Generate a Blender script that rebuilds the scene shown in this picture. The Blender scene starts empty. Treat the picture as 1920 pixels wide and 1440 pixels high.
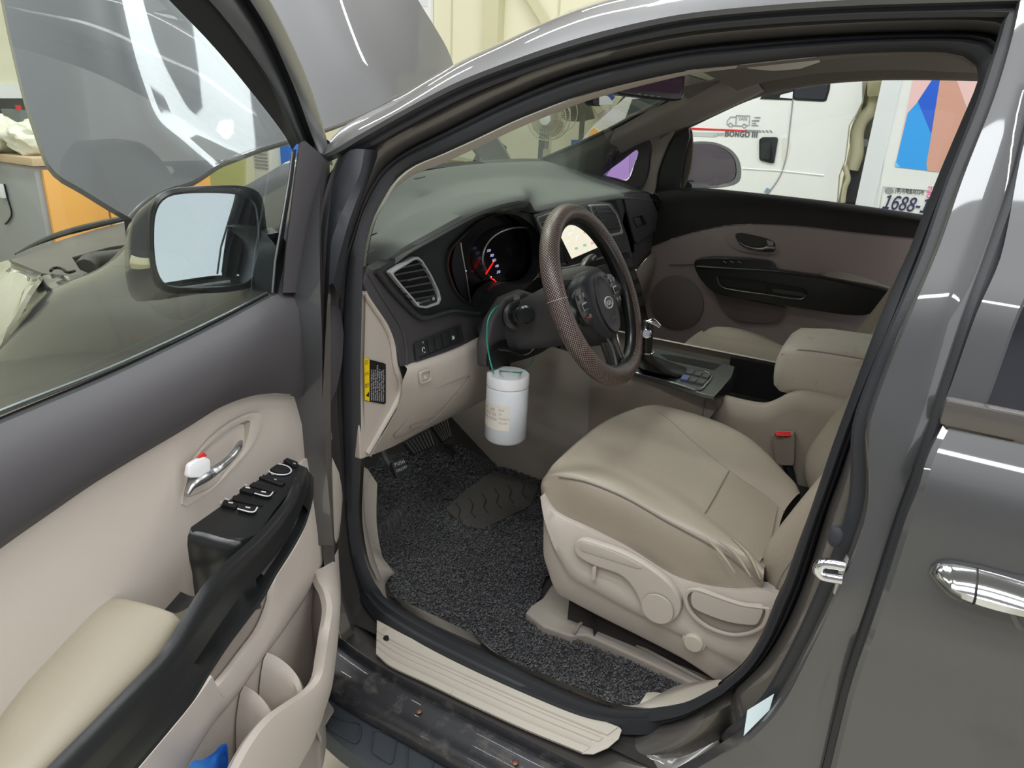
import bpy, bmesh, math, random
from mathutils import Vector as V, Matrix, noise
random.seed(7)
PI = math.pi
SC = bpy.context.scene
COL = SC.collection

# ------------------------------------------------------------------ camera
def _n(v):
    return V(v).normalized()
FPX = 1332.0
CAM = V((-.85, 0.0, 1.50))
_dn = _n((-170, 3450, FPX)); _zz = -_dn
_yy = V((-2520, -600, FPX)); _yy = (_yy - _zz * _yy.dot(_zz)).normalized()
_xx = _yy.cross(_zz)
RW = Matrix((_xx, _yy, _zz))          # world = RW @ (right, down, forward)
cam_data = bpy.data.cameras.new('camera')
cam_data.sensor_fit = 'HORIZONTAL'; cam_data.sensor_width = 36.0
cam_data.lens = FPX / 1920.0 * 36.0; cam_data.clip_start = 0.02; cam_data.clip_end = 200
cam = bpy.data.objects.new('camera', cam_data); COL.objects.link(cam)
_c = RW.col
_m = Matrix((_c[0], -V(_c[1]), -V(_c[2]))).transposed().to_4x4()
cam.matrix_world = Matrix.Translation(CAM) @ _m
SC.camera = cam
SC.view_settings.view_transform = 'Standard'
SC.view_settings.look = 'None'
SC.view_settings.gamma = 1.0
SC.view_settings.use_curve_mapping = False
SC.view_settings.exposure = 0.32

# ------------------------------------------------------------------ world and lights
W = bpy.data.worlds.new('overcast_sky'); SC.world = W; W.use_nodes = True
_bg = W.node_tree.nodes['Background']
_bg.inputs[0].default_value = (0.93, 0.95, 1.0, 1); _bg.inputs[1].default_value = 1.3
def area(name, loc, size, power, rot=(0, 0, 0), col=(1, 1, 1)):
    d = bpy.data.lights.new(name, 'AREA'); d.shape = 'RECTANGLE'; d.size, d.size_y = size
    d.energy = power; d.color = col
    o = bpy.data.objects.new(name, d); COL.objects.link(o); o.location = loc; o.rotation_euler = rot
    return o

# ------------------------------------------------------------------ pixel rays onto real surfaces
def ray(p):
    return RW @ V((p[0] - 960, p[1] - 720, FPX))
def at(s, p):
    r = ray(p)
    if callable(s):
        r = r.normalized(); t = 0.15; g0 = s(CAM + r * t)
        while t < 9:
            t2 = t + .03; g1 = s(CAM + r * t2)
            if (g0 > 0) != (g1 > 0):
                for _ in range(22):
                    tm = (t + t2) / 2; gm = s(CAM + r * tm)
                    if (gm > 0) == (g0 > 0): t = tm
                    else: t2 = tm
                return CAM + r * t
            t, g0 = t2, g1
        return CAM + r * 1.5
    if isinstance(s[0], str):
        i = 'xyz'.index(s[0]); return CAM + r * ((s[1] - CAM[i]) / r[i])
    return CAM + r * ((s[0] - CAM).dot(s[1]) / r.dot(s[1]))
def on(s, pts):
    return [at(s, p) for p in pts]
def onz(pts, ax='z'):                     # (px, py, value)
    return [at((ax, p[2]), p) for p in pts]
def snorm(s, p=None):
    if isinstance(s[0], str): n = V([float(a == s[0]) for a in 'xyz'])
    else: n = V(s[1]).normalized()
    return n if n.dot(CAM - p) > 0 else -n

# ------------------------------------------------------------------ curves
def cr(pts, n, closed=False):
    pts = [V(p) for p in pts]; m = len(pts)
    if m == 2: return [pts[0].lerp(pts[1], i / (n - 1)) for i in range(n)]
    seg = m if closed else m - 1; fine = []
    K = 10
    for i in range(seg):
        if closed: a, b, c, d = pts[i - 1], pts[i], pts[(i + 1) % m], pts[(i + 2) % m]
        else: a, b, c, d = pts[max(i - 1, 0)], pts[i], pts[i + 1], pts[min(i + 2, m - 1)]
        L1 = (c - b).length
        if L1 < 1e-7: continue
        ma = (c - a); mb = (d - b)
        if ma.length > 1e-7: ma = ma.normalized() * L1
        if mb.length > 1e-7: mb = mb.normalized() * L1
        ma *= .9; mb *= .9
        for k in range(K):
            t = k / K; t2 = t * t; t3 = t2 * t
            fine.append(b * (2*t3 - 3*t2 + 1) + ma * (t3 - 2*t2 + t) + c * (-2*t3 + 3*t2) + mb * (t3 - t2))
    fine.append(pts[0] if closed else pts[-1])
    acc = [0.0]
    for i in range(1, len(fine)): acc.append(acc[-1] + (fine[i] - fine[i - 1]).length)
    T = acc[-1]; out = []; j = 0
    N = n if closed else n - 1
    for i in range(n):
        s = T * i / N
        while j < len(acc) - 2 and acc[j + 1] < s: j += 1
        d = acc[j + 1] - acc[j]
        out.append(fine[j].lerp(fine[j + 1], (s - acc[j]) / d if d > 1e-9 else 0))
    return out
def smooth2(pts, n):                       # closed smooth outline in pixels
    return [(p.x, p.y) for p in cr([V((q[0], q[1], 0)) for q in pts], n, True)]
def opn(pts, n):
    return [(p.x, p.y) for p in cr([V((q[0], q[1], 0)) for q in pts], n)]
def rnd(pts, r=.25, k=4):                  # round the corners of a px polygon
    out = []; m = len(pts)
    for i in range(m):
        a, b, c = V(pts[i - 1]), V(pts[i]), V(pts[(i + 1) % m])
        p, q = b.lerp(a, r), b.lerp(c, r)
        for j in range(k + 1):
            t = j / k; out.append(tuple(p.lerp(b, t).lerp(b.lerp(q, t), t)))
    return out

# ------------------------------------------------------------------ objects
def origin_of(parent):
    while parent is not None:
        if parent.parent is None: return parent.location.copy()
        parent = parent.parent
    return V((0, 0, 0))
def thing(name, label, cat, loc, group=None):
    o = bpy.data.objects.new(name, None); COL.objects.link(o); o.location = loc
    o.empty_display_size = .05
    o['label'] = label; o['category'] = cat
    if group: o['group'] = group
    return o
def tag(o, label, cat, group=None):
    o['label'] = label; o['category'] = cat
    if group: o['group'] = group
    return o
def mk(name, bm, mat, parent=None, smooth=True, angle=40, label=None, kind=None):
    me = bpy.data.meshes.new(name)
    bmesh.ops.recalc_face_normals(bm, faces=bm.faces[:])
    if parent is None:
        xs = [v.co for v in bm.verts]
        lo = V([min(p[i] for p in xs) for i in range(3)]); hi = V([max(p[i] for p in xs) for i in range(3)])
        org = V(((lo.x + hi.x) / 2, (lo.y + hi.y) / 2, lo.z))
    else: org = origin_of(parent)
    bmesh.ops.translate(bm, verts=bm.verts[:], vec=-org)
    bm.to_mesh(me); bm.free()
    if smooth:
        me.polygons.foreach_set('use_smooth', [True] * len(me.polygons))
        try: me.set_sharp_from_angle(angle=math.radians(angle))
        except Exception: pass
    me.materials.append(mat)
    o = bpy.data.objects.new(name, me); COL.objects.link(o)
    if parent is None: o.location = org
    else: o.parent = parent
    if label: o['label'] = label
    if kind: o['kind'] = kind
    return o
def bevel(bm, w, seg=2, ang=30):
    if w <= 0: return
    es = [e for e in bm.edges if len(e.link_faces) == 2 and e.calc_face_angle(0) > math.radians(ang)]
    try: bmesh.ops.bevel(bm, geom=es, offset=w, segments=seg, affect='EDGES', profile=.6, clamp_overlap=True)
    except Exception: pass
def add_plate(bm, P, n, depth, off=0.0):
    top = [bm.verts.new(p + n * off) for p in P]; bot = [bm.verts.new(p + n * (off - depth)) for p in P]
    m = len(P)
    bm.faces.new(top); bm.faces.new(bot[::-1])
    for i in range(m): bm.faces.new((top[i], bot[i], bot[(i + 1) % m], top[(i + 1) % m]))
def plate(name, s, pts, depth, mat, parent=None, off=0.0, bv=0.0, seg=2, **kw):
    P = on(s, pts); n = snorm(s, P[0]); bm = bmesh.new()
    add_plate(bm, P, n, depth, off)
    bmesh.ops.recalc_face_normals(bm, faces=bm.faces[:])
    bevel(bm, bv, seg)
    return mk(name, bm, mat, parent, **kw)
def wplate(name, P, n, depth, mat, parent=None, off=0.0, bv=0.0, seg=2, **kw):
    bm = bmesh.new(); add_plate(bm, [V(p) for p in P], V(n).normalized(), depth, off)
    bmesh.ops.recalc_face_normals(bm, faces=bm.faces[:]); bevel(bm, bv, seg)
    return mk(name, bm, mat, parent, **kw)
def ring(name, s, outer, inner, depth, mat, parent=None, off=0.0, bv=0.0, ioff=None, **kw):
    """frame between two px outlines (same count)"""
    A = on(s, outer); B = on(s, inner); n = snorm(s, A[0]); bm = bmesh.new(); m = len(A)
    io = off if ioff is None else ioff
    vs = [[bm.verts.new(p + n * o) for p in Q] for Q, o in ((A, off - depth), (A, off), (B, io), (B, off - depth))]
    for k in range(4):
        a, b = vs[k], vs[(k + 1) % 4]
        for i in range(m): bm.faces.new((a[i], b[i], b[(i + 1) % m], a[(i + 1) % m]))
    bmesh.ops.recalc_face_normals(bm, faces=bm.faces[:]); bevel(bm, bv)
    return mk(name, bm, mat, parent, **kw)
def grid_bm(R, closed_u=False, closed_v=False, bm=None):
    bm = bm or bmesh.new()
    G = [[bm.verts.new(p) for p in row] for row in R]
    nr, nc = len(G), len(G[0])
    for i in range(nr if closed_v else nr - 1):
        for j in range(nc if closed_u else nc - 1):
            a, b, c, d = G[i][j], G[i][(j + 1) % nc], G[(i + 1) % nr][(j + 1) % nc], G[(i + 1) % nr][j]
            try: bm.faces.new((a, b, c, d))
            except Exception: pass
    return bm
def loftR(rows, nu, nv=0, closed=False):
    R = [cr(r, nu, closed) for r in rows]
    if nv:
        cols = [cr([R[i][j] for i in range(len(R))], nv) for j in range(nu)]
        R = [[cols[j][i] for j in range(nu)] for i in range(nv)]
    return R
def crm(pts, k=5):
    pts = [V(p) for p in pts]; m = len(pts); out = []
    for i in range(m - 1):
        a, b, c, d = pts[max(i - 1, 0)], pts[i], pts[i + 1], pts[min(i + 2, m - 1)]
        L1 = (c - b).length; ma = c - a; mb = d - b
        ma = ma.normalized() * L1 * .85 if ma.length > 1e-7 else ma; mb = mb.normalized() * L1 * .85 if mb.length > 1e-7 else mb
        for j in range(k):
            t = j / k; t2 = t * t; t3 = t2 * t
            out.append(b * (2*t3 - 3*t2 + 1) + ma * (t3 - 2*t2 + t) + c * (-2*t3 + 3*t2) + mb * (t3 - t2))
    return out + [pts[-1]]
def loftM(rows, k=5, kv=5):
    R = [crm(r, k) for r in rows]
    cols = [crm([R[i][j] for i in range(len(R))], kv) for j in range(len(R[0]))]
    return [[c[i] for c in cols] for i in range(len(cols[0]))]
def thicken(bm, t):
    """give an open sheet a back side, t away from the camera"""
    bmesh.ops.recalc_face_normals(bm, faces=bm.faces[:])
    bm.normal_update()
    s = 0
    for f in bm.faces: s += f.normal.dot(CAM - f.calc_center_median()) * f.calc_area()
    if s < 0: bmesh.ops.reverse_faces(bm, faces=bm.faces[:]); bm.normal_update()
    bmesh.ops.solidify(bm, geom=bm.faces[:], thickness=t)
def loft(name, rows, mat, parent=None, nu=40, nv=0, thick=0.0, closed=False, **kw):
    bm = grid_bm(loftR(rows, nu, nv, closed), closed_u=closed)
    if thick: thicken(bm, thick)
    return mk(name, bm, mat, parent, **kw)
def add_tube(bm, P, r, seg=10, closed=False, flat=1.0, up=None):
    """r: number or list; round section, flattened by 'flat' along the second axis"""
    n = len(P); prev = None; rings = []
    for i in range(n):
        a = P[i - 1] if (closed or i > 0) else P[i]; b = P[(i + 1) % n] if (closed or i < n - 1) else P[i]
        t = (b - a).normalized()
        if up is not None: u = (V(up) - t * V(up).dot(t)).normalized()
        else:
            if prev is None:
                prev = V((0, 0, 1)) if abs(t.z) < .9 else V((1, 0, 0))
            u = (prev - t * prev.dot(t)).normalized(); prev = u
        w = t.cross(u); rr = r[i] if isinstance(r, (list, tuple)) else r
        rings.append([bm.verts.new(P[i] + u * (math.cos(k * 2 * PI / seg) * rr * flat) + w * (math.sin(k * 2 * PI / seg) * rr)) for k in range(seg)])
    for i in range(n if closed else n - 1):
        A, B = rings[i], rings[(i + 1) % n]
        for k in range(seg): bm.faces.new((A[k], A[(k + 1) % seg], B[(k + 1) % seg], B[k]))
    if not closed:
        bm.faces.new(rings[0][::-1]); bm.faces.new(rings[-1])
def tube(name, P, r, mat, parent=None, seg=10, closed=False, n=None, flat=1.0, up=None, **kw):
    P = [V(p) for p in P]
    if n: 
        P = cr(P, n, closed)
        if isinstance(r, (list, tuple)):
            m = len(r) - 1; r = [r[min(int(i / (n - 1) * m), m - 1)] * (1 - (i / (n - 1) * m - min(int(i / (n - 1) * m), m - 1))) + r[min(int(i / (n - 1) * m), m - 1) + 1] * (i / (n - 1) * m - min(int(i / (n - 1) * m), m - 1)) for i in range(n)]
    bm = bmesh.new(); add_tube(bm, P, r, seg, closed, flat, up)
    return mk(name, bm, mat, parent, **kw)
def add_box(bm, c, d, ax=None):
    ax = ax or (V((1, 0, 0)), V((0, 1, 0)), V((0, 0, 1))); c = V(c)
    vs = [bm.verts.new(c + ax[0] * (sx * d[0] / 2) + ax[1] * (sy * d[1] / 2) + ax[2] * (sz * d[2] / 2)) for sx in (-1, 1) for sy in (-1, 1) for sz in (-1, 1)]
    for f in ((0, 1, 3, 2), (4, 6, 7, 5), (0, 4, 5, 1), (2, 3, 7, 6), (0, 2, 6, 4), (1, 5, 7, 3)): bm.faces.new([vs[i] for i in f])
def box(name, c, d, mat, parent=None, bv=0.0, ax=None, seg=2, **kw):
    bm = bmesh.new(); add_box(bm, c, d, ax)
    bmesh.ops.recalc_face_normals(bm, faces=bm.faces[:]); bevel(bm, bv, seg)
    return mk(name, bm, mat, parent, **kw)
def frame_of(axis, hint=(0, 0, 1)):
    a = V(axis).normalized(); h = V(hint)
    if abs(a.dot(h)) > .95: h = V((1, 0, 0))
    u = h.cross(a).normalized(); return u, a.cross(u), a
def add_lathe(bm, base, axis, prof, seg=24, sx=1.0, hint=(0, 0, 1)):
    """prof: (radius, height) pairs along axis"""
    u, w, a = frame_of(axis, hint); base = V(base); R = []
    for r, h in prof:
        R.append([bm.verts.new(base + a * h + (u * (math.cos(k * 2 * PI / seg) * sx) + w * math.sin(k * 2 * PI / seg)) * max(r, 1e-5)) for k in range(seg)])
    for i in range(len(R) - 1):
        for k in range(seg): bm.faces.new((R[i][k], R[i][(k + 1) % seg], R[i + 1][(k + 1) % seg], R[i + 1][k]))
    bm.faces.new(R[0][::-1]); bm.faces.new(R[-1])
def lathe(name, base, axis, prof, mat, parent=None, seg=24, sx=1.0, hint=(0, 0, 1), **kw):
    bm = bmesh.new(); add_lathe(bm, base, axis, prof, seg, sx, hint)
    bmesh.ops.remove_doubles(bm, verts=bm.verts[:], dist=1e-5)
    return mk(name, bm, mat, parent, **kw)
_fonts = {}
def font(kind):
    if kind not in _fonts:
        import os, glob
        f = None
        if kind == 'cjk' or kind == 'sans':
            for base in (bpy.utils.system_resource('DATAFILES'),):
                for g in glob.glob(os.path.join(base, 'fonts', '*CJK*')):
                    try: f = bpy.data.fonts.load(g)
                    except Exception: f = None
        _fonts[kind] = f
    return _fonts[kind]
def text(name, body, s, p0, p1, mat, parent=None, off=.0008, thick=.0004, kind='sans', height=None, bold=0.0, shear=0.0, flip=False):
    """flat lettering whose baseline runs from px p0 to px p1 on surface s; height fixes the letter height in m"""
    A, B = at(s, p0), at(s, p1); n = snorm(s, A)
    t = (B - A).normalized(); up = n.cross(t).normalized()
    if flip: up = -up
    cu = bpy.data.curves.new(name, 'FONT'); cu.body = body; cu.size = 1.0; cu.extrude = 0.0; cu.offset = bold; cu.shear = shear
    cu.resolution_u = 3
    f = font(kind)
    if f: cu.font = f
    tmp = bpy.data.objects.new('tmp', cu); COL.objects.link(tmp)
    bpy.context.view_layer.update()
    me = bpy.data.meshes.new_from_object(tmp.evaluated_get(bpy.context.evaluated_depsgraph_get()))
    bpy.data.objects.remove(tmp)
    if not me.vertices: return None
    xs = [v.co.x for v in me.vertices]; x0, x1 = min(xs), max(xs)
    sc = (B - A).length / max(x1 - x0, 1e-6); sy = sc
    if height:
        ys = [v.co.y for v in me.vertices]; sy = height / max(ys)
    org = origin_of(parent)
    for v in me.vertices:
        v.co = A + t * ((v.co.x - x0) * sc) + up * (v.co.y * sy) + n * off - org
    me.materials.clear(); me.materials.append(mat)
    o = bpy.data.objects.new(name, me); COL.objects.link(o)
    if parent is not None: o.parent = parent
    return o
def interp(x, tab):
    if x <= tab[0][0]: return tab[0][1]
    for (a, u), (b, v) in zip(tab, tab[1:]):
        if x <= b:
            t = (x - a) / (b - a); return u + (v - u) * t
    return tab[-1][1]
# ------------------------------------------------------------------ materials
def srgb(c):
    return tuple((x / 255 / 12.92 if x / 255 <= .04045 else ((x / 255 + .055) / 1.055) ** 2.4) for x in c) + (1,)
def mat(name, col, rough=.5, metal=0.0, coat=0.0, bump=0.0, bscale=200, var=0.0, vscale=6, spec=.5, emit=0, ecol=None, coatr=.03, dirt=None):
    m = bpy.data.materials.new(name); m.use_nodes = True; nt = m.node_tree; b = nt.nodes['Principled BSDF']
    c = srgb(col)
    b.inputs['Base Color'].default_value = c; b.inputs['Roughness'].default_value = rough
    b.inputs['Metallic'].default_value = metal; b.inputs['Coat Weight'].default_value = coat
    b.inputs['Coat Roughness'].default_value = coatr; b.inputs['Specular IOR Level'].default_value = spec
    tc = nt.nodes.new('ShaderNodeTexCoord')
    if emit:
        b.inputs['Emission Color'].default_value = srgb(ecol) if ecol else c; b.inputs['Emission Strength'].default_value = emit
    base = None
    if var:
        nz = nt.nodes.new('ShaderNodeTexNoise'); nz.inputs['Scale'].default_value = vscale; nz.inputs['Detail'].default_value = 6
        nt.links.new(tc.outputs['Object'], nz.inputs['Vector'])
        mx = nt.nodes.new('ShaderNodeMix'); mx.data_type = 'RGBA'
        mx.inputs['A'].default_value = tuple(v * (1 - var) for v in c[:3]) + (1,); mx.inputs['B'].default_value = tuple(min(v * (1 + var), 1) for v in c[:3]) + (1,)
        nt.links.new(nz.outputs['Fac'], mx.inputs['Factor']); base = mx.outputs['Result']
    if dirt:
        dc, amt, dsc = dirt
        nz = nt.nodes.new('ShaderNodeTexNoise'); nz.inputs['Scale'].default_value = dsc; nz.inputs['Detail'].default_value = 8; nz.inputs['Roughness'].default_value = .7
        nt.links.new(tc.outputs['Object'], nz.inputs['Vector'])
        rp = nt.nodes.new('ShaderNodeValToRGB'); rp.color_ramp.elements[0].position = 1 - amt; rp.color_ramp.elements[1].position = min(1 - amt + .22, 1)
        nt.links.new(nz.outputs['Fac'], rp.inputs['Fac'])
        mx = nt.nodes.new('ShaderNodeMix'); mx.data_type = 'RGBA'; mx.inputs['A'].default_value = c; mx.inputs['B'].default_value = srgb(dc)
        if base: nt.links.new(base, mx.inputs['A'])
        nt.links.new(rp.outputs['Color'], mx.inputs['Factor']); base = mx.outputs['Result']
        mr = nt.nodes.new('ShaderNodeMapRange'); mr.inputs['To Min'].default_value = rough; mr.inputs['To Max'].default_value = .8
        nt.links.new(rp.outputs['Color'], mr.inputs['Value']); nt.links.new(mr.outputs['Result'], b.inputs['Roughness'])
        if coat:
            mr = nt.nodes.new('ShaderNodeMapRange'); mr.inputs['To Min'].default_value = coat; mr.inputs['To Max'].default_value = 0
            nt.links.new(rp.outputs['Color'], mr.inputs['Value']); nt.links.new(mr.outputs['Result'], b.inputs['Coat Weight'])
    if base: nt.links.new(base, b.inputs['Base Color'])
    if bump:
        nz = nt.nodes.new('ShaderNodeTexNoise'); nz.inputs['Scale'].default_value = bscale; nz.inputs['Detail'].default_value = 3
        nt.links.new(tc.outputs['Object'], nz.inputs['Vector'])
        bp = nt.nodes.new('ShaderNodeBump'); bp.inputs['Strength'].default_value = bump; bp.inputs['Distance'].default_value = .002
        nt.links.new(nz.outputs['Fac'], bp.inputs['Height']); nt.links.new(bp.outputs['Normal'], b.inputs['Normal'])
    return m
def glass(name, tint=(1, 1, 1), ior=1.45, refl=1.0, rcol=(1, 1, 1)):
    m = bpy.data.materials.new(name); m.use_nodes = True; nt = m.node_tree; nt.nodes.clear()
    out = nt.nodes.new('ShaderNodeOutputMaterial'); tr = nt.nodes.new('ShaderNodeBsdfTransparent'); gl = nt.nodes.new('ShaderNodeBsdfGlossy')
    tr.inputs[0].default_value = tuple(tint) + (1,); gl.inputs['Roughness'].default_value = .0; gl.inputs[0].default_value = tuple(rcol) + (1,)
    fr = nt.nodes.new('ShaderNodeFresnel'); fr.inputs[0].default_value = ior
    ml = nt.nodes.new('ShaderNodeMath'); ml.operation = 'MULTIPLY'; ml.inputs[1].default_value = refl
    mx = nt.nodes.new('ShaderNodeMixShader')
    nt.links.new(fr.outputs[0], ml.inputs[0]); nt.links.new(ml.outputs[0], mx.inputs[0])
    nt.links.new(tr.outputs[0], mx.inputs[1]); nt.links.new(gl.outputs[0], mx.inputs[2]); nt.links.new(mx.outputs[0], out.inputs[0])
    return m
M = {}
M['paint'] = mat('graphite_metallic_paint', (84, 85, 87), .42, .4, 1.0, bump=.02, bscale=1800, var=.06, vscale=900)
M['paint_dull'] = mat('graphite_jamb_paint', (98, 95, 92), .4, .4, .6, var=.05, vscale=30)
M['paint_dirty'] = mat('dusty_sill_paint', (52, 53, 57), .42, .3, .35, dirt=((104, 99, 93), .47, 26))
M['vent_silver'] = mat('vent_silver', (200, 202, 204), .32, .35)
M['rubber'] = mat('black_rubber', (44, 46, 51), .5, bump=.12, bscale=500, var=.12, vscale=8)
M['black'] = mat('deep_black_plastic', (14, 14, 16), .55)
M['gloss_black'] = mat('satin_black_plastic', (32, 34, 35), .32, coat=.3, coatr=.25, bump=.05, bscale=900, var=.05)
M['fascia'] = mat('fascia_black', (44, 47, 49), .36, bump=.04, bscale=900)
M['char'] = mat('charcoal_grained_plastic', (70, 68, 71), .6, bump=.22, bscale=900, var=.04)
M['dashpad'] = mat('dash_pad_plastic', (88, 93, 90), .62, bump=.25, bscale=700, var=.04)
M['beige'] = mat('beige_grained_plastic', (194, 185, 176), .55, bump=.12, bscale=900, var=.03, vscale=5)
M['beige_dirty'] = mat('worn_beige_plastic', (190, 183, 172), .5, bump=.1, bscale=700, dirt=((120, 104, 84), .40, 18))
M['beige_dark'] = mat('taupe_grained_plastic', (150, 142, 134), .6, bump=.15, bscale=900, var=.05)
M['leather'] = mat('beige_leather', (162, 152, 138), .38, bump=.25, bscale=420, var=.07, vscale=7, dirt=((139, 124, 104), .36, 7))
M['leather_arm'] = mat('beige_armrest_leather', (152, 145, 127), .42, bump=.15, bscale=500, var=.03)
M['leather_white'] = mat('worn_white_leather', (196, 188, 176), .5, bump=.3, bscale=300, dirt=((150, 138, 122), .42, 20))
M['seatfab'] = mat('perforated_leather', (158, 147, 132), .42, bump=.5, bscale=700, var=.08, vscale=6)
M['carpet'] = mat('grey_carpet', (92, 86, 82), .95, bump=.6, bscale=500, var=.1, vscale=60)
M['dark_carpet'] = mat('dark_carpet', (52, 48, 47), .95, bump=.6, bscale=500, var=.1, vscale=60)
M['mat'] = mat('coil_mat_vinyl', (66, 66, 68), .6, bump=.5, bscale=350, var=.35, vscale=160)
M['chrome'] = mat('chrome', (225, 228, 232), .08, 1.0)
M['satin'] = mat('satin_silver', (168, 170, 172), .3, .9)
M['silver_dark'] = mat('dark_satin_silver', (118, 122, 122), .35, .7)
M['white'] = mat('white_plastic', (240, 242, 244), .4, emit=0)
M['print_white'] = mat('white_print', (225, 226, 230), .6)
M['print_grey'] = mat('grey_print', (150, 150, 150), .6)
M['print_black'] = mat('black_print', (20, 20, 20), .6)
M['yellow'] = mat('yellow_label', (250, 214, 20), .5)
M['red'] = mat('red_plastic', (215, 45, 45), .45)
M['red_glow'] = mat('red_needle', (230, 20, 15), .5, emit=1.6)
M['white_glow'] = mat('gauge_print', (200, 205, 255), .5, emit=1.0)
M['screen'] = mat('lit_screen', (222, 216, 196), .2, emit=.85)
M['console'] = mat('console_beige_shaded', (170, 160, 147), .55, bump=.12, bscale=900, var=.03)  # same beige trim, darkened: the console side's shade is put into the colour
M['lining'] = mat('roof_lining', (112, 104, 97), .85, bump=.2, bscale=600)
M['glass'] = glass('window_glass', (.93, .96, .95), 1.45, .9)
M['glass_door'] = glass('door_glass', (.86, .89, .88), 1.42, .14)
M['glass_wind'] = glass('windshield_glass', (.80, .86, .76), 1.45, .6)
M['glass_purple'] = glass('purple_tint_glass', (.62, .50, .78), 1.45, .4)
M['mirror'] = mat('mirror_glass', (215, 218, 222), .01, 1.0)
M['mirror_dark'] = mat('tinted_mirror_glass', (92, 84, 92), .02, 1.0)
M['tint'] = mat('dark_tinted_glass', (40, 42, 48), .03, .0, 1.0, spec=.8)
M['green'] = mat('green_cord', (30, 150, 130), .4)
M['blue_cloth'] = mat('blue_cloth', (50, 128, 214), .9, bump=.6, bscale=350)
M['rs'] = mat('rusty_screw', (130, 96, 78), .5, .6)
# ------------------------------------------------------------------ car body around the driver doorway
XS = [(.3, .23), (.45, .19), (.75, .15), (1.0, .13), (1.25, .15), (1.62, .31), (1.9, .42)]
XO = [(.2, .06), (.35, .03), (.6, -.01), (.95, -.02), (1.17, .02), (1.3, .06), (1.62, .24), (1.9, .40)]
def FL(off): return lambda P: P.x - interp(P.z, XS) - off
def OU(off): return lambda P: P.x - interp(P.z, XO) - off
SILL = (V((.19, 0, .445)), V((-.4, 0, .92)))
def sill(off): return (SILL[0] + SILL[1].normalized() * off, SILL[1])
A1 = [(703,1093),(687,1057),(677,1010),(673,960),(677,860),(676,700),(678,600),(680,520),(683,480),(697,417),(717,377),(740,340),(773,313),(827,290),(887,263),(973,223),(1107,173),(1280,133),(1380,122),(1513,108),(1613,100),(1763,98),(1810,107),(1830,123)]
A2 = [(1830,123),(1835,147),(1827,170),(1800,233),(1763,320),(1730,403),(1703,473),(1680,523),(1640,620),(1603,720),(1560,837),(1518,960),(1493,1027),(1470,1093),(1453,1127),(1427,1193),(1390,1250),(1345,1287)]
A3 = [(1345,1287),(1280,1318),(1173,1330),(1107,1317),(1017,1277),(940,1237),(827,1180),(750,1140),(717,1115),(703,1093)]
B1 = [(673,1103),(660,1053),(651,990),(647,960),(641,870),(635,750),(635,650),(640,560),(650,480),(667,433),(690,367),(717,320),(747,293),(780,273),(840,243),(940,193),(1040,150),(1140,120),(1280,92),(1447,75),(1613,65),(1780,61),(1860,66),(1890,88)]
B2 = [(1890,88),(1885,115),(1867,150),(1827,240),(1780,360),(1743,457),(1697,590),(1647,697),(1613,777),(1573,890),(1547,960),(1513,1070),(1477,1160),(1430,1237),(1372,1294)]
B3 = [(1372,1294),(1330,1320),(1280,1345),(1207,1360),(1107,1350),(1007,1313),(873,1253),(773,1200),(707,1150),(673,1103)]
C1 = [(640,1197),(612,1100),(600,900),(597,560),(600,400),(640,283),(673,263),(773,207),(873,157),(1007,107),(1140,67),(1280,37),(1447,20),(1613,10),(1780,5),(1907,2)]
C2 = [(1907,2),(1895,60),(1860,180),(1800,330),(1755,460),(1700,590),(1650,713),(1623,800),(1627,900),(1623,960),(1597,1040),(1563,1117),(1520,1207),(1453,1327),(1400,1380),(1363,1407)]
C3 = [(1363,1407),(1250,1455),(1120,1447),(1070,1427),(873,1330),(720,1253),(640,1197)]
def loop3(a, b, c, s1, s3=None, n=(90, 60, 60)):
    s3 = s3 or s1
    return cr(on(s1, a), n[0])[:-1] + cr(on(s1, b), n[1])[:-1] + cr(on(s3, c), n[2])[:-1]
def lerpl(A, B, t): return [(a[0] + (b[0] - a[0]) * t, a[1] + (b[1] - a[1]) * t) for a, b in zip(A, B)]
car = thing('minivan', 'dark grey metallic car body framing the open driver doorway', 'car', (.3, .4, 0))
LA = loop3(A1, A2, A3, FL(.0)); LB = loop3(B1, B2, B3, FL(-.004))
mid = [(a + b) / 2 + V((-.016, 0, 0)) for a, b in zip(LA, LB)]
q1 = [a.lerp(b, .2) + V((-.010, 0, 0)) for a, b in zip(LA, LB)]
q2 = [a.lerp(b, .62) + V((-.013, 0, 0)) for a, b in zip(LA, LB)]
q3 = [a.lerp(b, .70) + V((-.006, 0, 0)) for a, b in zip(LA, LB)]
q4 = [a.lerp(b, .85) + V((-.010, 0, 0)) for a, b in zip(LA, LB)]
Lin = loop3(A1, A2, A3, FL(.03)); Lbk = [b + V((.035, 0, 0)) for b in LB]
mk('door_weatherstrip', grid_bm([Lin, LA, q1, mid, q2, q3, q4, LB, Lbk], closed_u=True), M['rubber'], car, angle=60)
a3_, b3_ = cr([at(sill(.004), p) for p in A3], 70), cr([at(sill(.004), p) for p in B3[::-1]][::-1], 70)
sn = SILL[1].normalized()
mk('sill_weatherstrip', grid_bm([[p + V((.012, 0, -.02)) for p in a3_], a3_, [a.lerp(b, .18) + sn * .012 for a, b in zip(a3_, b3_)], [a.lerp(b, .45) + sn * .016 for a, b in zip(a3_, b3_)], [a.lerp(b, .60) + sn * .008 for a, b in zip(a3_, b3_)], [a.lerp(b, .68) + sn * .006 for a, b in zip(a3_, b3_)], [a.lerp(b, .85) + sn * .010 for a, b in zip(a3_, b3_)], b3_, [p + V((-.004, 0, -.02)) for p in b3_]]), M['rubber'], car, angle=60)
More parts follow.
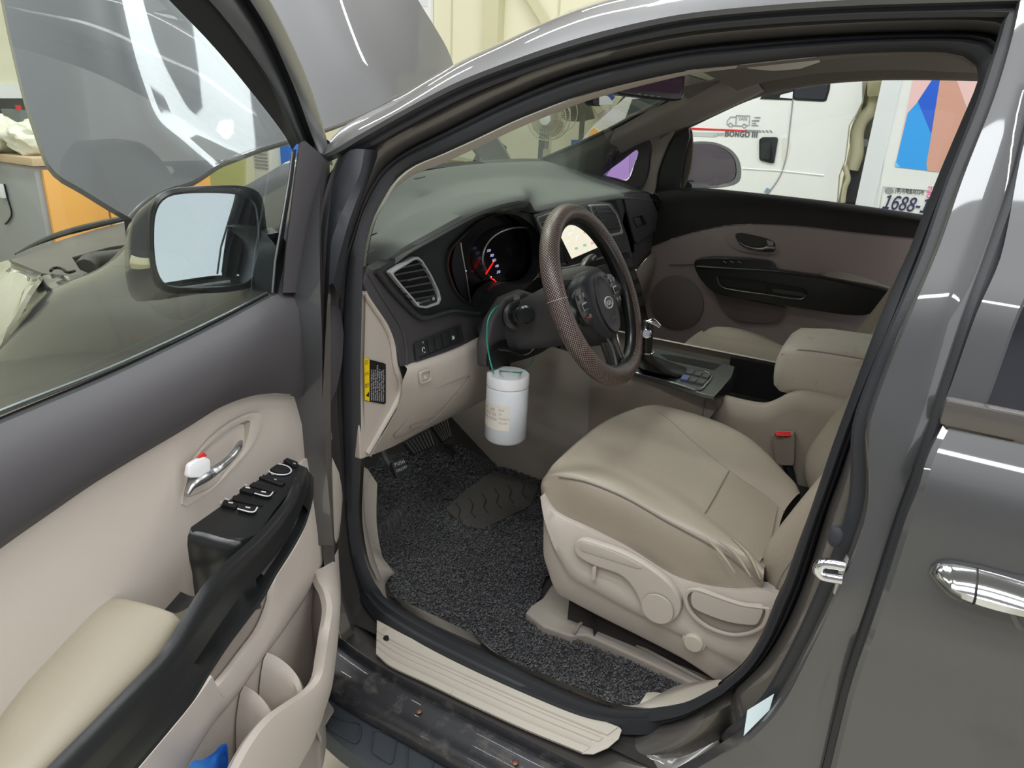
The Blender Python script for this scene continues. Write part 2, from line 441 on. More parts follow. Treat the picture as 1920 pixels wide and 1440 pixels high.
# jamb from the weatherstrip out to the skin
LC = loop3(C1, C2, C3, OU(.012), sill(-.012))
Lb0 = [b + V((.02, 0, 0)) for b in LB]
J = [Lb0]
for t, dx in ((.06, .006), (.2, -.004), (.42, -.002), (.6, .006), (.72, .016), (.84, .018), (.9, .006)):
    J.append([b.lerp(c, t) + V((dx, 0, 0)) for b, c in zip(LB, LC)])
J.append(LC); J.append([c + V((.03, 0, 0)) for c in LC])
mk('door_jamb', grid_bm(J, closed_u=True), M['paint_dull'], car, angle=50)
seal = [b.lerp(c, .80) + V((-.004, 0, 0)) for b, c in zip(LB, LC)]
# outer seal strip runs along the top and down the pillar only
tube('outer_door_seal', seal[4:150], .012, M['rubber'], car, seg=8, flat=.6)
# inner trim (beige) just inside the weatherstrip
Ai1 = [(716,1085),(703,1050),(690,1000),(684,960),(680,860),(679,700),(681,600),(683,520),(686,486),(700,422),(720,382),(745,350),(778,327),(831,306),(890,279),(975,239),(1108,187),(1281,142),(1380,128),(1513,114),(1613,106),(1763,104),(1805,112),(1824,126)]
Ai2 = lerpl(A2, [(p[0] - 60, p[1] - 10) for p in A2], .2)
mk('pillar_inner_trim', grid_bm([[p + V((.01, 0, 0)) for p in cr(on(FL(.0), A1[:19]), 90)], cr(on(FL(.045), Ai1[:19]), 90), [p + V((.03, .06, .0)) for p in cr(on(FL(.045), Ai1[:19]), 90)]]), M['beige'], car)
mk('header_inner_trim', grid_bm([[p + V((.01, 0, 0)) for p in cr(on(FL(.0), A1[18:]), 30)], cr(on(FL(.045), Ai1[18:]), 30), [p + V((.12, .0, .01)) for p in cr(on(FL(.045), Ai1[18:]), 30)]]), M['lining'], car)
mk('pillar_rear_trim', grid_bm([[p + V((.01, 0, 0)) for p in cr(on(FL(.0), A2), 60)], cr(on(FL(.045), A2), 60), [p + V((.08, -.05, 0)) for p in cr(on(FL(.045), A2), 60)]]), M['beige_dark'], car)
# roof side skin: from the drip edge up over the roof
D1 = [(600,288),(640,240),(740,187),(853,120),(940,80),(1023,43),(1107,13),(1200,-8),(1300,-28),(1447,-45),(1613,-60),(1780,-62),(1990,-66)]
C1t = [(600,300),(640,283),(673,263),(773,207),(873,157),(1007,107),(1140,67),(1280,37),(1447,20),(1613,10),(1780,5),(2000,-2)]
rC = on(OU(.0), C1t); rD = on(OU(.055), D1)
rows = [cr([p + V((.02, 0, -.004)) for p in rC], 60), cr(rC, 60)]
c0, d0 = cr(rC, 60), cr(rD, 60)
for t, dx in ((.12, -.012), (.4, -.016), (.75, -.008)):
    rows.append([a.lerp(b, t) + V((dx, 0, 0)) for a, b in zip(c0, d0)])
rows.append(d0)
mk('roof_side_rail', grid_bm(rows + [[p + V((.03, .0, .01)) for p in d0]]), M['paint'], car)
# roof panel across to the far side
def xmir(p): return V((1.98 - p.x, p.y, p.z))
rt = [p + V((.03, 0, .01)) for p in d0]; hdr = [p for p in rt if p.y < .62]
top = [[a.lerp(xmir(a), t) + V((0, .10 * math.sin(PI * t), .075 * math.sin(PI * t) ** .8)) for a in hdr] for t in [i / 16 for i in range(17)]]
mk('roof_panel', grid_bm(top), M['paint'], car)
back = [hdr[-1] + V((0, 0, 0)), hdr[-1] + V((0, -1.6, .0))]
top2 = [[b.lerp(xmir(b), t) + V((0, .10 * math.sin(PI * t), .075 * math.sin(PI * t) ** .8)) for b in back] for t in [i / 16 for i in range(17)]]
mk('rear_roof_panel', grid_bm(top2), M['paint'], car)
# headliner
hl = [[a.lerp(xmir(a), t) + V((0, .04 * math.sin(PI * t), -.055 + .05 * math.sin(PI * t))) for a in ([p for p in hdr[::3]] + [back[1]])] for t in [i / 12 for i in range(13)]]
mk('headliner', grid_bm(hl), M['lining'], car)
# windshield
pil = [p for p in rt if p.y >= .60]
wb = []
ws = [[a.lerp(xmir(a), t) + V((0, (.30 if a.z < 1.4 else .2) * math.sin(PI * t) * .9, .02 * math.sin(PI * t))) for t in [i / 20 for i in range(21)]] for a in pil]
base_l = V((.16, 1.20, 1.14))
ws.insert(0, [base_l.lerp(xmir(base_l), t) + V((0, .30 * math.sin(PI * t), .0)) for t in [i / 20 for i in range(21)]])
mk('windshield', grid_bm(ws), M['glass_wind'], car)
# sill: rocker panel below the scuff plate
L1 = [(560,1130),(640,1197),(720,1253),(873,1330),(1070,1427),(1120,1450),(1250,1480),(1363,1407)]
r0 = cr(on(sill(-.006), L1[:6]), 50)
L2 = [(560,1240),(640,1303),(840,1417),(900,1450),(1100,1560),(1300,1660)]
r1 = cr(on(('z', .352), L2), 50)
seg_ = [r0]
for t, dz in ((.08, -.012), (.2, -.008), (.24, .002), (.45, .004), (.55, -.004), (.8, .004), (.95, .004)):
    seg_.append([a.lerp(b, t) + V((0, 0, dz)) for a, b in zip(r0, r1)])
seg_ += [r1, [p + V((.0, 0, -.03)) for p in r1]]
mk('rocker_panel', grid_bm(seg_), M['paint_dirty'], car, angle=60)
for p in ((786,1334),(966,1430)):
    c = at(('z', .372), p); lathe('screw', c, (-.2, 0, 1), [(.0, 0), (.006, 0), (.006, .002), (.003, .0035), (0, .0035)], mat('rusty_screw', (160, 90, 60), .5, .6) if 'rs' not in M else M['rs'], car, seg=10)
# lower front corner of the body and hinge pillar behind the door edge
hp = [[(560,480),(560,600),(560,900),(570,1100),(600,1180)],[(600,283),(597,560),(600,900),(612,1100),(640,1200)]]
loft('hinge_pillar', [on(OU(.05), hp[0]), on(OU(.02), hp[1])], M['black'], car, nu=20)
# scuff plate
S_top = [(707,1162),(760,1190),(860,1236),(960,1279),(1060,1321),(1160,1362)]
S_bot = [(705,1228),(730,1250),(800,1283),(880,1322),(980,1368),(1090,1413)]
def srow(t, h): 
    return cr(on(sill(h), lerpl(S_top, S_bot, t)), 40)
R = [srow(0, .000), srow(.02, .006), srow(.30, .007), srow(.36, .003), srow(.40, .003), srow(.44, .006), srow(.55, .006), srow(.59, .003), srow(.72, .003), srow(.78, .006), srow(.96, .005), srow(1.0, -.004)]
bm = grid_bm(R); thicken(bm, .003)
scuff = mk('scuff_plate', bm, M['beige_dirty'], car, angle=30)
cpt = on(sill(.006), [(724,1196)])[0]
lathe('clip_hole', cpt, SILL[1], [(0, -.002), (.008, -.002), (.006, .0012), (0, .0012)], M['black'], car, seg=12)
E2 = [(1160,1362),(1166,1366),(1160,1385),(1140,1402),(1112,1413),(1090,1413)]
plate('scuff_plate_end', sill(.004), [(1090,1413),(1100,1395),(1145,1362),(1160,1362),(1166,1368),(1160,1385),(1140,1402),(1112,1414)], .004, M['beige_dirty'], car, bv=.0015)
# beige inner sill trim between the weatherstrip and the floor mat
I3 = [(1330,1275),(1270,1285),(1193,1322),(1150,1318),(1107,1300),(1057,1280),(973,1247),(923,1220),(887,1190),(827,1160),(740,1118),(728,1103),(737,1073),(723,1053),(703,1027),(690,960),(690,880)]
O3 = [(1372,1280),(1280,1325),(1200,1340),(1107,1325),(1017,1285),(940,1245),(870,1210),(827,1190),(780,1170),(750,1150),(725,1130),(703,1100),(685,1060),(675,1020),(668,980),(665,930),(664,870)]
a_ = cr([at(FL(.012), p) for p in O3], 70); b_ = cr([at(('z', .435), p) for p in I3[:11]] + [at(FL(.09), p) for p in I3[11:]], 70)
loft('sill_inner_trim', [a_, [x.lerp(y, .5) + V((0, 0, .004)) for x, y in zip(a_, b_)], b_, [p + V((.03, 0, -.05)) for p in b_]], M['beige_dirty'], car, nu=70)
plate('sill_trim_end', ('z', .43), [(1193,1328),(1212,1298),(1225,1297),(1330,1308),(1290,1330)], .03, M['beige_dirty'], car, bv=.002)
# B pillar outer skin between the jamb edge and the sliding door
P1 = [(1907,2),(1895,60),(1860,180),(1800,330),(1755,460),(1700,590),(1650,713),(1623,800),(1627,900),(1623,960),(1597,1040),(1563,1117),(1520,1207),(1453,1327),(1363,1407),(1250,1470)]
P2 = [(1990,2),(1975,60),(1935,180),(1900,330),(1855,460),(1808,590),(1757,747),(1741,797),(1704,907),(1684,960),(1655,1050),(1627,1140),(1581,1277),(1541,1440),(1520,1520),(1500,1600)]
p1 = cr(on(OU(.004), P1), 60); p2 = cr(on(OU(.004), P2), 60)
rw = [[p + V((.03, .0, 0)) for p in p1], p1, [a.lerp(b, .07) + V((-.006, 0, 0)) for a, b in zip(p1, p2)], [a.lerp(b, .5) + V((-.008, 0, 0)) for a, b in zip(p1, p2)], [a.lerp(b, .93) + V((-.004, 0, 0)) for a, b in zip(p1, p2)], p2, [p + V((.03, 0, 0)) for p in p2]]
mk('rear_pillar_skin', grid_bm(rw), M['paint'], car)
# black seal between the pillar and the sliding door
P3 = lerpl(P2, [(p[0] + 14, p[1]) for p in P2], 1)
tube('sliding_door_seal', cr(on(OU(.012), P3), 60), .011, M['rubber'], car, seg=8)
# warning label and tyre label on the jamb
plate('tyre_label', OU(.02) if False else (at(OU(.014), (1425,1340)), V((-.9, .15, .3))), [(1403,1330),(1453,1299),(1444,1330),(1396,1378)], .0006, mat('pale_label', (206, 222, 226), .4), car, off=.004)
# latch striker
sp = at(OU(-.0), (1575,1075)); 
st = thing('door_striker', 'shiny steel door latch loop on the rear door pillar', 'latch', sp)
wplate('striker_plate', on((sp, V((-1, -.2, .1))), [(1588,1040),(1592,1048),(1578,1100),(1566,1118),(1562,1112),(1574,1066)]), V((-1, -.2, .1)), .004, M['satin'], st, bv=.001)
tube('striker_loop', on((sp + V((-.02, 0, 0)), V((-1, -.2, .1))), [(1583,1062),(1562,1058),(1542,1057),(1534,1066),(1540,1078),(1560,1083),(1578,1086)]), .0065, M['chrome'], st, seg=10, n=24)
lathe('door_bump_stop', at(OU(.01), (1566,1003)), (-1, -.2, .1), [(0, 0), (.014, 0), (.013, .008), (.006, .012), (0, .012)], M['rubber'], car, seg=14, sx=.7)
# upper window trim of the doorway front corner (black patch between door and weatherstrip)
loft('front_pillar_gusset', [on(OU(.03), [(614,330),(612,420),(606,560),(604,760)]), on(OU(.0), [(655,282),(640,330),(622,440),(618,520)]), on(OU(.01), [(690,280),(680,330),(650,430),(628,540)]), on(FL(-.03), [(712,283),(690,340),(657,440),(640,560)])], M['rubber'], car, nu=24, nv=14)

# ------------------------------------------------------------------ running board
rb = thing('running_board', 'ribbed dark plastic running board under the door sill', 'step', at(('z', .0), (700,1440)))
T0 = [(540,1220),(640,1306),(840,1417),(960,1480),(1100,1570)]; T1 = [(540,1300),(640,1397),(707,1440),(860,1530),(1000,1620)]
rr0 = cr(on(('z', .325), T0), 30); rr1 = cr(on(('z', .30), T1), 30)
rbm = mat('slate_plastic', (62, 68, 74), .5, bump=.25, bscale=500, var=.08, vscale=60, dirt=((110, 112, 112), .3, 90))
mk('step_body', grid_bm([rr0, [a.lerp(b, .1) + V((0, 0, -.012)) for a, b in zip(rr0, rr1)], [a.lerp(b, .9) for a, b in zip(rr0, rr1)], rr1, [p + V((-.01, 0, -.03)) for p in rr1], [p + V((.05, 0, -.06)) for p in rr1]]), rbm, rb)
zt = (at(('z', .31), (700,1400)), V((-.05, 0, 1)))
for c in ([(604,1330),(636,1349),(678,1357),(676,1385),(668,1394),(655,1390),(612,1362)], [(700,1366),(746,1380),(738,1428),(730,1433),(695,1411)], [(764,1392),(815,1420),(806,1470),(800,1474),(762,1450)], [(834,1430),(886,1458),(880,1500),(834,1480)]):
    o = rnd(c, .2, 3); cx = sum(p[0] for p in o) / len(o); cy = sum(p[1] for p in o) / len(o)
    ring('tread_pad', zt, o, [(cx + (x - cx) * .93, cy + (y - cy) * .93) for x, y in o], .004, rbm, rb, off=.003, bv=.0008)

# ------------------------------------------------------------------ sliding rear door
sd = thing('sliding_rear_door', 'dark grey sliding rear door with chrome handle, at the right', 'car door', at(OU(0), (1760,1100)))
E1 = [(2006,2),(1990,60),(1952,180),(1918,277),(1877,480),(1830,590),(1784,720),(1773,747)]
e1 = cr(on(OU(-.004), E1), 30)
mk('window_frame', grid_bm([[p + V((.03, 0, 0)) for p in e1], e1, [p + V((-.002, -.035, 0)) for p in e1], [p + V((.006, -.04, 0)) for p in e1]]), M['paint'], sd)
mk('rear_window', grid_bm([[p + V((.004, -.036, 0)) for p in e1], [p + V((.004, -.5, 0)) for p in e1], [p + V((.004, -1.0, 0)) for p in e1]]), M['tint'], sd)
m0 = at(OU(-.012), (1768,762)); 
def body_strip(name, pts_front, dy, mt, rows_off, **kw):
    P = cr(pts_front, 24)
    return mk(name, grid_bm([[p + V((ox, -oy, oz)) for p in P] for ox, oy, oz in rows_off]), mt, sd, **kw)
zb = e1[-1].z
box('belt_moulding', (m0.x + .005, m0.y - .51, zb - .012), (.022, 1.02, .030), M['paint_dull'], sd, bv=.006)
low = on(OU(-.006), [(1768,800),(1740,850),(1722,905),(1700,960),(1672,1050),(1643,1140),(1597,1277),(1557,1440),(1530,1530),(1500,1640)])
CRZ = at(OU(-.03), (1722,905)).z; CRT = at(OU(-.006), (1768,800)).z
def crease(p):      # body section: shoulder above the crease stands proud
    if p.z > CRZ: return -.024 * max(0, min(1, (CRT - p.z) / (CRT - CRZ)))
    return -.024 + .018 * min(1, (CRZ - p.z) / .35)
lowc = [p + V((crease(p), 0, 0)) for p in cr(low, 60)]
mk('door_skin', grid_bm([[p + V((.03, .003, 0)) for p in lowc], [p + V((.004, 0, 0)) for p in lowc], [p + V((0, -.006, 0)) for p in lowc]] + [[p + V((-.006 * math.sin(PI * min(k / 12, 1)), -.08 * k, 0)) for p in lowc] for k in range(1, 13)]), M['paint'], sd, angle=25)
# chrome handle
def hx(px): return OU(-.02)
hb = [(1748,1070),(1754,1062),(1775,1057),(1810,1062),(1860,1074),(1920,1091),(1990,1110)]
ht = [(1748,1070),(1756,1086),(1790,1112),(1830,1130),(1870,1142),(1920,1153),(1990,1170)]
hbw, htw = cr(on(OU(-.034), hb), 40), cr(on(OU(-.034), ht), 40)
hm = [a.lerp(b, .5) + V((-.024 * min(1, i / 8), 0, 0)) for i, (a, b) in enumerate(zip(hbw, htw))]
hm1 = [a.lerp(b, .2) + V((-.017 * min(1, i / 8), 0, 0)) for i, (a, b) in enumerate(zip(hbw, htw))]
hm2 = [a.lerp(b, .8) + V((-.017 * min(1, i / 8), 0, 0)) for i, (a, b) in enumerate(zip(hbw, htw))]
bk = [a.lerp(b, .5) + V((.02, 0, 0)) for a, b in zip(hbw, htw)]
mk('door_handle', grid_bm([hbw, hm1, hm, hm2, htw, bk], closed_v=True), M['chrome'], sd)
kk = 15
tube('handle_gap', [r[kk] + V((-.0008, 0, 0)) for r in (hbw, hm1, hm, hm2, htw)], .0012, M['black'], sd, seg=6, n=14)
ring('handle_bezel', OU(-.01) if False else (at(OU(-.026), (1850,1100)), V((-1, 0, 0))), smooth2([(1742,1070),(1752,1056),(1775,1051),(1830,1060),(1900,1078),(1990,1100),(1990,1182),(1900,1158),(1830,1140),(1780,1115)], 50), smooth2([(1747,1070),(1755,1060),(1775,1056),(1830,1065),(1900,1083),(1985,1105),(1985,1175),(1900,1152),(1830,1134),(1783,1110)], 50), .006, M['paint'], sd, off=.004)
ring('handle_recess', (at(OU(-.022), (1910,1190)), V((-1, 0, 0))), smooth2([(1893,1140),(1900,1165),(1925,1205),(1960,1225),(2010,1220),(2010,1130),(1950,1120)], 40), smooth2([(1905,1140),(1912,1163),(1932,1194),(1963,1212),(2000,1207),(2000,1140),(1950,1130)], 40), .004, M['paint'], sd, off=.003, bv=.0012)
# ------------------------------------------------------------------ open driver door
DH = V((.09, .93, 0)); DD = V((-.9707, -.2402, 0)); DN = V((.2402, -.9707, 0))
def DP(o): return (DH + DN * o, DN)
door = thing('driver_door', 'wide open driver door with beige and charcoal trim and black armrest', 'car door', (-.3, .82, .3))
# charcoal upper trim, rounded over the top at the belt line
u_top = [(-120,848),(0,795),(200,711),(333,648),(430,599),(490,566),(520,552),(560,546),(608,544),(618,552)]
u_lo = [(-160,1150),(-60,1055),(0,1010),(73,960),(167,897),(333,800),(400,760),(467,738),(533,737),(607,755)]
ut, ul = cr(on(DP(-.008), u_top), 60), cr(on(DP(.012), u_lo), 60)
rowsU = [[p + V((0, 0, -.03)) - DN * .004 for p in ut], ut]
for t, o in ((.05, .014), (.14, .026), (.35, .034), (.6, .034), (.85, .026)):
    rowsU.append([a.lerp(b, t) + DN * o for a, b in zip(ut, ul)])
rowsU += [[p + DN * .014 for p in ul], [p - DN * .004 for p in ul]]
bm = grid_bm(rowsU); mk('upper_trim', bm, M['char'], door, angle=60)
eg = [(618,552),(621,600),(620,660),(607,755)]
loft('upper_trim_end', [on(DP(.014), eg), on(DP(-.01), [(622,552),(625,600),(624,660),(613,755)]), on(DP(-.05), [(624,556),(627,600),(626,660),(615,755)])], M['char'], door, nu=12)
# beige middle panel
mp_l = [(-160,1160),(-60,1062),(0,1017),(73,965),(167,902),(333,804),(400,763),(467,741),(533,740),(607,758)]
mp_b = [(-160,1640),(-60,1520),(40,1440),(170,1330),(270,1260),(345,1190),(420,1080),(500,980),(560,910),(617,845)]
a, b = cr(on(DP(.006), mp_l), 50), cr(on(DP(.004), mp_b), 50)
mk('middle_trim', grid_bm([[p - DN * .01 for p in a], a, [x.lerp(y, .3) + DN * .010 for x, y in zip(a, b)], [x.lerp(y, .7) + DN * .010 for x, y in zip(a, b)], b]), M['beige'], door)
eg2 = [(607,757),(612,842),(640,923),(638,960),(632,1050),(630,1127),(623,1227),(617,1293),(597,1377),(567,1440),(540,1490)]
e0, e1_ = cr(on(DP(.004), eg2), 60), cr(on(DP(-.05), [(613,757),(620,842),(650,923),(648,960),(640,1050),(636,1127),(630,1227),(622,1293),(602,1377),(572,1440),(545,1490)]), 60)
mk('trim_edge', grid_bm([e0, e1_]), M['beige'], door)
# beige lower panel between armrest and pocket
lp_a = [(617,845),(560,880),(572,985),(540,1050),(517,1085),(510,1130),(490,1180),(460,1222),(430,1262),(405,1292),(398,1268),(367,1312),(327,1362),(260,1442),(220,1490)]
lp_b = [(640,923),(640,960),(634,1010),(618,1035),(600,1070),(575,1115),(540,1167),(520,1195),(500,1220),(478,1252),(457,1283),(430,1317),(400,1353),(347,1440),(310,1500)]
A_, B_ = cr(on(DP(.02), lp_a[:10]), 40) + cr(on(DP(.02), lp_a[10:]), 12), cr(on(DP(.024), lp_b), 52)
mk('lower_trim', grid_bm([[p - DN * .012 for p in A_], A_, [x.lerp(y, .5) + DN * .008 for x, y in zip(A_, B_)], [x.lerp(y, .9) + DN * .004 for x, y in zip(A_, B_)], B_, [p - DN * .008 + V((0, 0, -.02)) for p in B_]]), M['beige'], door)
tube('trim_seam', on(DP(.008), [(560,880),(590,862),(617,842)]), .0009, M['beige_dark'], door, seg=6)
ring('fold_ridge', DP(.022), smooth2([(598,905),(612,910),(622,935),(628,990),(620,1010),(606,960)], 30), smooth2([(600,909),(611,914),(619,937),(624,985),(619,1002),(609,958)], 30), .003, M['beige'], door, off=.0025)
# hollow under the armrest
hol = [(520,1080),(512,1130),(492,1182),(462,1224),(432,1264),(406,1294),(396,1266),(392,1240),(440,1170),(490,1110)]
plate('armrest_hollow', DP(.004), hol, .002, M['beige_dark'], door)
# map pocket
rim = [(600,1066),(606,1090),(617,1110),(623,1140),(617,1185),(610,1230),(602,1270),(580,1297),(547,1320),(510,1347),(480,1383),(452,1430),(430,1480)]
out_ = [(634,1010),(634,1050),(632,1100),(629,1150),(626,1200),(620,1260),(614,1305),(604,1350),(592,1390),(570,1436),(548,1480),(520,1530),(480,1600)]
rm = cr(on(DP(.125), rim), 60)
def pk(d): return d
rimD = [at(DP(.03 + .095 * min(1, i / 4)), p) for i, p in enumerate(rim)]
rm = cr(rimD, 60); ot = cr([at(DP(.01 + .07 * min(1, i / 6)), p) for i, p in enumerate(out_)], 60)
rows_ = [[p - DN * .022 + V((0, 0, -.012)) for p in rm], [p - DN * .012 + V((0, 0, .0)) for p in rm], rm]
for t, o in ((.12, .008), (.35, .014), (.7, .012)): rows_.append([x.lerp(y, t) + DN * o for x, y in zip(rm, ot)])
rows_.append(ot)
mk('pocket_wall', grid_bm(rows_), M['beige'], door)
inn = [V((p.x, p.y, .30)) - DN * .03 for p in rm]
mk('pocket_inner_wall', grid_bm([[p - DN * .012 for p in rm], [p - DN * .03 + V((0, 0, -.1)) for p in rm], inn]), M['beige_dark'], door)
bw = cr(on(DP(.018), lp_b[4:]), 40)
mk('pocket_back', grid_bm([bw, [p + V((0, 0, -.12)) for p in bw], [V((p.x, p.y, .28)) for p in bw]]), M['beige'], door)
zf = .33
pf = [DH + DD * s + DN * o + V((0, 0, zf)) for s, o in ((.10, .0), (.14, .06), (.75, .08), (.75, .0))]
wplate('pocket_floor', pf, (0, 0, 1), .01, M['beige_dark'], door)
# cup dividers in the pocket: arched crests falling into the pocket
for cres, nm in (([(500,1223),(520,1232),(540,1247),(556,1266),(565,1288),(566,1310)], 'cup_divider'), ([(457,1285),(475,1295),(492,1311),(505,1331),(512,1352)], 'cup_divider')):
    K = len(cres); cw = cr([at(DP(.022 + .085 * (i / (K - 1))), p) for i, p in enumerate(cres)], 20)
    rows_ = [[p + DD * -.05 + V((0, 0, -.16)) for p in cw], [p + DD * -.012 + V((0, 0, -.03)) for p in cw], [p + V((0, 0, 0)) for p in cw], [p + DD * .012 + V((0, 0, -.01)) for p in cw], [p + DD * .03 + V((0, 0, -.06)) for p in cw], [p + DD * .045 + V((0, 0, -.2)) for p in cw]]
    bm = grid_bm(loftR(rows_, 20, 26)); mk(nm, bm, M['beige'], door)
# armrest cushion
c_out = [(340,1160),(300,1223),(233,1293),(167,1360),(87,1440),(20,1510)]
c_in = [(187,1125),(150,1150),(93,1210),(33,1277),(0,1323),(-50,1400)]
ci, co = cr(on(DP(.0), c_in), 40), cr(on(DP(.095), c_out), 40)
front = on(DP(.05), [(267,1132)])[0]
rw = [[p + V((0, 0, -.05)) for p in ci], ci]
for t, h in ((.12, .012), (.3, .018), (.5, .018), (.7, .016), (.87, .010)): rw.append([x.lerp(y, t) + V((0, 0, h * .6)) for x, y in zip(ci, co)])
rw += [[p + V((0, 0, -.006)) for p in co], [p + V((0, 0, -.05)) for p in co]]
for r in rw[1:-1]:                                     # round the front end down
    r.insert(0, r[0] - DD * .006 + V((0, 0, -.006))); r.insert(0, r[0] - DD * .004 + V((0, 0, -.03)))
for r in (rw[0], rw[-1]):
    r.insert(0, r[0] - DD * .006); r.insert(0, r[0] - DD * .004)
mk('armrest_cushion', grid_bm(rw), M['leather_arm'], door, angle=80)
# black armrest bar with grip slot
bl = [(562,872),(552,900),(530,944),(478,1004),(424,1052),(380,1098),(340,1160),(300,1223),(233,1293),(167,1360),(87,1440),(20,1512)]
br = [(587,895),(587,932),(573,985),(550,1030),(519,1080),(495,1125),(467,1163),(430,1212),(397,1262),(367,1312),(327,1362),(260,1442),(200,1510)]
offl = [.07, .09, .095, .10, .10, .10, .10, .10, .10, .10, .10, .10]; offr = [.06, .075, .09, .10, .105, .11, .11, .11, .11, .11, .11, .11, .11]
Lb = cr([at(DP(o), p) for p, o in zip(bl, offl)], 80); Rb = cr([at(DP(o), p) for p, o in zip(br, offr)], 80)
s_in = [(567,957),(545,985),(510,1030),(478,1080),(440,1130),(412,1165),(393,1195),(390,1215)]
s_out = [(568,962),(563,993),(545,1040),(517,1084),(478,1150),(450,1185),(420,1220),(397,1240)]
def near(Q, p, s):                                       # index along Q where px p lies closest
    w = at(s, p); return min(range(len(Q)), key=lambda i: (Q[i] - w).length)
i0, i1 = near(Rb, (572,968), DP(.08)), near(Rb, (397,1250), DP(.11))
def brow(t, o, rng=None):
    return [x.lerp(y, t) + DN * o for x, y in zip(Lb, Rb)]
# crest part
mk('armrest_bar', grid_bm([[p + V((0, 0, -.07)) for p in Lb], [p + V((0, 0, -.012)) for p in Lb], brow(.0, .0), brow(.05, .006), brow(.14, .010), brow(.28, .009), brow(.46, .005), brow(.56, .004), brow(.57, -.02)]), M['gloss_black'], door, angle=50)
mk('armrest_lower_rail', grid_bm([brow(.91, -.03), brow(.92, .0), brow(.96, .002), brow(1.0, -.004), [p - DN * .04 for p in Rb]]), M['gloss_black'], door, angle=50)
def fillr(k0, k1, nm, mt):
    q = lambda t, o: brow(t, o)[k0:k1]
    return mk(nm, grid_bm([q(.56, .004), q(.7, .004), q(.82, .003), q(.94, .0)]), mt, door)
fillr(0, i0, 'armrest_front_cap', M['gloss_black']); fillr(i1, 80, 'armrest_face', M['gloss_black'])
half = (i0 + i1) // 2
mk('grip_cup', grid_bm([[p for p in brow(.50, -.014)[i0 - 4:half]], [p for p in brow(.96, -.014)[i0 - 4:half]]]), mat('cup_grey_plastic', (92, 88, 92), .55, bump=.1, bscale=600), door)
mk('grip_cup_end', grid_bm([brow(.45, -.04)[half:i1 + 4], brow(1.02, -.035)[half:i1 + 4]]), M['black'], door)
# switch pod: flat top, rounded rear corner
zt_ = at(DP(.0), (467,888)).z
pod_top = [(505,864),(528,859),(550,863),(578,881),(560,903),(520,952),(480,1004),(452,1012),(415,1006),(380,996),(350,990),(349,982),(367,963),(411,932),(467,888)]
PZ = (V((-.15, .86, .915)), V((.10, -.24, 1)))
PT = cr(on(PZ, pod_top), 60, True)
base = [p + V((0, 0, -.13)) for p in PT]
cen = sum(PT, V()) / len(PT)
bm = grid_bm([[p + V((0, 0, -.05)) for p in PT], [p + V((0, 0, -.02)) for p in PT], [p + V((0, 0, -.006)) for p in PT], [p.lerp(cen, .03) for p in PT]], closed_u=True)
top_f = [v for v in bm.verts][-60:]; bm.faces.new(top_f)
pod = mk('switch_pod', bm, M['gloss_black'], door, angle=45)
# rear drop of the pod
pd = [[(350,984),(380,990),(415,998),(450,1004),(478,1000)],[(343,992),(380,1012),(415,1020),(450,1024),(474,1018)],[(337,1052),(372,1062),(410,1066),(440,1060),(466,1040)],[(342,1118),(365,1122),(392,1120),(420,1100),(440,1080)]]
pb_t = on(PZ, [(350,984),(362,988),(380,992),(400,998),(425,1004),(452,1008),(480,1002)])
mk('switch_pod_back', grid_bm([cr([p + DD * a + V((0, 0, -b)) for p in pb_t], 24) for a, b in ((-.004, .001), (.004, .003), (.010, .010), (.013, .022), (.013, .05), (.009, .09), (.004, .13))]), M['gloss_black'], door, angle=80)
loft('armrest_bridge', [[at(DP(.01), (300,1150)), at(DP(.04), (330,1150)), at(DP(.07), (352,1140))], [at(DP(.01), (336,1108)), at(DP(.04), (360,1118)), at(DP(.07), (380,1112))]], M['gloss_black'], door, nu=8)
# switches
def z5(p): return (300 + p[0] / 3.6, 760 + p[1] / 3.6)
sw = M['gloss_black']
def win_switch(pts, frame, nm='window_switch'):
    o = plate(nm, PZ, [z5(p) for p in pts], .006, M['black'], pod, off=.006, bv=.001)
    return o
for a, dsh in (([(545,560),(640,590),(625,615),(530,590)], None), ([(650,590),(755,612),(735,640),(635,612)], None), ([(430,655),(525,685),(508,712),(415,690)], None), ([(545,690),(655,715),(630,745),(525,720)], None)):
    win_switch(a, dsh)
for c in ([(535,595),(545,560),(590,565)], [(640,620),(735,640),(765,612)], [(412,692),(428,658),(470,665)], [(525,725),(632,748),(660,715)]):
    tube('switch_outline', [at(PZ, z5(p)) + V((0, 0, .0072)) for p in c], .0011, M['print_white'], pod, seg=6, n=10)
for c in ((595,580),(702,608),(480,682),(596,714)):
    a, b = z5((c[0] - 16, c[1] - 2)), z5((c[0] + 16, c[1] + 3))
    tube('switch_mark', [at(PZ, a) + V((0, 0, .0065)), at(PZ, b) + V((0, 0, .0065))], .0012, M['print_white'], pod, seg=6)
for c in ([(600,515),(790,570),(775,600),(600,548)], [(490,608),(700,665),(690,690),(490,648)]):
    plate('switch_recess', PZ, rnd([z5(p) for p in c], .2, 2), .002, M['black'], pod, off=.0022)
ell = [z5((805 + 82 * math.cos(t), 443 + 36 * math.sin(t) + 8 * math.cos(t))) for t in [i * 2 * PI / 30 for i in range(30)]]
tube('mirror_knob_ring', [p + V((0, 0, .003)) for p in on(PZ, ell)], .0012, M['print_white'], pod, seg=6, closed=True)
plate('mirror_knob', PZ, [z5((805 + 70 * math.cos(t), 443 + 28 * math.sin(t) + 7 * math.cos(t))) for t in [i * 2 * PI / 24 for i in range(24)]], .005, M['black'], pod, off=.005, bv=.001)
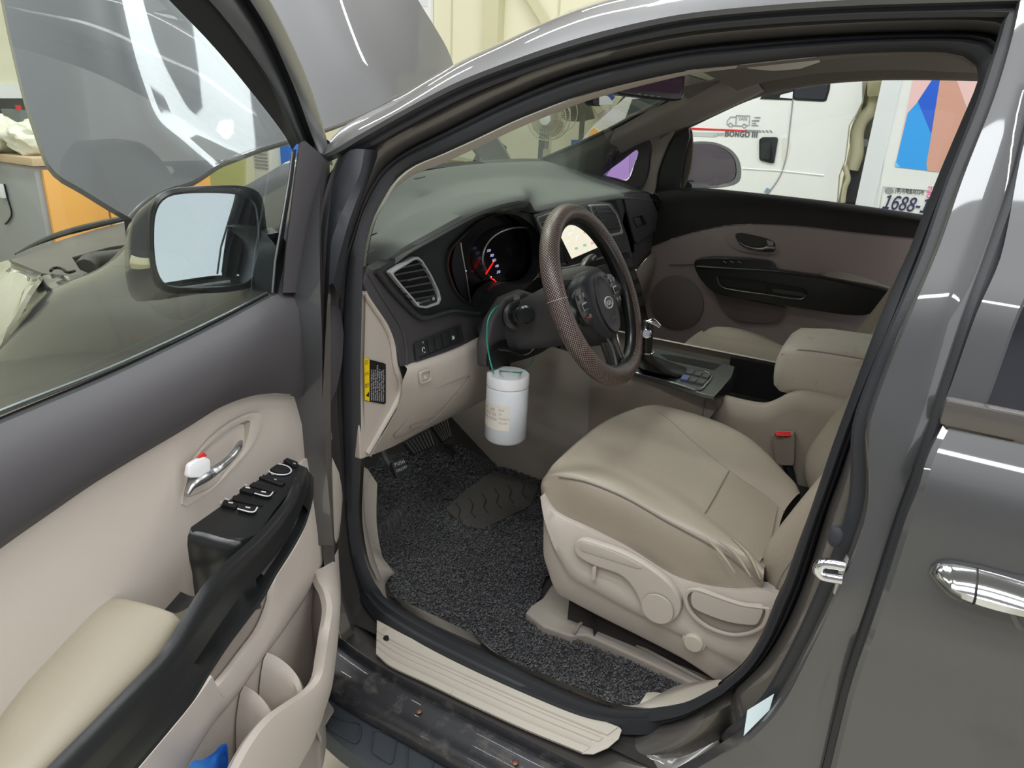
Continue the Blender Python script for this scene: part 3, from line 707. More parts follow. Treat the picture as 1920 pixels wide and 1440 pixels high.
plate('lock_switch_row', PZ, rnd([z5(p) for p in ((640,490),(670,470),(850,530),(820,555))], .15, 2), .004, M['black'], pod, off=.004, bv=.001)
plate('fold_switch_row', PZ, rnd([z5(p) for p in ((800,365),(840,360),(930,395),(920,430),(880,412))], .15, 2), .004, M['black'], pod, off=.004, bv=.001)
for c in ((680,490),(757,481),(776,517),(840,372),(905,408)):
    q = z5(c); plate('switch_icon', PZ, [(q[0]-2.4,q[1]-1.6),(q[0]+2.4,q[1]-.6),(q[0]+2,q[1]+1.6),(q[0]-2.6,q[1]+.6)], .0005, M['print_grey'], pod, off=.0052)
# inside release handle
hz = lambda L: [z5(p) for p in L]
ho = hz([(135,665),(150,580),(200,400),(330,230),(480,110),(600,55),(670,50),(685,80),(650,200),(560,330),(450,450),(330,570),(160,678)])
hi = hz([(165,612),(190,480),(230,370),(330,270),(480,150),(590,100),(603,108),(600,150),(560,300),(440,440),(400,500),(330,560),(180,622)])
ring('handle_bezel', DP(.014), smooth2(ho, 60), smooth2(hi, 60), .006, M['beige'], door, off=.004, ioff=.002, bv=.001)
ho2 = smooth2(hi, 40); A_ = on(DP(.016), ho2); cen = sum(A_, V()) / 40
bm = grid_bm([A_, [p.lerp(cen, .12) - DN * .006 for p in A_], [p.lerp(cen, .45) - DN * .010 for p in A_]], closed_u=True); bm.faces.new([v for v in bm.verts][-40:])
bowl = mk('handle_bowl', bm, mat('bowl_taupe', (146, 139, 124), .4, bump=.08, bscale=500), door)
lev = hz([(545,245),(520,300),(480,350),(430,395),(385,430),(350,455),(290,490),(215,540),(180,600)])
tube('release_lever', [at(DP(.045 if 0 < i < 5 else .03), p) for i, p in enumerate(lev)], [.0035, .0055, .006, .0065, .008, .010, .012, .010, .005], M['satin'], door, seg=12, n=30, flat=.7)
plate('lock_tab', DP(.035), rnd(hz([(190,492),(205,400),(300,347),(340,365),(345,440),(330,485)]), .25, 4), .008, M['white'], door, bv=.002)
plate('lock_flag', DP(.033), hz([(262,352),(298,318),(318,340),(300,352)]), .004, M['red'], door)
# window: glass, run channel, divider, sail trim
gl = [(-200,860),(0,780),(333,640),(430,592),(512,548),(548,282),(533,253),(467,167),(400,87),(317,0),(230,-90),(100,-200),(-300,-300)]
plate('door_window', DP(-.03), gl, .004, M['glass_door'], door)
loft('belt_seal', [on(DP(-.012), [(-120,850),(0,798),(200,714),(333,651),(430,601),(505,562)]), on(DP(-.024), [(-120,838),(0,786),(200,703),(333,641),(430,592),(503,553)]), on(DP(-.024), [(-120,834),(0,782),(200,699),(333,638),(430,589),(503,551)])], M['black'], door, nu=20)
tube('belt_moulding', on(DP(-.047), [(-120,824),(0,773),(200,694),(333,634),(430,587),(500,551)]), .0035, M['silver_dark'], door, seg=8, n=24)
fr_in = [(548,282),(533,253),(467,167),(400,87),(317,0),(230,-90)]
fr_te = [(556,270),(545,246),(505,160),(440,66),(385,0),(300,-90)]
fr_bl = [(585,285),(566,235),(540,165),(495,66),(455,0),(395,-90)]
fr_ou = [(621,310),(617,287),(597,217),(567,133),(533,57),(503,0),(450,-90)]
def k6(L): return L
rows_ = [cr(on(DP(-.034), fr_in), 30), cr(on(DP(-.026), fr_in), 30), cr(on(DP(-.012), fr_te), 30), [p + DN * .006 for p in cr(on(DP(-.012), fr_te), 30)], cr(on(DP(-.004), lerpl(fr_te, fr_bl, .6)), 30), cr(on(DP(-.010), fr_bl), 30), [p + DN * .012 for p in cr(on(DP(-.008), fr_bl), 30)], cr(on(DP(.004), lerpl(fr_bl, fr_ou[:6], .5)), 30), cr(on(DP(-.004), fr_ou), 30), cr(on(DP(-.03), [(p[0] + 3, p[1]) for p in fr_ou]), 30)]
mk('window_frame', grid_bm(rows_), M['gloss_black'], door, angle=30)
loft('window_divider', [on(DP(-.03), [(545,290),(538,345),(525,420),(513,490),(508,552)]), on(DP(-.018), [(550,280),(542,345),(529,420),(518,490),(513,549)]), on(DP(-.03), [(556,280),(548,345),(536,420),(526,490),(520,549)])], M['black'], door, nu=16)
tube('divider_trim', on(DP(-.014), [(549,285),(541,345),(528,420),(516,490),(511,549)]), .0018, M['satin'], door, seg=6)
sail = [[(560,268),(552,330),(543,400),(534,470),(527,549)], [(572,264),(568,330),(560,400),(552,470),(546,549)], [(598,286),(600,330),(598,400),(594,470),(586,549)], [(618,308),(619,340),(619,400),(616,470),(610,549)]]
loft('mirror_corner_trim', [on(DP(-.016), sail[0]), on(DP(.004), lerpl(sail[0], sail[1], .2)), on(DP(.008), sail[1]), on(DP(.012), sail[2]), on(DP(.006), lerpl(sail[2], sail[3], .85)), on(DP(-.02), sail[3])], M['char'], door, nu=20)

# outside mirror, carried on the door outside the glass
MN = V((-.32, -.94, .07)).normalized(); MC = at(DP(-.15), (390,450))
mp = (MC, MN)
mir = thing('side_mirror', 'dark grey side mirror on the open driver door, seen through its window', 'mirror', MC + V((0, 0, -.12)))
g_o = [(293,497),(290,417),(300,383),(322,367),(383,362),(450,366),(477,380),(485,417),(487,480),(483,502),(465,528),(433,536),(367,539),(312,533)]
h_o = [(284,500),(281,415),(290,376),(318,356),(383,349),(456,349),(488,364),(498,410),(501,470),(497,510),(478,535),(433,547),(367,550),(302,544)]
gO, gH = cr(on(mp, g_o), 60, True), cr(on((MC + MN * -.004, MN), h_o), 60, True)
bm = bmesh.new(); add_plate(bm, [p - MN * .004 for p in gO], MN, .002); mk('mirror_glass', bm, M['mirror'], mir)
cenm = sum(gH, V()) / 60
mk('mirror_rim', grid_bm([[p - MN * .008 for p in gO], gO, [a.lerp(b, .35) + MN * .002 for a, b in zip(gO, gH)], [a.lerp(b, .75) + MN * .001 for a, b in zip(gO, gH)], gH, [p - MN * .012 for p in gH]], closed_u=True), M['gloss_black'], mir)
side = DD.cross(V((0, 0, 1)))
def back(p, k):
    q = p.lerp(cenm, (0, .02, .10, .28, .6)[k]) - MN * (.012, .035, .06, .080, .092)[k]
    return q
shift = (at((MC, MN), (240, 480)) - at((MC, MN), (281, 440)))
rb_ = [[back(p, k) + shift * ((0, .6, 1.0, .9, .6)[k]) * max(0, min(1, (-(p - cenm).dot(RW @ V((1, 0, 0))) / .1 + .3))) for p in gH] for k in range(5)]
bm = grid_bm(rb_, closed_u=True); bm.faces.new([v for v in bm.verts][-60:])
mk('mirror_housing', bm, M['paint'], mir, angle=60)
loft('signal_lamp', [on((MC - MN * .012 , MN), [(246,478),(262,483),(287,484)]), on((MC - MN * .010, MN), [(243,491),(262,496),(288,497)]), on((MC - MN * .012, MN), [(246,504),(262,505),(287,502)])], mat('lamp_lens', (214, 205, 165), .15, .1, 1.0), mir, nu=10, nv=8)
loft('mirror_foot', [on(DP(-.04), [(500,440),(520,470),(514,548)]), on(DP(-.11), [(488,430),(480,480),(470,540)])], M['gloss_black'], mir, nu=12, thick=.02)
cl = thing('blue_cloth', 'crumpled bright blue cloth tucked in the door pocket', 'cloth', at(DP(.06), (410,1480)))
def cloth(pts, o, nm):
    R = []
    for j, row in enumerate(pts): R.append([at(DP(o + .012 * math.sin(i * 1.7 + j)), p) for i, p in enumerate(row)])
    return loft(nm, R, M['blue_cloth'], cl, nu=24, nv=16)
cloth([[(350,1500),(352,1442),(380,1424),(404,1412)],[(380,1500),(390,1450),(400,1420),(412,1398)],[(410,1500),(414,1450),(420,1415),(425,1394)],[(430,1500),(428,1460),(428,1425),(427,1400)]], .075, 'cloth_fold')
cloth([[(428,1500),(430,1440),(440,1420),(455,1404)],[(445,1500),(450,1450),(456,1424),(462,1404)],[(460,1500),(464,1460),(468,1430),(470,1408)]], .095, 'cloth_fold')

# ------------------------------------------------------------------ fender, bonnet, engine bay
fen = thing('front_fender', 'dark grey glossy front fender with the headlamp at far left', 'fender', at(('x', .0), (200,700)))
f_top = [(0,600),(45,556),(78,516),(100,512),(132,517),(168,514),(205,497),(232,462),(262,425),(330,394),(400,368),(460,346),(547,298),(612,262)]
xt = [.10, .12, .15, .17, .19, .20, .20, .19, .17, .16, .16, .16, .16, .16]
ft = cr([at(('x', x), p) for p, x in zip(f_top, xt)], 50)
f2 = [(0,640),(60,570),(110,540),(200,530),(300,520),(420,495),(540,420),(600,370)]
fz = [at(('x', .06), (p[0], p[1])) for p in f2]; f2w = cr(fz, 50)
f3 = cr([at(('x', .0), p) for p in [(-60,720),(20,640),(120,600),(300,585),(480,560),(600,520)]], 50)
f4 = cr([at(('x', -.03), p) for p in [(-140,860),(0,740),(120,690),(300,680),(480,660),(604,640)]], 50)
f5 = cr([at(('x', -.02), p) for p in [(-260,1080),(-60,960),(120,860),(300,840),(480,820),(606,800)]], 50)
f6 = [V((p.x + .01, p.y, p.z - .25)) for p in f5]
mk('fender_skin', grid_bm(loftR([[p + V((.03, 0, -.02)) for p in ft], ft, f2w, f3, f4, f5, f6], 60, 50)), M['paint'], fen)
hl1 = [on(('x', .30), [(-40,505),(0,492),(20,487),(45,492),(78,512)]), on(('x', .10), [(-60,560),(-10,535),(20,525),(45,530),(74,520)]), on(('x', .02), [(-60,640),(-20,610),(10,590),(30,575),(50,552)]), on(('x', .0), [(-60,720),(-30,680),(0,650),(12,620),(30,590)])]
loft('headlamp_lens', hl1, mat('headlamp_clear', (206, 204, 190), .06, .35, 1.0), fen, nu=20, nv=20, thick=.01)
bay = thing('engine_bay', 'open engine bay with taupe plastic covers and black intake', 'engine', at(('z', .6), (150,520)))
bz = ('z', 1.02)
plate('radiator_cover', bz, [(20,488),(60,470),(120,448),(180,430),(240,415),(290,402),(280,430),(240,458),(205,463),(135,482),(150,505),(170,514),(130,518),(80,512)], .01, mat('bay_cover', (112, 108, 98), .5, bump=.1, bscale=200, var=.15, vscale=9), bay, bv=.002)
tube('cover_edge', [p + V((0, 0, .012)) for p in on(bz, [(30,484),(60,468),(90,455),(120,444),(180,428),(240,414)])], [.002,.006,.010,.012,.012,.012], M['gloss_black'], bay, seg=8, n=24)
plate('bay_void', ('z', .96), [(120,470),(300,420),(300,540),(120,530)], .01, M['black'], bay)
tube('air_intake', on(('z', 1.0), [(160,505),(168,494),(180,490),(215,486),(250,478)]), .03, mat('intake_grey', (84, 82, 76), .5), bay, seg=12, n=14)
tube('hood_latch_cable', on(('z', 1.04), [(95,508),(104,502),(118,505),(128,511),(140,508)]), .004, M['black'], bay, seg=6, n=14)
hood = thing('bonnet', 'raised dark grey glossy bonnet standing open', 'bonnet', (1.0, 1.7, 1.2))
def HD(P):
    k = min(abs(P.x - .99) / .95, 1.15)
    return (P.y - 1.56 - .05 * k * k) - .82 * (P.z - 1.22)
hb_ = opn([(243,408),(262,388),(290,366),(320,352),(362,340),(417,307),(483,280),(530,266),(600,245),(680,215),(760,175),(815,142),(850,120)], 41)
ht_ = opn([(-16,-110),(150,-110),(380,-112),(560,-116),(735,-120)], 41)
hl_ = opn([(243,408),(205,386),(150,352),(112,330),(90,305),(72,258),(48,185),(30,112),(16,50),(4,-10),(-16,-110)], 31)
hr_ = opn([(850,120),(838,90),(815,50),(790,10),(768,-30),(735,-120)], 31)
def coons(s, t, i, j):
    B, T, Lf, R = hb_[i], ht_[i], hl_[j], hr_[j]
    return tuple((1-t)*B[k] + t*T[k] + (1-s)*Lf[k] + s*R[k] - ((1-s)*(1-t)*hb_[0][k] + s*(1-t)*hb_[-1][k] + (1-s)*t*ht_[0][k] + s*t*ht_[-1][k]) for k in (0, 1))
HR = []
for j in range(31):
    t = j / 30; HR.append([at(HD, coons(i / 40, t, i, j)) for i in range(41)])
hn = V((0, -.78, .62))
for j, r in enumerate(HR):
    for i, p in enumerate(r):
        s = i / 40
        p += hn * (.012 * math.exp(-((s - .27) / .05) ** 2) + .012 * math.exp(-((s - .80) / .05) ** 2))
bm = grid_bm(HR); thicken(bm, .018); mk('bonnet_skin', bm, M['paint'], hood, angle=50)
tube('bonnet_edge', [p + V((0, .012, -.004)) for p in HR[0]], .012, M['paint_dull'], hood, seg=8)
tube('bonnet_hinge', [at(('x', 1.72), (800,170)), at(('x', 1.72), (800,230)), at(('x', 1.7), (790,290))], .012, M['paint_dull'], hood, seg=8)
# ------------------------------------------------------------------ dashboard
dash = thing('dashboard', 'wide dashboard with grey-green pad, gauges and beige lower trim', 'dashboard', (.9, 1.0, .6))
DF = ('y', .88)
def fy(o): return ('y', .88 - o)
# pad top: from the windshield base to the rear brow
PW = [(640,335,1.16),(690,331,1.18),(740,325,1.20),(790,318,1.23),(840,312,1.26),(890,307,1.28),(940,304,1.29),(985,302,1.29),(1030,303,1.28),(1075,312,1.25),(1130,328,1.16),(1180,341,1.06),(1232,362,.93)]
PM = [(650,400,1.08),(695,388,1.08),(745,372,1.09),(795,358,1.10),(845,346,1.11),(890,338,1.12),(935,332,1.13),(975,330,1.13),(1015,331,1.12),(1060,336,1.09),(1115,344,1.03),(1170,353,.97),(1236,366,.90)]
PN = [(664,455,1.0),(700,440,.99),(748,418,.98),(798,397,.97),(848,378,.97),(893,362,.96),(940,350,.96),(975,348,.96),(1006,354,.97),(1052,356,.97),(1112,354,.96),(1168,357,.93),(1237,368,.895)]
PB = [(688,505,.945),(708,499,.92),(756,462,.875),(808,433,.85),(855,407,.835),(897,386,.83),(947,371,.83),(984,366,.83),(1000,385,.87),(1045,378,.885),(1110,370,.885),(1165,363,.885),(1238,370,.888)]
pp = [[at(('y', q[2]), q[:2]) for q in L] for L in (PW, PM, PN, PB)]
pfold = [p + V((0, -.010, -.016)) for p in pp[3]]; pfold2 = [p + V((0, .05, -.022)) for p in pp[3]]
wsb = [(640,335),(700,331),(767,321),(850,312),(940,304),(1023,302),(1062,310),(1100,320),(1140,331),(1180,341),(1213,350),(1232,362)]
wsy = [1.14, 1.16, 1.19, 1.25, 1.28, 1.28, 1.25, 1.20, 1.14, 1.06, .99, .93]
r_ws = [at(('y', y), p) for p, y in zip(wsb, wsy)]
m1 = [(650,400),(700,385),(767,365),(850,345),(940,332),(1010,330),(1060,335),(1110,342),(1150,350),(1190,357),(1220,361),(1238,371)]
m1y = [1.08,1.08,1.08,1.08,1.10,1.10,1.09,1.05,1.0,.97,.94,.91]
br_ = [(690,505),(708,499),(758,460),(813,430),(857,405),(897,385),(947,370),(990,375),(1045,372),(1110,362),(1165,358),(1232,366)]
bry = [.93,.91,.88,.85,.83,.82,.81,.84,.86,.87,.87,.88]
r1_ = [at(('y', y), p) for p, y in zip(m1, m1y)]; r2_ = [at(('y', y), p) for p, y in zip(br_, bry)]
m15 = [(664,455),(700,440),(765,412),(830,385),(880,366),(930,352),(985,352),(1035,353),(1080,352),(1130,352),(1180,357),(1236,367)]
m15y = [1.0,.98,.96,.95,.95,.95,.96,.96,.96,.95,.93,.90]
r15 = [at(('y', y), p) for p, y in zip(m15, m15y)]
rl = [p + V((0, -.012, -.022)) for p in r2_]; rl2 = [p + V((0, .03, -.035)) for p in r2_]
front_drop = [p + V((0, .06, -.05)) for p in r_ws]
mk('dash_top_pad', grid_bm(loftM([[p + V((0, .06, -.05)) for p in pp[0]]] + pp + [pfold, pfold2])), M['dashpad'], dash, angle=60)
loft('windshield_base_black_strip', [r_ws, [p + V((0, .03, .006)) for p in r_ws]], M['black'], dash, nu=40)  # black line along the bottom of the windshield
# brow over the gauges with its free tip
brow_o = [(708,501),(756,464),(808,435),(855,409),(897,388),(947,373),(985,367),(993,375),(984,386),(962,391)]
brow_i = [(716,506),(764,472),(820,442),(862,421),(905,403),(940,396),(960,397),(968,398),(966,399),(960,398)]
byy = [.915,.868,.843,.828,.823,.823,.823,.825,.83,.835]
ba, bb = cr([at(('y', y), p) for p, y in zip(brow_o, byy)], 50), cr([at(('y', y + .02), p) for p, y in zip(brow_i, byy)], 50)
mk('gauge_brow', grid_bm([[p + V((0, .10, .0)) for p in ba], [p + V((0, .03, .004)) for p in ba], ba, [a.lerp(b, .3) + V((0, -.012, -.0)) for a, b in zip(ba, bb)], [a.lerp(b, .8) + V((0, -.004, 0)) for a, b in zip(ba, bb)], bb, [p + V((0, .09, .0)) for p in bb]]), M['dashpad'], dash, angle=60)
plate('brow_tip_end', ('y', .834), smooth2([(945,374),(985,368),(992,375),(984,385),(962,390),(940,395)], 30), .03, M['dashpad'], dash, bv=.004)
# fascia, left part with vent and cluster
fas = [(706,508),(764,474),(872,412),(962,394),(1002,402),(1060,384),(1118,372),(1162,366),(1175,400),(1190,450),(1192,480),(1150,500),(1080,505),(1010,520),(985,545),(940,560),(905,592),(847,584),(797,597),(779,590),(760,570)]
clo = [(863,447),(846,466),(839,490),(841,512),(852,542),(866,561),(882,570),(896,573),(905,567),(914,550),(926,538),(947,530),(975,532),(1000,525),(1016,500),(1018,470),(1012,440),(992,418),(965,402),(930,402),(895,418)]
def keyhole(o, h):
    i, j = min(((i, j) for i in range(len(o)) for j in range(len(h))), key=lambda t: (o[t[0]][0] - h[t[1]][0]) ** 2 + (o[t[0]][1] - h[t[1]][1]) ** 2)
    area_ = lambda L: sum(L[k - 1][0] * L[k][1] - L[k][0] * L[k - 1][1] for k in range(len(L)))
    if area_(o) * area_(h) > 0: h = h[::-1]; j = len(h) - 1 - j
    return o[:i + 1] + h[j:] + h[:j + 1] + o[i:]
fas = keyhole(fas, smooth2(clo, 50))
plate('fascia_panel', DF, fas, .03, M['fascia'], dash, off=-.004)
tube('fascia_edge', on(fy(.004), [(706,508),(735,545),(762,574),(779,590),(797,597),(847,584),(897,590)]), .006, M['fascia'], dash, n=40, seg=8)
# left air vent
v_o = [(728,510),(773,482),(782,481),(790,488),(807,515),(821,545),(825,560),(821,570),(797,578),(783,576),(770,560),(748,535)]
def shrink(L, k, c=None):
    c = c or (sum(p[0] for p in L) / len(L), sum(p[1] for p in L) / len(L))
    return [(c[0] + (p[0] - c[0]) * k, c[1] + (p[1] - c[1]) * k) for p in L]
def vent(outer, slats, name, mt=None, k=.9, sh=(0, 0)):
    o = rnd(outer, .12, 2); i = shrink(o, k)
    vf = ring('vent_frame', fy(.006), o, i, .012, mt or M['vent_silver'], dash, off=.004, bv=.0012)
    plate('vent_well', fy(.0), i, .004, M['black'], dash, off=.0005)
    for a, b in slats:
        P, Q = at(fy(.004), a), at(fy(.004), b)
        d = (Q - P).normalized(); bm = bmesh.new(); add_box(bm, (P + Q) / 2, ((Q - P).length, .010, .0035), (d, V((0, 1, -.25)).normalized(), d.cross(V((0, 1, -.25)).normalized())))
        mk('vent_slat', bm, M['fascia'], vf)
vent(v_o, [((742,504),(787,494)), ((736,516),(795,505)), ((744,528),(802,518)), ((752,540),(807,530)), ((760,551),(811,543)), ((768,562),(813,555))], 'left')
tube('vent_tab', on(fy(.012), [(764,526),(789,520)]), .0018, M['satin'], dash, seg=6)
plate('vent_wheel_panel', fy(.004), [(772,562),(815,551),(818,566),(797,573),(784,572)], .004, M['fascia'], dash, off=.004)
tube('vent_wheel', on(fy(.013), [(788,568),(805,563)]), .0022, M['satin'], dash, seg=6)
for c in ((784,569),(813,560)):
    p = at(fy(.012), c); tube('vent_icon', [p + V((math.cos(a) * .003, 0, math.sin(a) * .003)) for a in [i * PI / 6 for i in range(12)]], .0006, M['print_white'], dash, seg=4, closed=True)
# instrument cluster
clo = [(863,447),(846,466),(839,490),(841,512),(852,542),(866,561),(882,570),(896,573),(905,567),(914,550),(926,538),(947,530),(975,532),(1000,525),(1016,500),(1018,470),(1012,440),(992,418),(965,402),(930,402),(895,418)]
o = smooth2(clo, 60)
A_ = on(fy(.005), o); Bk = on(('y', .925), shrink(o, .97))
mk('cluster_bezel', grid_bm([[p + V((0, .01, 0)) for p in A_], A_, [a.lerp(b, .15) + V((0, -.004, 0)) for a, b in zip(A_, Bk)], Bk], closed_u=True), M['gloss_black'], dash)
bm = bmesh.new(); add_plate(bm, [p + V((0, -.002, 0)) for p in on(('y', .925), shrink(o, 1.02))], V((0, -1, 0)), .004); mk('cluster_face', bm, mat('cluster_black', (10, 10, 13), .2), dash)
gy = ('y', .905)
garc = [(930,531),(916,517),(906,495),(907,470),(920,448),(943,433),(972,426),(1000,430),(1018,445),(1026,470),(1020,500),(1005,518),(976,531)]
tube('gauge_ring', on(gy, garc), .0028, M['satin'], dash, n=60, seg=8)
tube('tacho_edge', on(gy, [(864,455),(868,480),(875,520),(882,566)]), .0016, M['satin'], dash, n=12, seg=6)
plate('side_gauge_panel', ('y', .912), smooth2([(862,452),(852,470),(848,500),(856,535),(870,560),(880,565),(873,520),(867,480)], 30), .003, mat('cluster_grey', (34, 36, 42), .4), dash)
ng = ('y', .903)
tube('needle', on(ng, [(911,514),(926,490)]), .0016, M['red_glow'], dash, seg=6)
tube('fuel_needle', on(ng, [(919,520),(931,529)]), .0016, M['red_glow'], dash, seg=6)
for b_, c in (('100', (916,470)), ('80', (922,479)), ('60', (926,488)), ('40', (931,499)), ('20', (934,510))):
    text('gauge_numeral', b_, ng, (c[0] - 3.2, c[1] + 2.6), (c[0] + 3.2, c[1] + 1.6), M['white_glow'], dash, height=.0065)
for c in ((921,519),(926,524),(874,508)):
    p = at(ng, c); box('gauge_tick', p, (.004, .001, .0014), M['white_glow'], dash)
plate('cluster_underside', ('y', .965), [(850,560),(1075,505),(1075,700),(900,700)], .01, M['black'], dash)
# centre stack
cs_o = [(1001,402),(1060,386),(1118,377),(1146,381),(1160,400),(1176,440),(1186,480),(1186,500),(1150,505),(1040,525),(1024,480),(1012,430)]
plate('centre_panel', fy(.006), cs_o, .01, M['silver_dark'], dash, bv=.002)
vent([(1003,407),(1036,396),(1052,440),(1024,450)], [((1006,411),(1036,402)), ((1009,418),(1038,410)), ((1012,426),(1040,418)), ((1015,434),(1042,427))], 'centre', k=.9)
vent([(1100,384),(1140,382),(1156,402),(1168,438),(1132,446)], [((1113,391),(1143,388)), ((1117,399),(1149,396)), ((1120,407),(1153,404)), ((1124,415),(1157,412)), ((1128,423),(1161,420)), ((1132,431),(1164,428))], 'centre', k=.88)
plate('screen_bezel', fy(.012), rnd([(1036,420),(1102,398),(1118,412),(1134,478),(1066,498)], .08, 2), .012, M['gloss_black'], dash, bv=.0015)
scr = [(1042,424),(1070,411),(1100,405),(1110,430),(1121,464),(1072,485)]
plate('touch_screen', fy(.0125), scr, .002, M['screen'], dash)
mic = [mat('icon_' + n_, c_, .5, emit=.6) for n_, c_ in (('teal', (160, 205, 190)), ('yellow', (236, 214, 140)), ('pink', (232, 190, 190)), ('pale', (240, 240, 240)))]
for (cx, cy), mi in (((1058,436),3),((1078,428),3),((1084,446),3),((1096,436),1),((1064,456),3),((1080,466),0),((1096,460),0),((1110,456),2),((1070,440),3)):
    plate('screen_icon', fy(.0131), [(cx-3,cy-2),(cx+3,cy-3.5),(cx+4,cy+1.5),(cx-2,cy+3)], .0004, mic[mi], dash)
plate('screen_key_panel', fy(.016), [(1026,455),(1052,462),(1062,492),(1030,498)], .008, M['gloss_black'], dash, bv=.002)
lathe('volume_knob', at(fy(.018), (1034,482)), (0, -1, 0), [(0, 0), (.012, 0), (.011, .012), (.006, .014), (0, .014)], M['satin'], dash, seg=20)
tube('centre_trim_strip', on(fy(.016), [(1030,500),(1060,502),(1100,492),(1140,480),(1180,468)]), .0035, M['satin'], dash, n=24, seg=8)
plate('control_panel', fy(.02), [(1046,508),(1130,488),(1180,474),(1200,530),(1216,600),(1206,640),(1150,640),(1080,600)], .016, M['gloss_black'], dash, bv=.002)
for r in range(4):
    for c in range(3):
        x0, y0 = 1120 + c * 22 + r * 8, 500 - c * 6 + r * 24
        plate('control_button', fy(.024), rnd([(x0,y0),(x0+19,y0-5),(x0+24,y0+11),(x0+5,y0+16)], .15, 2), .004, M['silver_dark'], dash, bv=.0008)
box('card_slot_light', at(fy(.026), (1170,560)), (.03, .002, .004), M['print_white'], dash)
# passenger side upper lid with latch, end vent
gbl = rnd([(1169,367),(1216,360),(1243,418),(1243,424),(1196,457),(1190,452)], .12, 3)
plate('dash_right_panel', fy(-.004), [(1150,366),(1185,357),(1235,365),(1250,400),(1259,432),(1250,452),(1225,470),(1195,506),(1180,500),(1172,440),(1160,400)], .03, M['char'], dash, bv=.006, seg=3)
plate('glovebox_lid', fy(.004), gbl, .008, M['char'], dash, bv=.002)
ring('lid_gap', fy(.002), shrink(gbl, 1.03), shrink(gbl, 1.0), .003, M['black'], dash)
plate('latch_pocket', fy(.005), [(1187,408),(1204,403),(1213,420),(1194,427)], .002, M['black'], dash, off=.0006)
plate('latch', fy(.008), [(1188,410),(1199,407),(1204,421),(1194,425)], .003, M['char'], dash, bv=.0008)
ev = [(1222,363),(1229,361),(1240,378),(1250,405),(1252,416),(1246,417),(1237,400),(1228,380)]
plate('end_vent_well', fy(.006), ev, .002, M['black'], dash)
tube('end_vent_trim', on(fy(.009), [(1223,362),(1232,366),(1243,384),(1252,408),(1252,417),(1247,418)]), .004, M['satin'], dash, n=24, seg=8)
for i in range(7):
    a = opn([(1226,368),(1234,385),(1247,412)], 7)[i]; tube('end_vent_slat', on(fy(.008), [(a[0] - 3, a[1]), (a[0] + 5, a[1] + 2)]), .0022, M['fascia'], dash, seg=5)
loft('dash_right_lower', [on(fy(.01), [(1255,434),(1240,458),(1215,482),(1195,504),(1180,520)]), on(fy(.02), [(1256,450),(1243,478),(1220,505),(1198,525),(1180,545)]), on(fy(-.02), [(1258,468),(1246,498),(1226,528),(1204,556),(1185,580)]), on(fy(-.06), [(1258,484),(1247,512),(1229,545),(1208,580),(1190,610)])], M['beige_dark'], dash, nu=24, nv=12)
loft('dash_right_wall', [on(('y', .90), [(1262,420),(1258,470),(1240,530),(1215,580),(1190,620)]), on(('y', 1.15), [(1262,420),(1258,470),(1240,530),(1215,580),(1190,640)])], M['dark_carpet'], dash, nu=20)
# charcoal panel with the switch bank
kp = [(689,500),(706,508),(735,545),(762,576),(779,592),(797,598),(847,585),(862,584),(880,588),(900,592),(906,600),(908,628),(902,636),(845,662),(769,685),(752,688),(744,653),(727,609),(692,560),(682,530)]
plate('knee_panel', fy(-.002), kp, .03, M['char'], dash, bv=.004, seg=3)
tube('panel_fold', on(fy(-.001), [(690,512),(719,560),(740,592),(754,618),(762,655),(762,684)]), .0035, M['char'], dash, n=30, seg=8)
bank = [(781,644),(856,613),(862,640),(784,671)]
swb = ring('switch_bezel', fy(.0), shrink(bank, 1.16), bank, .004, M['fascia'], dash, off=.004, bv=.001)
T = [0, .26, .44, .62, .80, 1]
for i in range(5):
    def q(t, v): 
        a = (bank[0][0] + (bank[1][0] - bank[0][0]) * t, bank[0][1] + (bank[1][1] - bank[0][1]) * t); b = (bank[3][0] + (bank[2][0] - bank[3][0]) * t, bank[3][1] + (bank[2][1] - bank[3][1]) * t)
        return (a[0] + (b[0] - a[0]) * v, a[1] + (b[1] - a[1]) * v)
    plate('bank_switch', fy(.003), [q(T[i] + .01, .02), q(T[i + 1] - .01, .02), q(T[i + 1] - .01, .98), q(T[i] + .01, .98)], .006, M['fascia'], swb, bv=.0008)
p = at(fy(.0045), (794,655)); tube('dimmer_icon', [p + V((math.cos(a) * .0045, 0, math.sin(a) * .0045)) for a in [i * PI / 5 for i in range(8)]], .0008, M['print_white'], dash, seg=4)
text('dimmer_marks', '+', fy(.0035), (791,646), (794,645), M['print_white'], dash); text('dimmer_marks', '-', fy(.0035), (794,666), (797,665), M['print_white'], dash)
p = at(fy(.0045), (850,633)); 
for k in (-1, 0, 1): tube('traction_icon', [p + V((k * .003 - .002, 0, .004)), p + V((k * .003 + .001, 0, 0)), p + V((k * .003 - .001, 0, -.004))], .0008, M['print_white'], dash, seg=4)
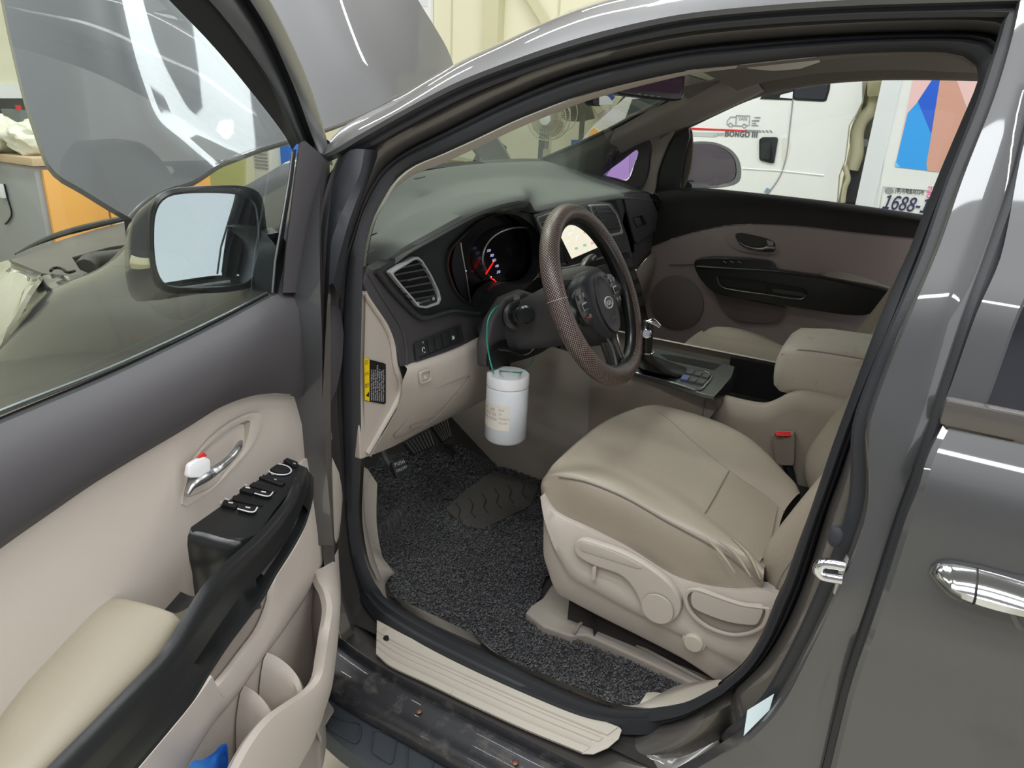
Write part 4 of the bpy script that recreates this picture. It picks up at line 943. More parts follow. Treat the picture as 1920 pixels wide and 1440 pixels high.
# beige knee bolster
bo = [[(762,688),(800,676),(845,661),(880,646),(904,634),(911,640)], [(755,715),(800,706),(850,692),(885,678),(912,665),(917,690)], [(752,745),(795,752),(845,740),(885,722),(915,705),(918,715)], [(728,795),(775,793),(830,775),(870,757),(908,735),(918,738)], [(690,856),(735,838),(785,812),(830,790),(880,765),(918,745)]]
by = [.875,.865,.875,.905,.955]
rows_ = [on(('y', y), r) for y, r in zip(by, bo)]
rows_ += [[p + V((0, .06, .0)) for p in rows_[-1]]]
rows_ = [[p + V((0, .08, .0)) for p in rows_[0]]] + rows_
mk('knee_bolster', grid_bm(loftR(rows_[:-1], 40, 36) + [cr(rows_[-1], 40)]), M['beige'], dash, angle=50)
def bsurf(p):            # bolster front depth at a pixel row
    return interp(p[1], [(650,.872),(700,.864),(745,.874),(790,.902),(850,.95)])
tube('compartment_outline', [at(('y', bsurf((p[0], p[1])) - .001), p) for p in opn([(786,742),(800,735),(880,704),(879,710),(860,735),(825,775),(800,795),(740,822),(760,790),(784,745)], 50)], .0012, M['beige_dark'], dash, seg=5)
ring('button_bezel', ('y', .860), rnd([(786,698),(808,690),(810,712),(788,721)], .2, 3), rnd([(789,701),(805,695),(807,711),(791,717)], .2, 3), .004, M['beige'], dash, off=.002, bv=.0006)
plate('start_button', ('y', .861), rnd([(790,702),(804,697),(806,710),(792,715)], .2, 3), .004, M['beige'], dash, bv=.0006)
p = at(('y', .859), (797,707)); tube('button_icon', [p + V((math.cos(a) * .003, 0, math.sin(a) * .003)) for a in [i * PI / 5 for i in range(10)]], .0008, M['print_white'], dash, seg=4, closed=True)
plate('pull_recess', ('y', .905), [(770,800),(832,766),(822,780),(805,792),(772,804)], .003, M['beige_dark'], dash)
# beige end cap of the dash, with its raised rim and the warning sticker
cap = [(676,536),(692,560),(711,584),(727,609),(738,632),(744,653),(750,688),(757,712),(757,733),(746,760),(690,857),(676,862),(672,780),(670,640)]
plate('dash_end_cap', fy(-.012), cap, .05, M['beige'], dash, bv=.004, seg=3)
tube('end_cap_rim', on(fy(-.008), [(682,547),(700,574),(720,604),(734,636),(742,690),(750,712),(751,733),(740,760),(688,850)]), .006, M['beige'], dash, n=50, seg=8)
tube('end_cap_seam', on(fy(-.004), [(757,735),(748,764),(720,812),(694,856)]), .0016, M['beige_dark'], dash, n=16, seg=5)
stk = fy(-.0105)
wl_ = plate('warning_label', stk, rnd([(682,671),(720,681),(723,683),(723,755),(720,758),(683,751)], .04, 2), .001, M['black'], dash, off=.0008)
plate('warning_label_band', stk, [(682,671),(692,673),(692,752),(683,750)], .001, M['yellow'], wl_, off=.0012)
plate('warning_triangle', stk, [(685,742),(691,734),(691,744)], .0004, M['print_black'], wl_, off=.0016)
for k, s_ in enumerate(('경', '고', '주의')):
    text('label_text', s_, stk, (690, 726 - k * 22), (690, 718 - k * 22), M['print_black'], wl_, off=.0016, kind='cjk', height=.011)
random.seed(3)
for k in range(7):
    x = 697 + k * 3.7; y1 = 750 + k * .4
    text('label_text', '에어백이 장착된 차량입니다 어린이'[random.randint(0, 2):15 + random.randint(-4, 2)], stk, (x, y1), (x, 684 + random.randint(0, 12)), M['print_white'], wl_, off=.0014, kind='cjk', height=.0045)
# left defroster outlet
dv = smooth2([(683,462),(690,445),(705,437),(720,438),(727,447),(722,457),(705,463),(690,465)], 30)
_a, _b, _c2 = at(('y', .935), (695,482)), at(('y', .90), (735,462)), at(('y', .975), (708,438))
pd_ = (_a + V((0, -.004, .004)), (_b - _a).cross(_c2 - _a).normalized())
ring('defroster_frame', pd_, dv, shrink(dv, .84), .004, M['dashpad'], dash, off=.003, bv=.0008)
plate('defroster_well', pd_, shrink(dv, .86), .003, M['black'], dash, off=.001)
for a, b in (((686,450),(718,441)), ((685,457),(722,448)), ((690,463),(720,456))): tube('defroster_slat', [p + V((0, 0, .002)) for p in on(pd_, [a, b])], .003, M['dashpad'], dash, seg=6)
plate('airbag_mark', (at(('y', .90), (695,476)), V((0, -.5, 1))), [(686,473),(700,467),(703,470),(690,478)], .0005, mat('pad_emboss', (70, 74, 72), .7), dash, off=.003)
plate('sunlight_sensor_slot', ('z', at(('y', 1.12), (790,333)).z + .004), [(776,334),(798,330),(797,332),(778,336)], .001, M['black'], dash)

# ------------------------------------------------------------------ steering wheel and column
WC = V((.612, .608, 1.119)); tl, yw = math.radians(26.6), math.radians(2.8)
Wn = V((math.sin(yw) * math.cos(tl), -math.cos(tl) * math.cos(yw), math.sin(tl))).normalized()
Wr = V((0, 0, 1)).cross(Wn) * -1; Wr = (-Wn).cross(V((0, 0, 1))).normalized(); Wu = Wr.cross(-Wn).normalized()
WP = (WC, Wn)
R_ = .1913; r_ = .0215
m_cov = bpy.data.materials.new('dotted_cover'); m_cov.use_nodes = True
nt = m_cov.node_tree; b = nt.nodes['Principled BSDF']; b.inputs['Roughness'].default_value = .38
uvn = nt.nodes.new('ShaderNodeUVMap'); mp_ = nt.nodes.new('ShaderNodeMapping'); mp_.inputs['Scale'].default_value = (1, 1, 1)
sx = nt.nodes.new('ShaderNodeSeparateXYZ'); nt.links.new(uvn.outputs[0], sx.inputs[0])
def mth(op, a, b_=None):
    n_ = nt.nodes.new('ShaderNodeMath'); n_.operation = op
    for i, v in enumerate((a, b_)):
        if v is None: continue
        if isinstance(v, (int, float)): n_.inputs[i].default_value = v
        else: nt.links.new(v, n_.inputs[i])
    return n_.outputs[0]
NU, NV = 210, 24
a1 = mth('MULTIPLY', sx.outputs[0], NU); a2 = mth('MULTIPLY', sx.outputs[1], NV)
s_ = mth('ADD', a1, a2); d_ = mth('SUBTRACT', a1, a2)
f1 = mth('SUBTRACT', mth('FRACT', s_), .5); f2_ = mth('SUBTRACT', mth('FRACT', d_), .5)
rr = mth('ADD', mth('MULTIPLY', f1, f1), mth('MULTIPLY', f2_, f2_)); dot = mth('LESS_THAN', rr, .055)
mx = nt.nodes.new('ShaderNodeMix'); mx.data_type = 'RGBA'; mx.inputs['A'].default_value = srgb((58, 50, 49)); mx.inputs['B'].default_value = srgb((196, 172, 162))
nt.links.new(dot, mx.inputs['Factor']); nt.links.new(mx.outputs['Result'], b.inputs['Base Color'])
bp = nt.nodes.new('ShaderNodeBump'); bp.inputs['Strength'].default_value = .3; bp.inputs['Distance'].default_value = .001; nt.links.new(dot, bp.inputs['Height']); nt.links.new(bp.outputs[0], b.inputs['Normal'])
wheel = thing('steering_wheel', 'black steering wheel in a dark dotted leather cover', 'steering wheel', WC - Wu * .2)
def torus(name, R, r, mt, a0=0, a1_=2 * PI, nu=120, nv=24, flat=1.0, off=0.0, phase=0.0):
    bm = bmesh.new(); uv = bm.loops.layers.uv.new('UVMap'); full = abs(a1_ - a0 - 2 * PI) < 1e-6
    n1 = nu if full else nu + 1; G = []
    for i in range(n1):
        a = a0 + (a1_ - a0) * i / nu; d = Wr * math.cos(a) + Wu * math.sin(a)
        G.append([bm.verts.new(WC + Wn * off + d * (R + r * flat * math.cos(c)) + Wn * (r * math.sin(c))) for c in [phase + k * 2 * PI / nv for k in range(nv)]])
    for i in range(nu):
        for k in range(nv):
            f = bm.faces.new((G[i][k], G[(i + 1) % n1][k], G[(i + 1) % n1][(k + 1) % nv], G[i][(k + 1) % nv]))
            for l, (u_, v_) in zip(f.loops, ((i, k), (i + 1, k), (i + 1, k + 1), (i, k + 1))): l[uv].uv = (u_ / nu, v_ / nv)
    return mk(name, bm, mt, wheel)
torus('rim_cover', R_, r_, m_cov)
torus('inner_rim', R_ - .006, .0175, M['gloss_black'], off=-.001, flat=1.15)
def wp(u, w, o=0):
    w -= .014
    return WC + Wr * u + Wu * w + Wn * o
# hub: rounded shield with oval centre pad
hub_o = [(-.075,.048),(-.05,.066),(0,.070),(.05,.066),(.075,.048),(.078,.01),(.070,-.035),(.052,-.070),(.025,-.092),(0,-.096),(-.025,-.092),(-.052,-.070),(-.070,-.035),(-.078,.01)]
def hubring(k, o): return [wp(p.x * k, p.y * k, o) for p in cr([V((a, b, 0)) for a, b in hub_o], 60, True)]
bm = grid_bm([hubring(1.0, -.045), hubring(1.03, -.02), hubring(1.0, -.002), hubring(.93, .010), hubring(.8, .016), hubring(.5, .021)], closed_u=True); bm.faces.new([v for v in bm.verts][-60:])
mk('hub_cover', bm, mat('hub_black', (52, 53, 58), .42, bump=.08, bscale=700), wheel, angle=70)
def oval(cx, cy, a, b_, o, n=50): return [wp(cx + a * math.cos(t), cy + b_ * math.sin(t), o) for t in [i * 2 * PI / n for i in range(n)]]
bm = grid_bm([oval(0, -.014, .049, .066, .018), oval(0, -.014, .050, .067, .0215), oval(0, -.014, .046, .063, .022), oval(0, -.014, .044, .061, .0205), oval(0, -.014, .03, .04, .0235)], closed_u=True); bm.faces.new([v for v in bm.verts][-50:])
mk('airbag_pad', bm, mat('pad_black', (58, 57, 62), .5, bump=.1, bscale=900), wheel, angle=70)
bm = bmesh.new(); ov = oval(0, -.012, .0225, .0125, .0245, 40)
add_tube(bm, ov, .0016, 6, True); pad_o = bpy.data.objects['airbag_pad']; em = mk('emblem_ring', bm, M['print_white'], pad_o)  # chrome ring: its bright reflection is put in as plain white
bm = bmesh.new(); add_plate(bm, oval(0, -.012, .021, .0115, .0245, 30), Wn, .002); mk('emblem_field', bm, M['gloss_black'], pad_o)
def wpt(nm, body, u0, u1, w, mt, o, h): 
    p0, p1 = wp(u0, w, o), wp(u1, w, o)
    # project through the pad plane
    cu = bpy.data.curves.new(nm, 'FONT'); cu.body = body; cu.resolution_u = 3
    f = font('sans'); cu.font = f if f else cu.font; cu.offset = .02 if h > .006 else 0
    tmp = bpy.data.objects.new('t', cu); COL.objects.link(tmp); bpy.context.view_layer.update()
    me = bpy.data.meshes.new_from_object(tmp.evaluated_get(bpy.context.evaluated_depsgraph_get())); bpy.data.objects.remove(tmp)
    xs = [v.co.x for v in me.vertices]; ys = [v.co.y for v in me.vertices]; sc = (u1 - u0) / (max(xs) - min(xs)); sy = h / max(ys); x0 = min(xs); org = origin_of(wheel)
    for v in me.vertices: v.co = wp(u0 + (v.co.x - x0) * sc, w + v.co.y * sy, o) - org
    me.materials.clear(); me.materials.append(mt); oo = bpy.data.objects.new(nm, me); COL.objects.link(oo); oo.parent = pad_o; return oo
wpt('emblem_letters', 'KIΛ', -.0150, .0150, -.0170, M['print_white'], .0250, .0100)  # white in place of chrome, gleam painted into the letters
wpt('airbag_text', 'AIRBAG', -.012, .012, -.05, M['print_grey'], .0238, .0045)
# spokes
for sx_ in (-1, 1):
    sp = [[(.066, .035), (.10, .038), (.14, .030), (.183, .022)], [(.066, -.03), (.10, -.028), (.14, -.020), (.183, -.022)]]
    a = cr([wp(sx_ * u, w, -.004) for u, w in sp[0]], 16); b_ = cr([wp(sx_ * u, w, -.004) for u, w in sp[1]], 16)
    mk('spoke', grid_bm([[p - Wn * .012 for p in a], a, [p.lerp(q, .5) + Wn * .008 for p, q in zip(a, b_)], b_, [p - Wn * .012 for p in b_]], closed_v=True), M['gloss_black'], wheel)
    pn = [(.076,.040),(.108,.042),(.124,.026),(.122,-.014),(.108,-.034),(.080,-.036),(.074,-.01)]
    P = cr([wp(sx_ * u, w, .008) for u, w in pn], 36, True); bm = bmesh.new(); add_plate(bm, P, Wn, .014); bmesh.ops.recalc_face_normals(bm, faces=bm.faces[:]); bevel(bm, .002)
    sp_o = mk('spoke_switch_panel', bm, M['gloss_black'], wheel)
    for (u, w, du, dw, mt) in ((.087,.027,.014,.012,M['silver_dark']), (.105,.027,.014,.012,M['silver_dark']), (.097,.004,.028,.018,M['satin']), (.097,.004,.020,.011,M['black']), (.088,-.020,.013,.010,M['silver_dark']), (.104,-.020,.011,.010,M['red'] if sx_ < 0 else M['silver_dark'])):
        c = wp(sx_ * u, w, .0115 if mt is M['black'] else .0095)
        if mt is M['red']: c = wp(sx_ * u, w, .0125); du = dw = .004
        bm = bmesh.new(); add_box(bm, c, (du, dw, .005), (Wr, Wu, Wn)); bmesh.ops.recalc_face_normals(bm, faces=bm.faces[:]); bevel(bm, .0012); mk('spoke_button', bm, mt, sp_o)
ls = [(-.034,-.075),(-.026,-.10),(-.028,-.14),(-.04,-.178),(.04,-.178),(.028,-.14),(.026,-.10),(.034,-.075)]
P = [wp(u, w, -.006) for u, w in ls]; bm = bmesh.new(); add_plate(bm, P, Wn, .014); bmesh.ops.recalc_face_normals(bm, faces=bm.faces[:]); bevel(bm, .003)
mk('lower_spoke', bm, M['gloss_black'], wheel)
for sx_ in (-1, 1): tube('lower_spoke_trim', [wp(sx_ * .030, -.085, .003), wp(sx_ * .022, -.11, .004), wp(sx_ * .026, -.145, .002), wp(sx_ * .036, -.170, 0)], .003, M['satin'], wheel, n=16, seg=8)
tube('cover_seam', [WC + (Wr * math.cos(a) + Wu * math.sin(a)) * (R_ + (r_ + .0004) * math.cos(c)) + Wn * ((r_ + .0004) * math.sin(c)) for a in (math.radians(172),) for c in [i * 2 * PI / 20 for i in range(20)]], .0009, M['beige_dark'], wheel, seg=5, closed=True)
# column shroud
col_ = thing('steering_column', 'dark plastic steering column shroud with stalks behind the wheel', 'steering column', (.6, .75, .95))
ax = -Wn
def colring(d, hw, ht_, hb, dy=0): 
    c = WC + ax * d
    return [c + Wr * (hw * math.copysign(abs(math.cos(t)) ** .6, math.cos(t))) + Wu * ((ht_ if math.sin(t) > 0 else hb) * math.copysign(abs(math.sin(t)) ** .7, math.sin(t))) for t in [i * 2 * PI / 40 for i in range(40)]]
bm = grid_bm([colring(.035, .062, .052, .070), colring(.045, .070, .058, .080), colring(.08, .074, .060, .085), colring(.12, .074, .055, .085), colring(.30, .05, .03, .05)], closed_u=True)
bm.faces.new([v for v in bm.verts][:40]); mk('column_shroud', bm, M['char'], col_, angle=60)
sh = [[(1015,520),(990,550),(930,580),(915,610),(912,660),(916,692)], [(1020,560),(1000,610),(960,640),(935,660),(925,680),(920,695)], [(1030,600),(1035,640),(1030,665),(1000,685),(960,693),(922,697)]]
plate('lower_shroud', ('y', .80), [(950,560),(985,545),(1030,560),(1045,640),(1036,652),(1000,668),(930,688),(913,690),(912,650),(925,600)], .03, M['char'], col_, bv=.010, seg=3)
plate('shroud_recess', ('y', .794), smooth2([(917,668),(925,648),(950,637),(980,630),(1005,632),(1020,641),(1030,650),(1000,668),(960,680),(920,690)], 40), .006, M['black'], col_)
tube('tilt_lever', on(('y', .775), [(935,655),(950,656),(965,662),(978,666),(990,662),(1000,654)]), [.004,.007,.006,.005,.005,.003], M['gloss_black'], col_, n=20, seg=8, flat=.6)
# ignition style stalk end facing the driver
b0 = at(('x', .548), (968,592)); sa = (V((-.62, -.72, .30))).normalized()
lathe('stalk_collar', b0, sa, [(0, 0), (.034, 0), (.034, .006), (.028, .010), (.024, .010), (.024, .004), (0, .004)], M['gloss_black'], col_, seg=28)
lathe('stalk_knob', b0 + sa * .004, sa, [(.019, 0), (.019, .028), (.015, .032), (.015, .042), (.020, .046), (.021, .060), (.016, .066), (0, .066)], M['gloss_black'], col_, seg=24)
plate('stalk_cap', (b0 + sa * .0705, sa), rnd([(963,553),(974,552),(975,561),(964,564)], .2, 2), .002, M['silver_dark'], col_)
# wiper stalk, right side
tube('wiper_stalk', [WC + ax * .05 + Wr * .07 + Wu * .045, WC + ax * .05 + Wr * .105 + Wu * .062, WC + ax * .05 + Wr * .155 + Wu * .075, WC + ax * .048 + Wr * .178 + Wu * .078], [.008, .013, .014, .009], M['gloss_black'], col_, n=20, seg=12)
plate('upper_shroud', (WC + ax * .03 + Wu * .062, (Wn * .6 + Wu).normalized()), [(1048,505),(1090,497),(1120,500),(1140,515),(1100,523),(1050,525)], .02, M['char'], col_, bv=.004)

# ------------------------------------------------------------------ bottle hanging on a green string
bt = thing('plastic_bottle', 'white plastic bottle with paper label hanging on green string', 'bottle', at(('x', .50), (953,820)))
bx = ('x', .50); b1, b2 = at(bx, (953,822)), at(bx, (953,700)); bh = (b2 - b1).length; bw_ = (at(bx, (987,760)) - at(bx, (920,760))).length / 2
mb = mat('milky_plastic', (228, 232, 238), .3, spec=.4)
b1 = V((b2.x, b2.y, b1.z)); bh = b2.z - b1.z
lathe('bottle_body', b1, (0, 0, 1), [(0, 0), (bw_ * .9, 0), (bw_, .006), (bw_ * 1.0, bh * .80), (bw_ * .97, bh * .825), (bw_ * .94, bh * .84), (0, bh * .84)], mb, bt, seg=40)
lathe('bottle_cap', b1 + V((0, 0, bh * .845)), (0, 0, 1), [(0, 0), (bw_ * 1.0, 0), (bw_ * 1.0, bh * .14), (bw_ * .96, bh * .155), (0, bh * .155)], M['white'], bt, seg=40)
bm = bmesh.new(); uvec = (CAM - b1); a0 = math.atan2(uvec.y, uvec.x)
G = [[bm.verts.new(b1 + V((math.cos(a0 + s) * bw_ * 1.008, math.sin(a0 + s) * bw_ * 1.008, z))) for s in [-.2 - i * .11 + .35 for i in range(20)]] for z in (bh * .24, bh * .62)]
for i in range(19): bm.faces.new((G[0][i], G[0][i + 1], G[1][i + 1], G[1][i]))
mk('paper_label', bm, mat('paper_label', (232, 226, 216), .6), bt)
def ctext(body, s0, s1, z, h, kind='sans'):
    cu = bpy.data.curves.new('t', 'FONT'); cu.body = body; cu.resolution_u = 2; f = font(kind); cu.font = f if f else cu.font
    tmp = bpy.data.objects.new('t', cu); COL.objects.link(tmp); bpy.context.view_layer.update()
    me = bpy.data.meshes.new_from_object(tmp.evaluated_get(bpy.context.evaluated_depsgraph_get())); bpy.data.objects.remove(tmp)
    xs = [v.co.x for v in me.vertices]; x0 = min(xs); sc = (s1 - s0) / (max(xs) - x0); ym = max(v.co.y for v in me.vertices); org = origin_of(bt)
    for v in me.vertices:
        s = a0 + s0 + (v.co.x - x0) * sc; v.co = b1 + V((math.cos(s) * bw_ * 1.014, math.sin(s) * bw_ * 1.014, z + v.co.y / ym * h)) - org
    me.materials.clear(); me.materials.append(M['print_grey']); o = bpy.data.objects.new('label_text', me); COL.objects.link(o); o.parent = bt
ctext('GC 2E', -1.35, -.55, bh * .52, .007); ctext('CMED 95', -1.35, -.5, bh * .45, .007); ctext('XBM-0504', -1.4, -.45, bh * .38, .007)
for k, w_ in enumerate((.25, .14, .5, .4)): ctext(('FAX', 'HP', 'INFORMATION', 'TEL 055')[k], -.35, -.35 + w_, bh * (.54 - .065 * k), .004)
loop = [at(('y', .72), p) for p in ((922,704),(920,690))] 
tp = b1 + V((0, 0, bh)); 
st_ = [at(bx, (930,712)), at(bx, (926,700)), at(('y', .742), (923,692)), at(('y', .758), (918,672)), at(('y', .765), (913,640)), at(('y', .765), (915,600)), at(('y', .77), (926,580)), at(('y', .80), (936,574))]
tube('string', st_, .0016, M['green'], bt, n=40, seg=6)
tube('string', [at(bx, (927,702)), at(('x', .51), (935,696)), at(('y', .725), (955,697)), at(('y', .74), (978,698)), at(('y', .755), (992,685)), at(('y', .765), (1000,672))], .0016, M['green'], bt, n=40, seg=6)
lathe('cap_hole', at(bx, (929,709)) + V((-.006, -.012, 0)), (-.75, -.6, 0), [(0, 0), (.004, 0), (.003, .002), (0, .002)], M['silver_dark'], bt, seg=12)

# ------------------------------------------------------------------ pedals
ped = thing('pedal_set', 'ribbed rubber brake and accelerator pedals above the black mat', 'pedals', at(('z', .42), (790,850)))
def pedal(nm, quad, yv, n):
    S = (at(('y', yv), quad[0]), V((-.1, -.85, .55)))
    pd0 = plate(nm, S, rnd(quad, .12, 3), .012, M['rubber'], ped, bv=.003)
    for i in range(n):
        t = (i + .5) / n
        a = lerpl([quad[0]], [quad[1]], t)[0]; b_ = lerpl([quad[3]], [quad[2]], t)[0]
        a2_, b2_ = lerpl([a], [b_], .08)[0], lerpl([a], [b_], .92)[0]
        n_ = snorm(S, at(S, a)); tube('pedal_rib', [p + n_ * .001 for p in on(S, [a2_, b2_])], .0016, mat('rib_grey', (104, 100, 96), .5) if 'rib' not in M else M['rib'], pd0, seg=6)
M['rib'] = mat('pedal_rib_rubber', (112, 106, 100), .5)
pedal('brake_pedal', [(757,829),(805,803),(817,836),(777,853)], 1.12, 8)
pedal('accelerator_pedal', [(808,797),(840,782),(847,820),(831,830)], 1.16, 6)
pb = (at(('y', 1.02), (750,880)), V((-.2, -.8, .6)))
plate('parking_brake_pedal', pb, rnd([(733,866),(758,859),(768,880),(745,898)], .2, 3), .014, M['rubber'], ped, bv=.003)
text('pedal_text', 'PUSH', pb, (741,875), (759,868), M['print_white'], ped, off=.001)
text('pedal_text', 'ON/OFF', pb, (744,886), (764,877), M['print_white'], ped, off=.001)
tube('pedal_arm', [at(('y', 1.10), (718,845)), at(('y', 1.08), (724,862)), at(('y', 1.04), (738,882)), at(('y', 1.03), (748,888))], .008, M['char'], ped, n=16, seg=8)
tube('pedal_arm', [at(('y', 1.2), (800,770)), at(('y', 1.15), (790,810))], .007, M['char'], ped, seg=8)
tube('pedal_arm', [at(('y', 1.22), (815,770)), at(('y', 1.19), (826,800))], .007, M['char'], ped, seg=8)
plate('foot_rest', ('y', 1.10), [(676,850),(700,858),(712,868),(700,875),(690,880),(676,880)], .02, M['char'], ped, bv=.003)
# ------------------------------------------------------------------ cabin floor
FLY = 1.02
def floorz(x, y): return .405 + max(0, y - FLY) * .85
cab = thing('cabin_floor', 'dark grey carpeted cabin floor with sloping toe board', 'floor', (1.0, .5, .38))
bm = grid_bm([[V((x, y, floorz(x, y))) for y in (-1.2, -.3, .3, .8, 1.02, 1.2, 1.4, 1.46)] for x in [.12 + i * .12 for i in range(15)]])
mk('carpet', bm, M['dark_carpet'], cab, angle=60)
mk('firewall', grid_bm([[V((x, y, z)) for x in (.05, 1.9)] for y, z in ((1.44, .7), (1.46, 1.0), (1.44, 1.25))]), M['dark_carpet'], cab)
# beige floor fixture in front of the seat rail
fx = [on(('z', .44), [(985,1150),(1008,1120),(1020,1103),(1040,1112)]), on(('z', .425), [(1000,1168),(1068,1192),(1085,1170),(1130,1185)])]
plate('seat_rail_cover', ('z', .44), [(985,1148),(995,1135),(1018,1120),(1034,1096),(1060,1098),(1180,1145),(1345,1235),(1340,1300),(1200,1235),(1100,1190),(1085,1190),(1070,1192),(1020,1175)], .035, M['beige_dark'], cab, bv=.006, seg=3)
tube('rail_edge', [p + V((0, 0, .004)) for p in on(('z', .44), [(1076,1190),(1090,1170),(1110,1168),(1200,1215),(1340,1290)])], .004, M['beige_dark'], cab, n=24, seg=6)
# coil floor mat
def inside(p, poly):
    c = False; j = len(poly) - 1
    for i in range(len(poly)):
        a, b = poly[i], poly[j]
        if (a[1] > p[1]) != (b[1] > p[1]) and p[0] < (b[0] - a[0]) * (p[1] - a[1]) / (b[1] - a[1]) + a[0]: c = not c
        j = i
    return c
FS = lambda P: P.z - floorz(P.x, P.y) - .012
mat_px = [(690,880),(716,858),(760,850),(820,833),(862,838),(900,856),(945,878),(1020,903),(1060,960),(1040,1060),(1012,1100),(1012,1120),(983,1150),(982,1160),(1010,1172),(1060,1195),(1120,1222),(1200,1245),(1280,1262),(1330,1280),(1320,1300),(1260,1300),(1215,1298),(1193,1324),(1150,1318),(1107,1302),(1057,1280),(973,1247),(923,1220),(887,1190),(827,1160),(740,1120),(729,1100),(738,1073),(723,1053),(703,1027),(690,985)]
poly = [(p.x, p.y) for p in [at(FS, q) for q in mat_px]]
cell = .0048
def curls(n):
    random.seed(11); vs = []; fs = []
    X0, X1 = min(p[0] for p in poly), max(p[0] for p in poly); Y0, Y1 = min(p[1] for p in poly), max(p[1] for p in poly)
    c = 0
    while c < n:
        x, y = random.uniform(X0, X1), random.uniform(Y0, Y1)
        if not inside((x, y), poly) or inside((x, y), heel): continue
        c += 1; r = random.uniform(.0025, .0055); a = random.uniform(0, 6.28); tw = random.uniform(2.6, 5.0); tx = random.uniform(-.8, .8); ty = random.uniform(-.8, .8); b0 = len(vs); z = floorz(x, y) + .014 + random.uniform(-.002, .005)
        for k in range(6):
            aa = a + tw * k / 5; q = V((x + r * math.cos(aa) + .0006 * k, y + r * math.sin(aa), z + r * (tx * math.cos(aa) + ty * math.sin(aa)) + .0006 * k)); d = V((math.cos(aa), math.sin(aa), 0))
            for m_ in range(3):
                th = m_ * 2.094; vs.append(tuple(q + d * (.0010 * math.cos(th)) + V((0, 0, .0010 * math.sin(th)))))
        for k in range(5):
            for m_ in range(3):
                fs.append((b0 + k * 3 + m_, b0 + k * 3 + (m_ + 1) % 3, b0 + (k + 1) * 3 + (m_ + 1) % 3, b0 + (k + 1) * 3 + m_))
    return vs, fs
x0, x1 = min(p[0] for p in poly), max(p[0] for p in poly); y0, y1 = min(p[1] for p in poly), max(p[1] for p in poly)
nx, ny = int((x1 - x0) / cell), int((y1 - y0) / cell)
bm = bmesh.new(); G = {}
heel = [(p.x, p.y) for p in [at(FS, q) for q in [(835,955),(868,925),(925,885),(985,905),(1008,915),(995,950),(905,992),(870,985)]]]
step_ = [(p.x, p.y) for p in [at(FS, q) for q in [(735,1035),(790,1012),(815,985),(832,996),(812,1018),(745,1050)]]]
def mv(i, j):
    if (i, j) in G: return G[(i, j)]
    x, y = x0 + (i + random.uniform(-.3, .3)) * cell, y0 + (j + random.uniform(-.3, .3)) * cell
    h = noise.noise(V((x * 130, y * 130, 0))) * .006 + random.uniform(-.0035, .0035)
    if inside((x, y), heel): h = .004
    h += .010 * math.exp(-((y - 1.06) / .02) ** 2) if x < .5 else 0
    G[(i, j)] = bm.verts.new((x, y, floorz(x, y) + .014 + h)); return G[(i, j)]
for i in range(nx):
    for j in range(ny):
        if inside((x0 + (i + .5) * cell, y0 + (j + .5) * cell), poly): bm.faces.new((mv(i, j), mv(i + 1, j), mv(i + 1, j + 1), mv(i, j + 1)))
res = bmesh.ops.extrude_edge_only(bm, edges=[e for e in bm.edges if len(e.link_faces) == 1])
for v in [g for g in res['geom'] if isinstance(g, bmesh.types.BMVert)]: v.co.z -= .022
fm = mk('coil_surface', bm, M['mat'], None, smooth=False)
fmt = thing('floor_mat', 'black coiled vinyl mat with rubber heel pad on the driver floor', 'floor mat', fm.location.copy())
fm.location = (0, 0, 0); fm.parent = fmt
vs_, fs_ = curls(17000)
me = bpy.data.meshes.new('coil_loops'); me.from_pydata([tuple(V(v) - fmt.location) for v in vs_], [], fs_); me.materials.append(mat('coil_loop_vinyl', (74, 74, 77), .45)); me.update()
ol = bpy.data.objects.new('coil_loops', me); COL.objects.link(ol); ol.parent = fmt; ol['kind'] = 'stuff'
hp_ = [at(lambda P: P.z - floorz(P.x, P.y) - .019, q) for q in rnd([(835,957),(868,925),(925,884),(985,903),(1010,915),(995,950),(905,994),(870,987)], .15, 3)]
bm = bmesh.new(); bm.faces.new([bm.verts.new(p + V((0, 0, .004))) for p in hp_]); r_e = bmesh.ops.extrude_face_region(bm, geom=bm.faces[:])
for v in [g for g in r_e['geom'] if isinstance(g, bmesh.types.BMVert)]: v.co.z -= .006
mk('heel_pad', bm, mat('heel_rubber', (66, 63, 62), .6, bump=.3, bscale=90, dirt=((96, 92, 86), .4, 20)), fmt, smooth=False)
for k in range(6):
    a = (855 + k * 24, 965 - k * 9); pts = [(a[0] - 12, a[1] - 8), (a[0] + 2, a[1] - 1), (a[0] + 8, a[1] + 8)]
    tube('heel_tread', [at(lambda P: P.z - floorz(P.x, P.y) - .024, q) for q in [(a[0], a[1] - 22), (a[0] + 8, a[1] - 10), (a[0] + 4, a[1] + 4), (a[0] + 12, a[1] + 14)]], .0022, mat('tread_rubber', (48, 46, 46), .6) if k == 0 else M['tread'], fmt, seg=5)
    if k == 0: M['tread'] = bpy.data.materials['tread_rubber']
